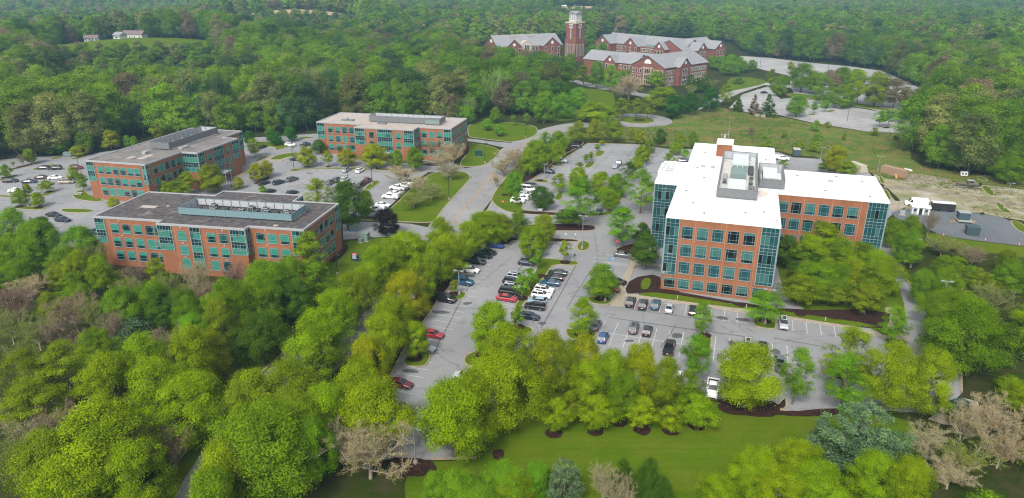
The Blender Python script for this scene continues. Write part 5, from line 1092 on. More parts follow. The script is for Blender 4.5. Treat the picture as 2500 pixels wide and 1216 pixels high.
for hx,hy,hz_,sg,rx,ry,mm,nm in D['hills']:
    n,k=28,8; vs=[(hx,hy,float(terr(hx,hy))+.35)]; fs=[]
    for j in range(1,k+1):
        for i in range(n): a_=2*math.pi*i/n; q_=j/k*(1+.12*math.sin(3*a_+1)); px,py=hx+rx*q_*math.cos(a_),hy+ry*q_*math.sin(a_); vs.append((px,py,float(terr(px,py))+.35))
    fs=[(0,1+i,1+(i+1)%n) for i in range(n)]+[(1+(j-1)*n+i,1+j*n+i,1+j*n+(i+1)%n,1+(j-1)*n+(i+1)%n) for j in range(1,k) for i in range(n)]
    kind(MB().add(vs,fs).build(nm,M[mm],smooth=True),'structure')
# ------------------------------------------------------------------ pavements
def slab(name,pts,z,m,z0=-.12,parent=None,sm=0,k='structure'):
    p=ccw(dedupe(pts)); p=chaikin(p,sm) if sm else p
    o=MB().prism(p,z0,z).build(name,m,parent)
    if not parent and k: kind(o,k)
    return o
for i,(n,p) in enumerate(D['asphalt'].items()): slab(n,p,.0+.004*i,M['pale'] if i in (5,6,8) else M['asphalt'] if i<5 else M['road'])
def ribbon(pts,wd,z,closed=False):
    l=inset(pts,wd/2,closed); r=inset(pts,-wd/2,closed); n=len(pts); mb=MB()
    mb.add([(x,y,z) for x,y in l]+[(x,y,z) for x,y in r],[(i,n+i,n+(i+1)%n,(i+1)%n) for i in range(n if closed else n-1)]); 
    mb.f=[f[::-1] for f in mb.f] if False else mb.f
    return mb
road=chaikin([tuple(p) for p in D['road']],2,False)
kind(ribbon(road,12.8,.045).build('road',M['road']),'structure')
yl=chaikin([tuple(p) for p in D['road'][5:18]],2,False)
mk=kind(MB().build('road_marking',M['yellow']),'structure')
mb=ribbon(inset(yl,.13,False),.13,.052); mb2=ribbon(inset(yl,-.13,False),.13,.052); mb.add(mb2.v,mb2.f); mk.data=mb.mesh('road_marking',M['yellow'])
c,ro,ri=D['roundabout']; rr=math.hypot(ro[0]-c[0],ro[1]-c[1]); ri_=math.hypot(ri[0]-c[0],ri[1]-c[1])
circ=lambda r,n=40:[(c[0]+r*math.cos(2*math.pi*i/n),c[1]+r*math.sin(2*math.pi*i/n)) for i in range(n)]
kind(MB().prism(circ(rr),-.1,.049).build('turning_circle',M['road']),'structure')
def kerb_ring(name,p,z,w_=.38,parent=None,m='kerb'):
    p=ccw(p); q=inset(p,w_); n=len(p)
    mb=MB().add([(x,y,-.05) for x,y in p]+[(x,y,z) for x,y in p]+[(x,y,z) for x,y in q]+[(x,y,-.05) for x,y in q],[f for i in range(n) for j in [(i+1)%n] for f in ((i,j,n+j,n+i),(n+i,n+j,2*n+j,2*n+i),(2*n+i,2*n+j,3*n+j,3*n+i))])
    return mb.build(name,M[m],parent),q
def disc(cx,cy,r,z,name,m,parent=None,seed=0):
    rg=random.Random(seed); p=[(cx+r*(1+.08*rg.uniform(-1,1))*math.cos(i*math.pi/8),cy+r*(1+.08*rg.uniform(-1,1))*math.sin(i*math.pi/8)) for i in range(16)]
    o=MB().prism(p,z-.12,z).build(name,m,parent)
    if not parent: kind(o,'structure')
    return o
def island(p,top,mul,zk=.15):
    p=chaikin(ccw(dedupe(p)),2)
    root=kind(newobj('traffic_island'),'structure')
    k,q=kerb_ring('kerb',p,zk,.32,root)
    MB().prism(q,-.05,zk-.02).build('grass_bed' if top=='grass' else 'mulch_bed',M[top],root)
    for i,(mc,r) in enumerate(mul): disc(mc[0],mc[1],r,zk+.02,'mulch_ring',M['mulch'],root,i)
for p,top,mul in D['islands']: island(p,top,mul)
island(circ(ri_,20),'grass',[((c[0]+1,c[1]),3)])
for i,(n,k,p) in enumerate(D['sheets']):
    if i in (1,2,3): island(p,'grass',[]); continue
    far=min(y for x,y in p)>650
    if far: 
        o=slab(n,p,0,M[k],-3); o.location.z=float(max(terr(*zip(*p))))+.6
    else: slab(n,p,.05+.004*i if k!='meadow' else .03,M[k],sm=1)
for i,(k,p) in enumerate(D['beds']): slab('mulch_bed' if k=='mulch' else 'lawn_strip',p,.135+.004*i,M[k],sm=1)
for i,p in enumerate(D['sidewalks']): slab('walkway',p,.115+.003*i,M['concrete'])
for i,(p,r) in enumerate(D['mulch_rings']): disc(p[0],p[1],r*1.25,.2,'mulch_ring',M['mulch'],None,i)
# kerbs along open edges
FL=D['asphalt']['front_parking_lot']
def kerb_line(pts,name='kerb'):
    l=[tuple(q) for q in pts]; n=len(l); a=inset(l,.18,False); b=inset(l,-.18,False)
    mb=MB().add([(x,y,-.05) for x,y in a]+[(x,y,.16) for x,y in a]+[(x,y,.16) for x,y in b]+[(x,y,-.05) for x,y in b],[f for i in range(n-1) for f in ((i,i+1,n+i+1,n+i),(n+i,n+i+1,2*n+i+1,2*n+i),(2*n+i,2*n+i+1,3*n+i+1,3*n+i))])
    kind(mb.build(name,M['kerb']),'structure')
kerb_line(FL[0:7]); kerb_line(FL[7:9]); kerb_line(FL[9:12]); kerb_line(FL[14:20]); kerb_line(FL[29:33])
kerb_line(inset(road,6.5,False)[2:30]); kerb_line(inset(road,-6.5,False)[2:30])
# painted stall lines and bays
mb=MB()
def pline(mb,a,ang,ln,wd,z=.03):
    d=Vector((math.cos(R(ang)),math.sin(R(ang)))); n=Vector((-d.y,d.x))*wd/2; a=Vector(a); b=a+d*ln
    mb.add([(*(a-n),z),(*(b-n),z),(*(b+n),z),(*(a+n),z)],[(0,1,2,3)])
for A,B,ang,ln,sp in D['stalls']:
    A=Vector(A);B=Vector(B); L=(B-A).length
    for i in range(int(L/sp)+1): pline(mb,A+(B-A).normalized()*sp*i,ang,ln,.12)
for i in (5,7,18): A,B=Vector(D['stalls'][i][0]),Vector(D['stalls'][i][1]); pline(mb,A,math.degrees(math.atan2(B.y-A.y,B.x-A.x)),(B-A).length,.12,.034)
kind(mb.build('stall_lines',M['white']),'structure')
for p,ang in D['handicap']:
    r=kind(newobj('accessible_bay',None,None,(p[0],p[1],0),R(ang)),'structure')
    MB().box(-.9,.9,-.8,.8,.02,.036).build('blue_panel',M['bluepaint'],r)
    s=MB().lathe([(.16,.042),(0,.042)],8,0,(.1,.45,0)); s.box(-.02,.1,-.2,.35,.036,.043).box(-.02,.35,-.22,-.12,.036,.043)
    for k in range(10):
        a0,a1=R(120+k*22),R(142+k*22); s.add([(.05+.4*math.cos(a0),-.25+.4*math.sin(a0),.043),(.05+.4*math.cos(a1),-.25+.4*math.sin(a1),.043),(.05+.3*math.cos(a1),-.25+.3*math.sin(a1),.043),(.05+.3*math.cos(a0),-.25+.3*math.sin(a0),.043)],[(0,1,2,3)])
    s.build('wheelchair_symbol',M['white'],r)
mb=MB()
for i in range(9): pline(mb,(D['handicap'][0][0][0]-2+i*.7,D['handicap'][0][0][1]-1.6-.2*i),-17.9-50,2.6,.1,.04)
kind(mb.build('hatched_bay_lines',M['white']),'structure')
# tar patches, covers and tyre mark
rg=random.Random(5)
def patch(x,y,rx,ry,ang,m,name):
    p=[]
    for i in range(14):
        t=i*2*math.pi/14; k=1+.18*rg.uniform(-1,1); u,v=rx*k*math.cos(t),ry*k*math.sin(t); p.append((x+u*math.cos(R(ang))-v*math.sin(R(ang)),y+u*math.sin(R(ang))+v*math.cos(R(ang))))
    kind(MB().prism(p,.0,.041).build(name,M[m]),'structure')
mb=MB()
for l_ in D['seams']:
    r_=ribbon(chaikin([(p[0]+rg.uniform(-.2,.2),p[1]+rg.uniform(-.2,.2)) for p in l_],2,False),rg.uniform(.1,.22),.0385); mb.add(r_.v,r_.f)
kind(mb.build('tar_seams',M['patch']),'structure')
for x,y,rx,ry,ang in D['patches']: patch(x,y,rx,ry,ang,'patch','tar_patch')
# ------------------------------------------------------------------ office buildings
MC={}
def cached(key,fn):
    if key not in MC: MC[key]=fn()
    return MC[key]
def pane_mesh(w,h,m):
    w,h=round(w,2),round(h,2)
    return cached(('pane',w,h,m),lambda:MB().box(-w/2,w/2,-.035,0,-h/2,h/2).mesh('pane',M[m]))
def frame_mesh(w,h,bars):
    def f():
        mb=MB(); t=.07
        mb.box(-w/2-t,-w/2,-.1,.0,-t,h+t).box(w/2,w/2+t,-.1,0,-t,h+t).box(-w/2,w/2,-.1,0,h,h+t).box(-w/2-.12,w/2+.12,-.16,0,-t-.06,-.0)
        for x in bars[0]: mb.box(x-.02,x+.02,-.07,0,0,h)
        for z in bars[1]: mb.box(-w/2,w/2,-.075,0,z-.02,z+.02)
        return mb.mesh('window',M['mullion'])
    return cached(('frame',w,h,str(bars)),f)
rgb=random.Random(11)
def window(root,P,rz,w,h,z0,style):
    """P: local xy on the wall, rz: direction along the wall"""
    if style=='D': bars=([-w*.3,w*.3],[h*.26,h*.8]); split=h*.26
    else: bars=([-w*.36,w*.36],[h*.3,h*.85]); split=h*.3
    o=newobj('window',frame_mesh(w,h,bars),root,(P[0],P[1],z0),rz)
    u=rgb.random()
    if style=='D': up='glassT2' if u<.4 else 'glassT' if u<.75 else 'glassK'; lo='glassT' if rgb.random()<.6 else 'glassK'
    else: up='glassL' if u<.72 else 'glassM' if u<.85 else 'glassD'; lo='glassD' if rgb.random()<.85 else 'glassL'
    frac=split
    if rgb.random()<.3: frac=h*.8 if style=='D' else h*.6
    newobj('pane',pane_mesh(w,frac,lo),o,(0,0,frac/2)); newobj('pane',pane_mesh(w,h-frac,up),o,(0,0,(h+frac)/2))
    return o
def curtain(root,A,d,nrm,u0,u1,ztop,rows,ncol,corner=True):
    """rows: list of (height,material key,band) from the top down"""
    W=u1-u0; rz=math.atan2(d[1],d[0]); Hh=sum(r[0] for r in rows)
    def f():
        mb=MB(); z=0
        for i in range(ncol+1):
            t=.08 if i in (0,ncol) else .028; x=W*i/ncol; x=min(max(x,t),W-t); mb.box(x-t,x+t,-.17,.0,-Hh,0)
        for h,_,band in rows:
            t=.1 if band else .045; mb.box(.0,W,-.15,.0,z-t,z) ; z-=h
        mb.box(0,W,-.15,0,z,z+.1)
        return mb.mesh('curtain_wall',M['mullion'])
    key=('cw',round(W,2),ncol,str([(r[0],r[2]) for r in rows]))
    o=newobj('curtain_wall',cached(key,f),root,(A[0]+d[0]*u0,A[1]+d[1]*u0,ztop),rz)
    z=0; pw=W/ncol
    for h,k,_ in rows:
        for i in range(ncol):
            kk=k
            if k=='L' : kk='glassL' if rgb.random()<.88 else 'glassM'
            elif k=='D': kk='glassD' if rgb.random()<.9 else 'glassM'
            elif k=='T': kk=rgb.choice(['glassT','glassT2','glassT','glassK','glassT2'])
            elif k=='S': kk='glassT'
            newobj('pane',pane_mesh(pw,h,kk),o,(pw*(i+.5),-.02,z-h/2))
        z-=h
    return o
ROWS_LOW=[(1.15,'D',0),(.5,'L',1),(1.3,'L',0),(.85,'D',1),(.85,'D',0),(.5,'L',1),(1.25,'L',0)]
ROWS_FULL=ROWS_LOW+[(.8,'D',1),(.8,'D',0),(.9,'L',0),(1.2,'L',0),(1.3,'D',0)]
def office(name,label,loc,ang,outline,H,edges,roofmat,style,wz,ww,wallmat='brick'):
    root=thing(name,label,'building',(loc[0],loc[1],0),R(ang))
    MB().prism(outline,-.5,H-.02,cap=False).build('wall',M[wallmat],root)
    # coping and roof
    n=len(outline); po=inset(outline,-.12); q=inset(outline,.28)
    mb=MB().add([(x,y,H-.5) for x,y in po]+[(x,y,H) for x,y in po]+[(x,y,H) for x,y in q]+[(x,y,H-.5) for x,y in q],[f for i in range(n) for j in [(i+1)%n] for f in ((i,j,n+j,n+i),(n+i,n+j,2*n+j,2*n+i),(2*n+i,2*n+j,3*n+j,3*n+i))])
    mb.build('parapet',M['coping'] if style!='D' else M['whitep'],root)
    MB().add([(x,y,H-.22) for x,y in inset(outline,.24)],[tuple(range(n))]).build('roof',M[roofmat],root)
    jm=cached(('joint',H),lambda:MB().box(-.03,.03,-.02,.01,0,H-.5).mesh('control_joint',mat('joint_sealant',(.5,.24,.15),.9)))
    band=[]
    for (i,items) in edges:
        A=outline[i]; B=outline[(i+1)%n]; L=math.hypot(B[0]-A[0],B[1]-A[1]); d=((B[0]-A[0])/L,(B[1]-A[1])/L); rz=math.atan2(d[1],d[0])
        for it in items:
            if it[0]=='g':
                u0,u1=it[1],min(it[2],L); nc=it[3]; full=len(it)>4 and it[4]
                if style=='D':
                    rows=[(1.1,'S',0)]
                    for fl in range(4 if full else 3): rows+=[(.75,'S',0),(2.2,'T',0),(.75,'S',0),(.8,'S',1)]
                    rows=rows[:-1]; curtain(root,A,d,None,u0,u1,H-.5,rows,nc)
                else: curtain(root,A,d,None,u0,u1,H-.5,ROWS_FULL if full else ROWS_LOW,nc)
            elif it[0]=='w':
                fl=it[2] if len(it)>2 else range(len(wz))
                for k in fl:
                    z0,h=wz[k]; window(root,(A[0]+d[0]*it[1],A[1]+d[1]*it[1]),rz,ww,h,z0,style)
            elif it[0]=='j': newobj('control_joint',jm,root,(A[0]+d[0]*it[1],A[1]+d[1]*it[1],0),rz)
            elif it[0]=='s':     # wall lamp
                for z in it[2]: newobj('wall_vent',cached('vent',lambda:MB().box(-.18,.18,-.14,0,-.18,.18).mesh('wall_vent',M['coping'])),root,(A[0]+d[0]*it[1],A[1]+d[1]*it[1],z),rz)
            elif it[0]=='c':     # entrance canopy
                u0,u1,z,dp=it[1:]; o=newobj('canopy',MB().box(0,u1-u0,-dp,0,0,.45).box(.3,.5,-dp+.2,-dp+.4,-z,0).box(u1-u0-.5,u1-u0-.3,-dp+.2,-dp+.4,-z,0).mesh('canopy',M['coping']),root,(A[0]+d[0]*u0,A[1]+d[1]*u0,z),rz)
    return root
def screen(root,x0,x1,y0,y1,z,h,m,skip=(),gapz=.45,back=True):
    def side(ax,a,b,c,sgn):
        n=max(2,int((b-a)/.32)); mb=MB(); vs=[];fs=[]
        for i in range(n+1):
            t=a+(b-a)*i/n; o=(.0 if (i//1)%2==0 else .09)*sgn
            for zz in (z+gapz,z+h): vs.append((t,c+o,zz) if ax=='x' else (c+o,t,zz))
        for i in range(n): fs.append((2*i,2*i+2,2*i+3,2*i+1))
        mb.add(vs,fs)
        mb.box(*((a,b,c-.08,c+.08) if ax=='x' else (c-.08,c+.08,a,b)),z+h,z+h+.08)
        mb.build('roof_screen',M[m],root)
        # inner liner and legs
        k=-sgn*.12; mi=MB(); mi.box(*((a,b,c+k-.02,c+k+.02) if ax=='x' else (c+k-.02,c+k+.02,a,b)),z+gapz,z+h-.05)
        mi.build('screen_liner',M['screenin'],root)
        ms=MB()
        for i in range(int((b-a)/2.4)+1):
            t=a+.2+i*2.4; 
            if t>b: break
            ms.box(*((t-.05,t+.05,c+k*2.2-.05,c+k*2.2+.05) if ax=='x' else (c+k*2.2-.05,c+k*2.2+.05,t-.05,t+.05)),z-.3,z+h)
        if ms.v: ms.build('screen_posts',M['steel'],root)
    if 'f' not in skip: side('x',x0,x1,y0,-1)
    if 'b' not in skip: side('x',x0,x1,y1,1)
    if 'l' not in skip: side('y',y0,y1,x0,-1)
    if 'r' not in skip: side('y',y0,y1,x1,1)
def w2l(root,x,y,z):
    a=root.rotation_euler.z; return (root.location.x+x*math.cos(a)-y*math.sin(a),root.location.y+x*math.sin(a)+y*math.cos(a),z)
def condenser(root,x,y,z,s,hh,label,group,m='unit'):
    o=thing('condenser_unit',label,'air conditioner',w2l(root,x,y,z),root.rotation_euler.z+rgb.uniform(-.08,.08),group)
    MB().box(-s/2,s/2,-s/2,s/2,.1,hh).build('casing',M[m],o)
    MB().box(-s*.42,s*.42,-s/2-.02,-s/2+.01,.25,hh-.15).box(s/2-.01,s/2+.02,-s*.42,s*.42,.25,hh-.15).build('louver',M['unitdk'],o)
    MB().lathe([(s*.4,hh),(s*.4,hh+.1),(s*.32,hh+.1),(s*.3,hh+.03),(0,hh+.03)],12).build('fan_cowl',M['unitdk'],o)
    MB().box(-s/2,-s/2+.15,-s/2,s/2,0,.1).box(s/2-.15,s/2,-s/2,s/2,0,.1).build('skid',M['steel'],o)
def box_unit(root,x0,x1,y0,y1,z,h,label,group,m='unitw',slats=8):
    cx,cy=(x0+x1)/2,(y0+y1)/2; lx,ly=(x1-x0)/2,(y1-y0)/2
    o=thing('rooftop_unit',label,'air conditioner',w2l(root,cx,cy,z),root.rotation_euler.z,group)
    MB().box(-lx,lx,-ly,ly,.25,h).build('casing',M[m],o)
    mb=MB()
    for i in range(slats+1): y=-ly+2*ly*i/slats; mb.box(-lx-.02,lx+.02,y-.04,y+.04,h,h+.07)
    mb.build('lid_seams',M[m],o)
    k=max(2,int(2*lx/1.1)); pm=MB().box(-lx/k+.08,lx/k-.08,-.03,0,.5,h-.3).mesh('louver',M['unitgn'])
    for i in range(k): newobj('louver',pm,o,(-lx+(2*i+1)*lx/k,-ly,0))
    MB().box(-lx,-lx+.2,-ly,ly,0,.25).box(lx-.2,lx,-ly,ly,0,.25).build('skid',M['steel'],o)
WZ3=[(1.7,2.4),(5.2,2.4),(8.9,2.4)]
LA,WA,HA=56,21,13.0
outA=[(0,0),(18.8,0),(18.8,-2),(42,-2),(42,0),(56,0),(56,20.6),(43.4,20.6),(43.4,25.8),(20,25.8),(20,21.4),(0,21.4)]
A=office('office_building','three-storey orange brick office with dark stained flat roof nearest on the left',(-104.45,166.63),-10.2,outA,HA,[
 (0,[('g',0,2.8,3)]+[('w',u) for u in (5.4,8.6,11.8,15.0)]+[('w',17.5)]+[('j',u) for u in (4,10.2,16.3)]+[('s',7,(12.2,8.3))]),
 (2,[('g',0,3.9,5),('w',6.4),('g',8.6,11.5,3,1),('w',14.2),('w',17.4),('g',19.2,23.2,5)]+[('s',u,(12.2,8.3,4.6)) for u in (6.4,17.4)]+[('j',u) for u in (4.6,12.5,15.8)]),
 (3,[('g',0,2,2)]),(4,[('w',2.7),('w',5.8),('w',8.9),('g',10.9,14,3),('j',4.2),('s',4.2,(12.2,8.3))]),
 (5,[('g',0,1.2,1)]+[('w',u) for u in (3.2,6.2,9.2,12.2,15.2)]+[('g',17.6,20.6,3)]+[('j',u) for u in (4.7,10.7)]),
 (7,[('g',0,5.2,5)]),(11,[('w',u) for u in (5,8.2,11.4,14.6)]+[('g',18.4,21.4,3)])],'roofA','A',WZ3,2.15)
screen(A,20.5,50.8,4.6,12.6,HA-.2,2.05,'screenA')
for i,(x,y,s) in enumerate([(24,8,1.3),(26.5,10.5,1.5),(28.5,7.5,1.2),(31,9,1),(35.5,8.5,1.2),(37.3,10,1.5),(39.5,8.2,1.3),(41,10.2,1.5),(42.6,8,1.2),(45,8.4,1.2),(47.2,9.5,1.1),(48.6,7.3,1.1)]): condenser(A,x,y,HA-.22,s,1.3+.2*(i%3),'small air conditioner inside the teal roof screen of the near office','air conditioners on the near roof','unit' if i%3 else 'unitdk')
for (x,y,sx,sy) in [(8.5,9.5,2.2,.9),(17,13,.5,.35),(13,11,.4,.3),(19.2,7.5,.7,.5),(48,1.8,.6,.4)]: MB().box(x-sx,x+sx,y-sy,y+sy,HA-.2,HA-.12).build('roof_patch',M['roofC'],A)
outC=[(0,0),(19.4,0),(19.4,-5.8),(44,-5.8),(44,0),(57.4,0),(57.4,21.1),(0,21.1)]
C_=office('office_building','three-storey orange brick office with pale roof farthest back before the wood',(-79.54,285.78),-13.6,outC,HA,[
 (0,[('g',0,3.4,3)]+[('w',u) for u in (5.8,9.0,12.1,15.2)]+[('j',u) for u in (4.2,10.5,17)]),
 (1,[('g',0,5.8,5)]),
 (2,[('g',0,4.3,5),('w',7.1),('g',9.4,15.9,7,1),('w',18.3),('g',20.5,24.6,5),('j',5.2),('j',19.8),('c',10.5,14.8,3.2,2.5)]),
 (3,[('g',0,5.8,5)]),(4,[('w',2.2),('w',5.4),('w',8.7),('g',10.3,13.4,3),('j',3.8)]),
 (5,[('g',0,1,1)]+[('w',u) for u in (2.6,5.4,8.2,11,13.8,16.6)]+[('g',18.3,21.1,3)]),(7,[('w',u) for u in (3,6.2,9.4,12.6,15.8)])],'roofC','A',WZ3,2.15)
screen(C_,20.7,51.2,5.4,11.6,HA-.2,2.6,'screenG'); box_unit(C_,45,51,5.0,7.4,HA-.2,2.3,'grey boxed unit at the right end of the far roof screen',None,'screenG',3)
for i,(x,y) in enumerate([(24,8.5),(28,9),(32,8.5),(36,9),(40,8.5)]): condenser(C_,x,y,HA-.22,1.4,1.5,'small air conditioner inside the grey roof screen of the far office','air conditioners on the far roof')
for (x,y,sx,sy) in [(11,6,2.6,.9),(27.5,2.6,1.8,.8)]: MB().box(x-sx,x+sx,y-sy,y+sy,HA-.22,HA+.3).box(x-.3,x+.3,y-.2,y+.2,HA+.3,HA+.8).build('roof_hatch',M['screenG'],C_)
outB=[(0,0),(17.4,0),(17.4,-6.2),(40.5,-6.2),(40.5,0),(52.2,0),(52.2,22.5),(0,22.5)]
B=office('office_building','three-storey orange brick office with grey roof in the middle of the left group',(-116.32,217.32),76,outB,HA,[
 (0,[('g',0,1.6,2)]+[('w',u) for u in (4.2,7,9.8,12.6,15.4)]+[('j',u) for u in (2.6,8.4,14)]),
 (1,[('g',0,6.2,6)]),
 (2,[('g',0,3.6,4),('w',6),('g',8.3,13.8,6,1),('w',16.6),('g',19,23.1,4),('c',9,13,3.4,3)]),
 (3,[('g',0,6.2,6)]),(4,[('w',2.5),('w',5.6),('g',9.2,11.7,3)]),
 (7,[('g',0,3,3)]+[('w',u) for u in (5.4,8.2,11,13.8,16.6,19.2)]+[('g',21.3,22.5,1)]+[('j',u) for u in (4,9.6,15.2)])],'roofB','A',WZ3,2.15)
screen(B,18.5,45.5,5.4,12.8,HA-.2,2.6,'screenG')
for i,(x,y) in enumerate([(20.5,9),(23,10.5),(25,8.5),(27.5,10),(30,8.6),(32.5,10.2),(35,8.8),(37.5,10),(40,8.6),(42.5,9.8)]): condenser(B,x,y,HA-.22,1.5,1.4,'small air conditioner inside the grey roof screen of the middle office','air conditioners on the middle roof','unitgn' if i%2 else 'unit')
for (x,y,sx,sy,hh) in [(12.5,10,1,.7,.9),(23,3.2,2,.7,.5)]: MB().box(x-sx,x+sx,y-sy,y+sy,HA-.22,HA-.2+hh).build('roof_hatch',M['unit'],B)
for (x,y,sx,sy) in [(9,7,3,1.2),(7,11,1.5,1)]: MB().box(x-sx,x+sx,y-sy,y+sy,HA-.2,HA-.14).build('roof_patch',M['roofC'],B)
# four-storey block
HD=18.3
outD=[(0,0),(24.4,0),(24.4,26.8),(49.8,26.8),(49.8,50.4),(24.6,50.4),(24.6,77),(.6,77),(.6,50.4),(-6,50.4),(-6,27.1),(0,27.1)]
WZ4=[(.9,2.3),(4.7,2.8),(9.0,2.8),(13.3,2.8)]
UP=(1,2,3)
Dd=office('office_building','four-storey orange brick office with bright white cross-shaped roof',(35.0,151.25),-17.9,outD,HD,[
 (0,[('g',.0,3.1,3)]+[('w',u,UP) for u in (4.9,8.25,11.55,14.9,18.3)]+[('g',20.6,24.4,4)]+[('w',u,(0,)) for u in (1.9,5.1,8.4,11.6,14.9,18.2,21.6)]+[('j',u) for u in (6.6,13.2,20)]),
 (1,[('g',0,3,3)]+[('w',u) for u in (5.2,8.5,11.8,15.1,18.4,21.7,25)]),
 (2,[('w',u) for u in (1.7,4.85,8.1,11.3,14.5,17.8)]+[('g',20.9,25.4,5)]+[('j',u) for u in (6.5,13,19.5)]),
 (3,[('g',0,3,3)]+[('w',u) for u in (5.5,8.8,12.1,15.4,18.7)]),
 (9,[('g',12,23.3,9)]),(10,[('g',0,6,6,1)]),(11,[('g',0,3,3)]+[('w',u) for u in (5.2,8.5,11.8,15.1,18.4,21.7)]+[('g',24,27.1,3)])],'roofD','D',WZ4,2.35)
screen(Dd,10,19.4,18.1,58.4,HD-.2,2.5,'screenG'); screen(Dd,19.9,26,30.2,46.8,HD-.2,2.5,'screenG',gapz=.3)
for k in range(9): MB().box(.3,24.1,3+k*3.2,3.05+k*3.2,HD-.22,HD-.205).build('membrane_seam',M['unit'],Dd)
for k in range(7): MB().box(26.2+k*3.4,26.25+k*3.4,27.2,50,HD-.22,HD-.205).build('membrane_seam',M['unit'],Dd)
box_unit(Dd,12.3,16.6,20.3,29.5,HD-.2,2.0,'long pale rooftop unit nearest the front of the white roof',None,'unitw',9)
box_unit(Dd,12.6,16.6,33.5,40.5,HD-.2,2.2,'grey-green louvred chiller in the middle of the roof well',None,'unitgn',4)
box_unit(Dd,12.8,17,43,55,HD-.2,2.6,'long pale rooftop unit at the back of the roof well',None,'unitw',5)
box_unit(Dd,20.8,24.4,32.2,43,HD-.2,2.3,'pale rooftop unit in the small side screen',None,'unitw',8)
for x0,x1,y0,y1,hh,mm in [(17.4,19,20,23,1.0,'unitw'),(17.3,18.9,26,28.5,.8,'screenG'),(17.2,18.6,41.5,50,.7,'unitdk'),(12.2,13.6,30.6,32.4,1.3,'unit'),(14.3,16.4,30.8,32.6,.9,'unitdk'),(10.8,12,22,28,.35,'unitw'),(17.6,19,52,57,1.4,'unitw'),(10.8,12,36,38,1.1,'unit'),(24.6,25.7,33,37,.8,'unitdk'),(20.4,21,44,46,1.2,'unit')]: MB().box(x0,x1,y0,y1,HD-.17,HD-.2+hh).build('roof_duct',M[mm],Dd)
for i,(x,y) in enumerate([(17.8,24),(17.9,31.5),(18,37),(11.4,31.5)]): condenser(Dd,x,y,HD-.2,1.1,1.2,'small dark roof fan inside the roof well of the white roof','small roof fans')
MB().prism([(7.8,61.5),(12.2,61.5),(12.2,68.5),(7.8,68.5)],HD-.3,HD+3.4).build('stair_penthouse',M['brick'],Dd)
MB().box(7.6,12.4,61.3,68.7,HD+3.4,HD+3.75).build('penthouse_roof',M['whitep'],Dd)
mb=MB()
for x in (8.6,9.6,10.6): mb.tube((x,68.9,HD+2),(x,68.9,HD+5.6),.05,.04,5)
mb.tube((10.6,68.9,HD+3),(10.6,68.9,HD+11),.06,.02,5); mb.box(8.4,10.9,68.8,69,HD+5,HD+5.1); mb.box(9.3,9.9,68.6,69.2,HD+4,HD+4.8)
tag(mb.build('roof_antenna',M['coping'],None,w2l(Dd,0,0,0),Dd.rotation_euler.z),'thin radio mast with small aerials behind the brick penthouse','antenna')
for k in range(4): MB().box(-5.6,-2.6,38.5+k*2.4,38.6+k*2.4,HD+.25,HD+.38).box(-4.4,-4.3,38.5+k*2.4,38.6+k*2.4,HD-.2,HD+.25).box(-2.8,-2.7,38.5+k*2.4,38.6+k*2.4,HD-.2,HD+.25).build('facade_davit',M['steel'],Dd)
MB().box(-6.5,-6.1,37,47,8,HD+.3).build('canopy_fin',M['whitep'],Dd)
for (x,y) in [(5,12),(2.5,22),(6,36),(3.5,46),(21,10),(8,5),(30,46),(40,48),(46,45),(36,33),(46,31),(22,62),(4.5,65),(17,8)]: MB().lathe([(.32,HD-.2),(.32,HD-.14),(0,HD-.13)],8,0,(x,y,0)).build('roof_drain',M['unitdk'],Dd)
for (x,y) in [(5,47.5),(7.6,47.5),(38,42)]: MB().box(x-.6,x+.6,y-.4,y+.4,HD-.2,HD+.15).build('roof_vent',M['unit'],Dd)
MB().box(7.5,11,9,12,HD-.2,HD+.35).build('roof_hatch',M['whitep'],Dd)
for p in ([(19.8,22),(21.2,21.8),(22.5,24.5),(21.4,29),(20.2,29.6),(19.8,27)],[(22.6,24.8),(24,24),(24.2,26.4),(22.9,27)],[(23.3,3.2),(24,2.6),(23.9,6),(23.5,6.2)]): MB().prism(chaikin(ccw(p),1),HD-.22,HD-.19).build('rust_stain',M['stain'],Dd)
MB().prism([(10.4,18.4),(19.2,18.4),(19.2,58),(10.4,58)],HD-.22,HD-.17).build('roof_well_floor',M['roofW'],Dd)
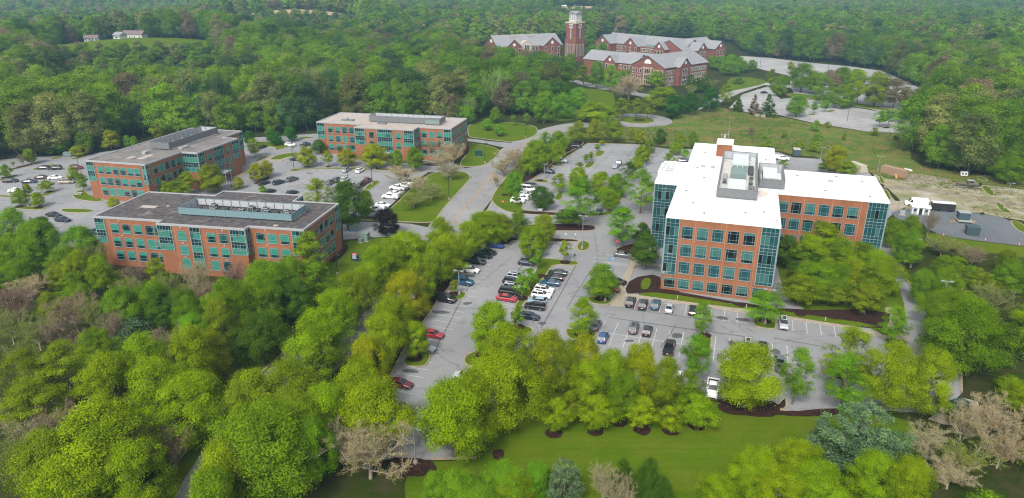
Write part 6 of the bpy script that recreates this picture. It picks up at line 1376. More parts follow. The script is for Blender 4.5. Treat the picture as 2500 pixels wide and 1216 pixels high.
# ------------------------------------------------------------------ school
def gable(root,x0,x1,y0,y1,ze,zr,axis,wm='brick2',over=.6,z0=-.3,name=''):
    """block with a ridge along x or y in the school's own frame"""
    MBw=MB(); 
    if axis=='x':
        ym=(y0+y1)/2; v=[(x0,y0,z0),(x1,y0,z0),(x1,y1,z0),(x0,y1,z0),(x0,y0,ze),(x1,y0,ze),(x1,y1,ze),(x0,y1,ze),(x0,ym,zr),(x1,ym,zr)]
        MBw.add(v,[(0,1,5,4),(2,3,7,6),(1,2,6,9,5),(3,0,4,8,7)])
        k=over*(zr-ze)/((y1-y0)/2); t=.22
        rv=[(x0-over,y0-over,ze-k),(x1+over,y0-over,ze-k),(x1+over,ym,zr),(x0-over,ym,zr),(x0-over,y1+over,ze-k),(x1+over,y1+over,ze-k)]
    else:
        xm=(x0+x1)/2; v=[(x0,y0,z0),(x1,y0,z0),(x1,y1,z0),(x0,y1,z0),(x0,y0,ze),(x1,y0,ze),(x1,y1,ze),(x0,y1,ze),(xm,y0,zr),(xm,y1,zr)]
        MBw.add(v,[(0,1,5,8,4),(1,2,6,5),(2,3,7,9,6),(3,0,4,7)])
        k=over*(zr-ze)/((x1-x0)/2); t=.22
        rv=[(x0-over,y0-over,ze-k),(x0-over,y1+over,ze-k),(xm,y1+over,zr),(xm,y0-over,zr),(x1+over,y0-over,ze-k),(x1+over,y1+over,ze-k)]
    MBw.build('wall',M[wm],root)
    up=[(x,y,z+t) for x,y,z in rv]
    MB().add(up+rv,[(0,1,2,3),(3,2,5,4),(6,9,8,7),(9,10,11,8),(0,6,7,1),(4,5,11,10),(0,3,9,6),(3,4,10,9),(1,7,8,2),(2,8,11,5)],0).build('roof',[M['slate']],root)
def swin(root,x,y,rz,z,w,h,m='trim',n=1):
    def f():
        mb=MB(); mb.box(-w/2-.25,w/2+.25,-.12,0,-.3,0).box(-w/2-.25,w/2+.25,-.12,0,h,h+.4)
        for i in range(n+1): xx=-w/2+w*i/n; mb.box(xx-.16,xx+.16,-.12,0,0,h)
        return mb.mesh('window',M[m])
    o=newobj('window',cached(('sw',w,h,n,m),f),root,(x,y,z),rz)
    pm=cached(('sp',round(w/n,2),h),lambda:MB().box(-w/n/2+.1,w/n/2-.1,-.06,0,0,h).mesh('pane',M['glassK']))
    for i in range(n): newobj('pane',pm,o,(-w/2+w*(i+.5)/n,0,0))
def roundel(root,x,y,rz,z,r,half=False):
    n=14; mb=MB(); pts=[(r*math.cos(2*math.pi*i/n),r*math.sin(2*math.pi*i/n)) for i in range(n)]
    if half: pts=[(r*math.cos(math.pi*i/n),r*math.sin(math.pi*i/n)) for i in range(n+1)]
    k=len(pts); mb.add([(a,-.12,b) for a,b in pts]+[(a,0,b) for a,b in pts],[tuple(range(k))]+[(i,(i+1)%k,k+(i+1)%k,k+i) for i in range(k)])
    mb.build('gable_window',M['whitep'],root,(x,y,z),rz)
S1=thing('school_building','red brick school wing with big front gable nearest on the hill','building',(79.5,482.5,0),R(-47))
gable(S1,0,27,0,50,12.3,19,'y'); gable(S1,24,30,12.5,25,12.3,17.5,'x')
roundel(S1,13.5,0,0,14,2.7,True); roundel(S1,30,18.7,R(90),14.5,1)
for z in (7.9,4.0,.9):
    for x in (2,5,8): swin(S1,x,0,0,z,1.3,2.3)
    for x in (19,22,25): swin(S1,x,0,0,z,1.3,2.3)
    swin(S1,13.5,0,0,z,4.6,2.6,'trim',3)
    for y in (3,6.6,9.6): swin(S1,27,y,R(90),z,2.4,2.1,'trim',2)
    swin(S1,30,18.7,R(90),z,5.5,2.3,'trim',3)
    for y in range(8): swin(S1,27,28+y*2.7,R(90),z,2.2,2.1,'trim',2)
MB().box(9,18,-.15,0,11.2,11.6).box(10.4,10.8,-.16,0,0,12.2).box(16.2,16.6,-.16,0,0,12.2).build('stone_surround',M['trim'],S1)
gable(S1,-50,-4,9,27,11.5,17,'x'); gable(S1,-29,-19,7,18,11.5,16,'y'); roundel(S1,-24,7,0,13,1.1); gable(S1,-8,4,14,40,10.5,15.5,'y')
gable(S1,-30,-6,30,44,10.5,15.5,'x')
MB().box(-16,-10,30,34,10,15).build('roof_plant',M['unitgn'],S1)
for x in (-36,-33,-16,-12,-8): swin(S1,x,9,0,7.6,2.2,2.2,'trim',2)
for x in (-27,-24,-21): swin(S1,x,7,0,7.6,1.6,2.2)
S2=thing('school_building','red brick school wing with white arched window left of the tower','building',(-10,604,0),R(24))
gable(S2,-2,58,0,28,12,20,'x'); gable(S2,2,16,-9,14,12,18.2,'y'); gable(S2,38,54,-5,14,12,18.5,'y'); roundel(S2,9,-9,0,14,1.2); roundel(S2,46,-5,0,14.5,1.3); roundel(S2,-2,14,R(-90),14.5,2.6,True)
for x in (4,9,14): swin(S2,x,-9,0,8,1.8,2.6)
for x in (40,46,52): swin(S2,x,-5,0,8,1.8,2.6); swin(S2,x,-5,0,3,1.8,2.6)
for x in (31,34.2): swin(S2,x,0,0,8.2,2.6,2.4,'trim',2)
for z in (3,8):
    for y in (4,9,14,19,24): swin(S2,-2,y,R(-90),z,2,2.4)
mb=MB(); n=12; pts=[(20,7.5),(28.5,7.5),(28.5,13)]+[(24.25+4.25*math.cos(math.pi*i/n),13+3.2*math.sin(math.pi*i/n)) for i in range(1,n)]+[(20,13)]
k=len(pts); mb.add([(a,-1.2,b) for a,b in pts]+[(a,4,b) for a,b in pts],[tuple(range(k))]+[(i,(i+1)%k,k+(i+1)%k,k+i) for i in range(k)]); mb.build('arched_bay',M['trim'],S2); swin(S2,24.25,-1.25,0,8.6,4.6,4,'whitep',3); swin(S2,24.25,-.05,0,1.5,4.6,3.2,'trim',3)
for x in (16,33): MB().box(x-2.6,x+2.6,9,15,15.5,19.5).build('roof_dormer',M['greyw'],S2)
T=thing('brick_tower','tall red brick tower with pale glazed lantern on top','tower',(52.5,612,0),R(-45))
MB().box(-5.8,5.8,-5.8,5.8,-.3,18).build('base',M['brick2'],T); MB().box(-5.4,5.4,-5.4,5.4,18,30.2).build('shaft',M['brick2'],T)
MB().box(-5.9,5.9,-5.9,5.9,30.2,31.3).build('cornice',M['trim'],T); MB().box(-3.9,3.9,-3.9,3.9,31.3,32.2).box(-3.6,3.6,-3.6,3.6,32.2,38).build('lantern',M['trim'],T)
mb=MB().add([(-4.3,-4.3,37.9),(4.3,-4.3,37.9),(4.3,4.3,37.9),(-4.3,4.3,37.9),(0,-4.3,39.8),(4.3,0,39.8),(0,4.3,39.8),(-4.3,0,39.8),(0,0,39.9)],[(0,4,8,7),(4,1,5,8),(8,5,2,6),(7,8,6,3),(0,1,4),(1,2,5),(2,3,6),(3,0,7)]); mb.build('lantern_roof',M['slate'],T)
for rz,(dx,dy) in ((0,(0,-1)),(90,(1,0)),(-90,(-1,0))):
    for s in (-2,0,2): P=(dx*3.62+(s if dy else 0),dy*3.62+(s if dx else 0)); swin(T,P[0],P[1],R(rz),32.6,1.5,5,'whitep',2)
    for s in (-3.6,0,3.6): P=(dx*5.82+(s if dy else 0),dy*5.82+(s if dx else 0)); swin(T,P[0],P[1],R(rz),4.5,1.8,9,'trim',2)
    P=(dx*5.42,dy*5.42); swin(T,P[0],P[1],R(rz),27,3.6,2.2,'whitep',3); MB().box(-.7,.7,-.1,0,17.5,26.6).build('louver_strip',M['greyw'],T,(P[0],P[1],0),R(rz))
S3=thing('school_building','long red brick school wing with several gables behind on the right','building',(82,645,0),R(-52))
gable(S3,-6,84,4,28,12,19,'x'); gable(S3,-8,10,-4,22,12,18.5,'y'); gable(S3,26,42,-4,20,12,18.5,'y'); gable(S3,60,88,-2,44,12,19,'y'); gable(S3,62,74,-7,10,12,17.5,'y'); gable(S3,80,95,8,20,12,17.5,'x'); gable(S3,80,95,30,44,12,17.5,'x')
roundel(S3,1,-4,0,14,1.3); roundel(S3,34,-4,0,14,1.2); roundel(S3,68,-7,0,14,1.2); roundel(S3,95,14,R(90),14,1.2); roundel(S3,95,37,R(90),14,1.2)
MB().box(42,60,-1,6,0,11.5).build('link_block',M['brick2'],S3); MB().box(46,56,1,5,11.5,13.4).build('roof_plant',M['unitgn'],S3)
for z in (8,3.6):
    for i in range(5): swin(S3,12+i*2.8,4,0,z,2.2,2.2,'trim',2)
    for i in range(5): swin(S3,44+i*2.9,-1,0,z,2.2,2.2,'trim',2)
    for x in (-5,1,6.5,28,34,40,65,68,71): swin(S3,x,-4 if x<60 else -7,0,z,1.6,2.4)
    for y in (11,14,17,33,37,41): swin(S3,95,y,R(90),z,1.6,2.4)
    for i in range(4): swin(S3,88,22+i*2.4,R(90),z,2,2.2,'trim',2)
# ------------------------------------------------------------------ trees
def np_mesh(name,V,Q,mats,mi=None,tint=None,smooth=False):
    me=bpy.data.meshes.new(name); nv=len(V); nq=len(Q); k=Q.shape[1]
    me.vertices.add(nv); me.vertices.foreach_set('co',np.ascontiguousarray(V,dtype=np.float32).ravel())
    me.loops.add(nq*k); me.loops.foreach_set('vertex_index',np.ascontiguousarray(Q,dtype=np.int32).ravel())
    me.polygons.add(nq); me.polygons.foreach_set('loop_start',np.arange(0,nq*k,k,dtype=np.int32)); me.polygons.foreach_set('loop_total',np.full(nq,k,dtype=np.int32))
    for m_ in mats: me.materials.append(m_)
    if mi is not None: me.polygons.foreach_set('material_index',np.asarray(mi,dtype=np.int32))
    if smooth: me.polygons.foreach_set('use_smooth',np.ones(nq,dtype=bool))
    if tint is not None:
        at=me.attributes.new('tint','FLOAT','POINT'); at.data.foreach_set('value',np.asarray(tint,dtype=np.float32))
    me.update(calc_edges=True); return me
def unit(v): return v/np.maximum(np.linalg.norm(v,axis=-1,keepdims=True),1e-9)
def cards(P,Nn,size,rng,asp=.75):
    n=len(P); t=unit(np.cross(Nn,rng.normal(size=(n,3)))); b=np.cross(Nn,t); s=np.asarray(size).reshape(-1,1)
    V=np.stack([P+t*s*.5,P+b*s*.5*asp,P-t*s*.5,P-b*s*.5*asp],1).reshape(-1,3); return V,np.arange(4*n).reshape(n,4)
def tubes(segs,n=5):
    V=[];Q=[];o=0
    for a,b,r0,r1 in segs:
        a=np.asarray(a,float);b=np.asarray(b,float); d=b-a; d/=max(np.linalg.norm(d),1e-9)
        t=np.cross(d,[0,0,1] if abs(d[2])<.9 else [1,0,0]); t/=np.linalg.norm(t); u=np.cross(d,t)
        ang=np.arange(n)*2*np.pi/n; c=np.cos(ang)[:,None]*t+np.sin(ang)[:,None]*u
        V+=[a+c*r0,b+c*r1]; i=np.arange(n); j=(i+1)%n; Q.append(np.stack([o+i,o+j,o+n+j,o+n+i],1)); o+=2*n
    return np.concatenate(V),np.concatenate(Q)
SPEC=dict(
 maple=dict(rho=1.15,z0=.09,nc=135,nl=370,rc=(.065,.135),leaf=.0165,p=(.5,.68),shell=.33,flat=.95,trunk=.024),
 open=dict(rho=1.35,z0=.14,nc=105,nl=210,rc=(.055,.13),leaf=.0175,p=(.65,.75),shell=.55,flat=.65,trunk=.018),
 forest=dict(rho=1.5,z0=.1,nc=120,nl=130,rc=(.08,.15),leaf=.029,p=(.42,.58),shell=.28,flat=.95,trunk=.018),
 far=dict(rho=1.5,z0=.15,nc=60,nl=45,rc=(.1,.17),leaf=.07,p=(.42,.6),shell=.3,flat=.95,trunk=.018),
 young=dict(rho=1.35,z0=.3,nc=48,nl=85,rc=(.09,.17),leaf=.045,p=(.6,.7),shell=.6,flat=.8,trunk=.016),
 cherry=dict(rho=.85,z0=.17,nc=95,nl=220,rc=(.06,.13),leaf=.019,p=(.65,.55),shell=.5,flat=.6,trunk=.018),
 shrub=dict(rho=.8,z0=.02,nc=40,nl=60,rc=(.12,.2),leaf=.055,p=(.5,.6),shell=.5,flat=.9,trunk=.02),
 pine=dict(rho=1.3,z0=.08,nc=190,nl=110,rc=(.05,.095),leaf=.036,p=(.75,.45),shell=.4,flat=.9,trunk=.022),
 cone=dict(rho=1.7,z0=.02,nc=110,nl=60,rc=(.06,.12),leaf=.045,p=(1.0,.22),shell=.4,flat=.9,trunk=.02),
)
def profile(kd,t,p):
    if kd=='pine': return np.clip(np.sin(np.pi*np.clip(t,0,1)**.62),0,1)**.6
    if kd=='cone': return np.clip((1-t),0,1)**p[0]*np.clip(t/.06,0,1)**.5*(1.0 if kd=='cone' else .98)+.04
    return np.clip(np.sin(np.pi*np.clip(t,0,1)**p[1]),0,1)**p[0]
def gen_tree(kd,seed):
    rng=np.random.default_rng(seed); s=SPEC[kd]; rho=s['rho']; z0=s['z0']*rho; hh=rho-z0
    n=s['nc']; t=rng.uniform(.03,.97,n)**(1.0 if kd not in('cone','pine') else 1.25); th=rng.uniform(0,2*np.pi,n)
    lob=1+.16*np.sin(2*th+rng.uniform(0,6))+.13*np.sin(3*th+5*t+rng.uniform(0,6))
    rad=.44*profile(kd,t,s['p'])*lob*rng.uniform(0,1,n)**s['shell']
    C=np.stack([rad*np.cos(th),rad*np.sin(th),z0+hh*(.04+.92*t)],1)
    rc=rng.uniform(*s['rc'],n)*(1.0 if kd not in('cone','pine') else (1.15-.6*t))
    nl=np.maximum(8,(s['nl']*(rc/np.mean(rc))**2).astype(int)); idx=np.repeat(np.arange(n),nl); N_=len(idx)
    d=unit(rng.normal(size=(N_,3))); d[:,2]=np.where(rng.random(N_)<.6,np.abs(d[:,2]),d[:,2])
    k=rng.uniform(.4,1.1,N_)[:,None]; k=np.where(rng.random((N_,1))<.1,rng.uniform(1.05,1.6,(N_,1)),k); sc=np.array([1,1,s['flat']])
    P=C[idx]+d*k*rc[idx][:,None]*sc
    out=unit(P-np.array([0,0,z0+hh*.35]))
    Nn=unit(d*.55+out*.65+np.array([0,0,.16])+rng.normal(size=(N_,3))*.42)
    if kd=='pine': Nn=unit(rng.normal(size=(N_,3))+out*.2)
    size=s['leaf']*rng.uniform(.45,1.5,N_)
    V,Q=cards(P,Nn,size,rng,.7 if kd!='pine' else .35)
    ct=rng.uniform(.15,.85,n); tint=np.repeat(np.clip(ct[idx]+rng.normal(size=N_)*.12,0,1),4)
    crown=np_mesh('crown_'+kd,V,Q,[M['leaf']],None,tint)
    segs=[]; tr=s['trunk']; top=z0+hh*.62; m_=5; pts=[np.array([.012*math.sin(3*i+seed),.012*math.cos(2*i+seed),top*i/m_]) for i in range(m_+1)]
    for i in range(m_): segs.append((pts[i],pts[i+1],tr*(1-.75*i/m_)*(1.35 if i==0 else 1),tr*(1-.75*(i+1)/m_)))
    for j in rng.choice(n,min(n,14),replace=False):
        zb=min(C[j,2]*.75,top*.95); zb=max(zb,z0*.6); b=np.array([0,0,zb]); mid=(b+C[j])/2+np.array([0,0,.03]); segs+=[(b,mid,tr*.45,tr*.3),(mid,C[j],tr*.3,tr*.1)]
    TV,TQ=tubes(segs,6); trunk=np_mesh('trunk_'+kd,TV,TQ,[M['bark']],smooth=True)
    return crown,trunk,rho
def gen_bare(seed):
    rng=np.random.default_rng(seed); rho=1.15; segs=[((0,0,0),(.01,0,.28),.024,.018)]; tw=[]; buds=[]
    for i in range(15):
        th=i*2.4+rng.uniform(-.3,.3); el=rng.uniform(.55,1.35); L=rng.uniform(.42,.68); b=np.array([0,0,rng.uniform(.14,.3)])
        dv=np.array([math.cos(th)*math.cos(el),math.sin(th)*math.cos(el),math.sin(el)]); p=b
        for k in range(4):
            q=p+dv*L/4+rng.normal(size=3)*.015; segs.append((p,q,.011*(1-k*.22),.011*(1-(k+1)*.22)))
            for _ in range(5 if k else 2):
                d2=unit(dv*.8+rng.normal(size=3)*.55+np.array([0,0,.35])); l2=rng.uniform(.1,.24); e=q+d2*l2; tw.append((q,e,.0035,.0015))
                for _ in range(4):
                    s0=q+(e-q)*rng.uniform(.3,1); d3=unit(d2+rng.normal(size=3)*.6+np.array([0,0,.3])); e3=s0+d3*rng.uniform(.04,.1); tw.append((s0,e3,.002,.001))
                    for _ in range(26): buds.append(s0+(e3-s0)*rng.uniform(.2,1.1)+rng.normal(size=3)*.014)
            dv=unit(dv+np.array([0,0,.12])+rng.normal(size=3)*.12); p=q
    P=np.array(buds); P[:,0:2]=np.clip(P[:,0:2],-.55,.55); TV,TQ=tubes(tw,3)
    V,Q=cards(P,unit(rng.normal(size=P.shape)+np.array([0,0,.4])),rng.uniform(.006,.0145,len(P)),rng,.6)
    mx=max(TV[:,2].max(),P[:,2].max()); k=rho/mx
    cm=np_mesh('crown_bare',np.concatenate([V,TV])*[1,1,k],np.concatenate([Q,TQ+len(V)]),[M['leaf'],M['twig']],np.concatenate([np.zeros(len(Q)),np.ones(len(TQ))]),np.concatenate([np.repeat(rng.uniform(.2,.9,len(P)),4),np.full(len(TV),.5)]))
    SV,SQ=tubes(segs,5); return cm,np_mesh('trunk_bare',SV*[1,1,k],SQ,[M['twig']],smooth=True),rho
NV=dict(maple=6,open=4,forest=5,far=4,young=3,cherry=3,shrub=3,pine=2,cone=2,bare=4)
PROTO={}
for kd,nv in NV.items(): PROTO[kd]=[gen_bare(900+i) if kd=='bare' else gen_tree(kd,100*hash_i+i) for hash_i,i in [(sum(map(ord,kd))%37,i) for i in range(nv)]]
LC=dict(lime=(.19,.285,.002),yel=(.24,.28,.002),olv=(.165,.225,.005),mid=(.125,.225,.005),grn=(.13,.27,.01),drk=(.065,.13,.008),dgr=(.035,.13,.008),plum=(.024,.01,.016),tan=(.38,.325,.18),brn=(.24,.175,.11),red=(.17,.09,.07),blu=(.12,.19,.095))
TN=dict(maple='maple_tree',open='locust_tree',forest='forest_tree',far='forest_tree',young='young_tree',cherry='spreading_tree',shrub='shrub',pine='pine_tree',cone='evergreen_tree',bare='budding_tree')
CAT=dict(shrub='shrub')
rt=random.Random(3)
def place_tree(x,y,w_,h,kd,col,label,group,z=0,jit=.13):
    cr,tk,rho=rt.choice(PROTO[kd]); c=LC[col] if isinstance(col,str) else col
    v=rt.uniform(1-jit,1+jit); hsh=rt.uniform(-.09,.09); c=(c[0]*v*(1+hsh),c[1]*v,c[2]*v)
    o=thing(TN[kd],label,CAT.get(kd,'tree'),(x,y,z),rt.uniform(0,6.28),group); o.scale=(w_,w_,h/rho)
    a_=newobj('trunk',tk,o); b_=newobj('crown',cr,o,color=c); return a_,b_
for x,y,w_,h,kd,col,label,group in D['trees']: place_tree(x,y,w_*dict(maple=1.07,open=1.07,bare=1.1).get(kd,1.03),h,kd,col,label,group)
# the woods: nearest trees one by one, the rest of the far wood as one mass
def inpoly(X,Y,p):
    r=np.zeros(X.shape,bool); n=len(p)
    for i in range(n):
        x1,y1=p[i]; x2,y2=p[(i+1)%n]
        if y1==y2: continue
        c=((y1>Y)!=(y2>Y))&(X<(x2-x1)*(Y-y1)/(y2-y1)+x1); r^=c
    return r
rng=np.random.default_rng(77)
def grid(x0,x1,y0,y1,sp):
    X,Y=np.meshgrid(np.arange(x0,x1,sp),np.arange(y0,y1,sp)); X=X+rng.uniform(-.42,.42,X.shape)*sp+(np.arange(X.shape[0])%2)[:,None]*sp/2; Y=Y+rng.uniform(-.42,.42,Y.shape)*sp
    return X.ravel(),Y.ravel()
def wood_mask(X,Y):
    k=~inpoly(X,Y,D['forest_clear'])
    for hx,hy,hz_,sg,rx,ry,mm,nm in D['hills']: k&=~((((X-hx)/(rx+4))**2+((Y-hy)/(ry+4))**2)<1)
    for c_ in D['clear2']: k&=~inpoly(X,Y,c_)
    return k
P1=[]
X,Y=grid(-1000,1000,210,1150,10.4); k=wood_mask(X,Y)&(np.abs(X)<.8*Y+40)&(np.hypot(X,Y)<1150); X,Y=X[k],Y[k]
P2=grid(-2100,2100,400,2700,15); r=np.hypot(*P2); k=wood_mask(*P2)&(np.abs(P2[0])<.8*P2[1]+40)&(r>=1150); X2,Y2=P2[0][k],P2[1][k]
def wood_colour(x,y):
    u=rng.random(); zone=.5+.5*math.sin(x*.012+1)*math.cos(y*.009)
    lft=float(np.clip((-x-50)/400,0,1))*float(np.clip((y-420)/300,0,1))
    if u<.045+.12*lft: c=np.array([.18,.15,.085])
    elif u<.2+.2*lft: c=np.array([.16,.185,.05])
    elif u<.34+.2*lft: c=np.array([.06,.12,.035])
    else: c=np.array([.09,.185,.01])*(1-zone)+np.array([.15,.25,.01])*zone
    return c*rng.uniform(.75,1.4)
def wood_label(x,y,bare=False):
    az=x/y
    zone=('at the far left behind the west lot' if az<-.55 else 'behind the middle office roof' if az<-.36 else 'in the gap between middle and far office' if az<-.27 else 'behind the far office roof' if az<-.06 else 'between far office and school' if az<.09 else 'behind the school' if az<.3 else 'behind the farthest pale lot' if az<.5 else 'at the right edge beyond the pale lots')
    k='bare grey tree' if bare else 'tall green tree'
    return k+' in the wood '+zone,k+'s '+zone
def low(x,y): return any(abs(x-hx*y/hy)<rx*y/hy+6 and hy-190<y<hy for hx,hy,hz_,sg,rx,ry,mm,nm in D['hills'])
order=np.argsort(np.hypot(X,Y)); ntop=0; far=[]
for q,i in enumerate(order):
    x,y=float(X[i]),float(Y[i]); k_=float(rng.random())**.8; lo_=low(x,y); h=6+3*k_ if lo_ else 12+14*k_; w_=(7+3*k_ if lo_ else 10+8.5*k_)*float(rng.uniform(.85,1.12)); c=wood_colour(x,y); edge=False
    seen=abs(x)<.76*y+10
    if ntop<290 and seen:
        bare=rng.random()<.06
        lab,gr=wood_label(x,y,bare)
        place_tree(x,y,w_,h,'bare' if bare else 'forest',tuple(c*(1.6 if bare else 1)),lab,gr,float(terr(x,y)),.05); ntop+=1
    else: far.append((x,y,w_,h,c))
for x,y in zip(X2,Y2): far.append((float(x),float(y),float(rng.uniform(15,22)),float(rng.uniform(16,25)),wood_colour(x,y)))
# wild scrub to the left and right of the lots
for key,lab,grpn,sp in (('wildL','green tree in the dense wood below the near office','thicket trees left',9),('wildR','green tree in the dense scrub right of the side road','thicket trees right',7)):
    pl=D[key]; xs=[p[0] for p in pl]; ys=[p[1] for p in pl]; x_,y_=grid(min(xs),max(xs),min(ys),max(ys),sp); k=inpoly(x_,y_,pl)&(np.abs(x_)<.76*y_+12)&(y_>62)
    for x,y in zip(x_[k],y_[k]):
        if any((x-t[0])**2+(y-t[1])**2<(t[2]*.4)**2 for t in D['trees']): continue
        u=rng.random(); kd='bare' if u<(.5 if key=='wildL' and x<-38-.12*(y-90) else .2) else 'shrub' if u<.5 else 'open' if u<.66 else 'maple'
        h=rng.uniform(2.5,4.5) if kd=='shrub' else rng.uniform(6,9.5); w_=rng.uniform(4.5,6.5) if kd=='shrub' else rng.uniform(6,9)
        if key=='wildR': h*=.8; w_*=.85
        col=rng.choice(['tan','brn','red','olv']) if kd=='bare' else rng.choice(['mid','mid','olv','drk','lime'])
        l={'bare':'bare brown tree','shrub':'low shrub','open':'loose leafy tree','maple':'green tree'}[kd]+(' in the dense wood below the near office' if key=='wildL' else ' in the dense scrub right of the side road')
        place_tree(float(x),float(y),float(w_),float(h),kd,str(col),l,grpn+' '+kd)
# sample trees of the far wood
FP=[]
for i,(cr,tk,rho) in enumerate(PROTO['far']):
    x,y,w_,h,c=far.pop(40*i); lb,gr=wood_label(x,y); o=thing('forest_tree',lb,'tree',(x,y,float(terr(x,y))),.3*i,gr); o.scale=(w_,w_,h/rho)
    t_=newobj('trunk',tk,o); c_=newobj('crown',cr,o,color=tuple(c)); FP.append((t_,c_,rho))
NFAR=len(FP)
for (cr,tk,rho) in PROTO['forest']:
    ob=[o_ for o_ in bpy.data.objects if o_.type=='MESH' and o_.data==cr][0]; tb=[c_ for c_ in ob.parent.children if c_.name.startswith('trunk')][0]; FP.append((tb,ob,rho))
def wood_object(pts,name):
    n=len(pts); me=bpy.data.meshes.new(name); me.vertices.add(n)
    A=np.array([(p[0],p[1],float(terr(p[0],p[1]))) for p in pts],dtype=np.float32); me.vertices.foreach_set('co',A.ravel())
    sc=np.array([(p[2],p[2],p[3]/1.5) for p in pts],dtype=np.float32); at=me.attributes.new('scl','FLOAT_VECTOR','POINT'); at.data.foreach_set('vector',sc.ravel())
    ro=np.zeros((n,3),np.float32); ro[:,2]=rng.uniform(0,6.28,n); at=me.attributes.new('rot','FLOAT_VECTOR','POINT'); at.data.foreach_set('vector',ro.ravel())
    at=me.attributes.new('leafcol','FLOAT_COLOR','POINT'); at.data.foreach_set('color',np.array([(*p[4],1) for p in pts],dtype=np.float32).ravel())
    at=me.attributes.new('pick','INT','POINT'); at.data.foreach_set('value',np.where(np.hypot(A[:,0],A[:,1])<720,rng.integers(0,len(FP)-NFAR,n),len(FP)-NFAR+rng.integers(0,NFAR,n)).astype(np.int32))
    me.update(); o=kind(newobj(name,me),'stuff'); tag(o,'far-off wood of dark green trees reaching to the horizon','wood')
    g=bpy.data.node_groups.new(name+'_nodes','GeometryNodeTree'); g.interface.new_socket('Geometry',in_out='INPUT',socket_type='NodeSocketGeometry'); g.interface.new_socket('Geometry',in_out='OUTPUT',socket_type='NodeSocketGeometry')
    nd=g.nodes; L=g.links.new; gi=nd.new('NodeGroupInput'); go=nd.new('NodeGroupOutput'); jn=nd.new('GeometryNodeJoinGeometry')
    for t_,c_,rho in FP:  # join order is last first
        a=nd.new('GeometryNodeObjectInfo'); a.inputs['Object'].default_value=c_; a.transform_space='ORIGINAL'; s=nd.new('GeometryNodeSetMaterial'); s.inputs['Material'].default_value=M['fleaf']; L(a.outputs['Geometry'],s.inputs[0])
        b=nd.new('GeometryNodeObjectInfo'); b.inputs['Object'].default_value=t_; b.transform_space='ORIGINAL'; j2=nd.new('GeometryNodeJoinGeometry'); L(s.outputs[0],j2.inputs[0]); L(b.outputs['Geometry'],j2.inputs[0])
        gt=nd.new('GeometryNodeGeometryToInstance'); L(j2.outputs[0],gt.inputs[0]); L(gt.outputs[0],jn.inputs[0])
    ip=nd.new('GeometryNodeInstanceOnPoints'); L(gi.outputs[0],ip.inputs['Points']); L(jn.outputs[0],ip.inputs['Instance']); ip.inputs['Pick Instance'].default_value=True
    def na(nm,ty):
        x=nd.new('GeometryNodeInputNamedAttribute'); x.data_type=ty; x.inputs['Name'].default_value=nm; return x.outputs[0]
    L(na('pick','INT'),ip.inputs['Instance Index']); L(na('scl','FLOAT_VECTOR'),ip.inputs['Scale'])
    e=nd.new('FunctionNodeEulerToRotation'); L(na('rot','FLOAT_VECTOR'),e.inputs[0]); L(e.outputs[0],ip.inputs['Rotation']); L(ip.outputs[0],go.inputs[0])
    md=o.modifiers.new('instances','NODES'); md.node_group=g; return o
wood_object(far,'distant_wood')
def tufts(name,label,col,n,seed,hh,polys):
    r_=np.random.default_rng(seed); P=[]
    for pl in polys:
        xs=[p[0] for p in pl]; ys=[p[1] for p in pl]; m_=n*4; x=r_.uniform(min(xs),max(xs),m_); y=r_.uniform(min(ys),max(ys),m_)
        q=np.sin(x*.11+seed)+np.sin(y*.13+x*.05)+r_.normal(size=m_)*.7; k=inpoly(x,y,pl)&(q>0); P.append(np.stack([x[k],y[k]],1)[:n])
    P=np.concatenate(P); m_=14; C3=np.repeat(np.c_[P,np.full(len(P),.1)],m_,0); s_=np.repeat(r_.uniform(.5,1.6,len(P)),m_)[:,None]
    Q_=C3+r_.normal(size=C3.shape)*np.array([.5,.5,0])*s_; Q_[:,2]+=np.abs(r_.normal(size=len(C3)))*hh*s_[:,0]
    V,F=cards(Q_,unit(r_.normal(size=C3.shape)+np.array([0,0,.8])),r_.uniform(.18,.42,len(C3)),r_,.6)
    o=newobj(name,np_mesh(name,V,F,[M['leaf']],None,np.repeat(r_.uniform(.1,.9,len(C3)),4)),color=col); kind(o,'stuff'); tag(o,label,'grass')
MEA=[p for n_,k_,p in D['sheets'] if k_=='meadow']; YRD=[p for n_,k_,p in D['sheets'] if k_=='dirt']
tufts('meadow_tufts','rough green tufts on the meadow behind the white roof',(.075,.14,.012),2600,1,.3,MEA); tufts('dry_grass','dry tan grass patches on the meadow behind the white roof',(.27,.19,.08),1100,2,.35,MEA); tufts('yard_weeds','thin weeds on the dirt yard at the right',(.15,.15,.04),500,3,.1,YRD)
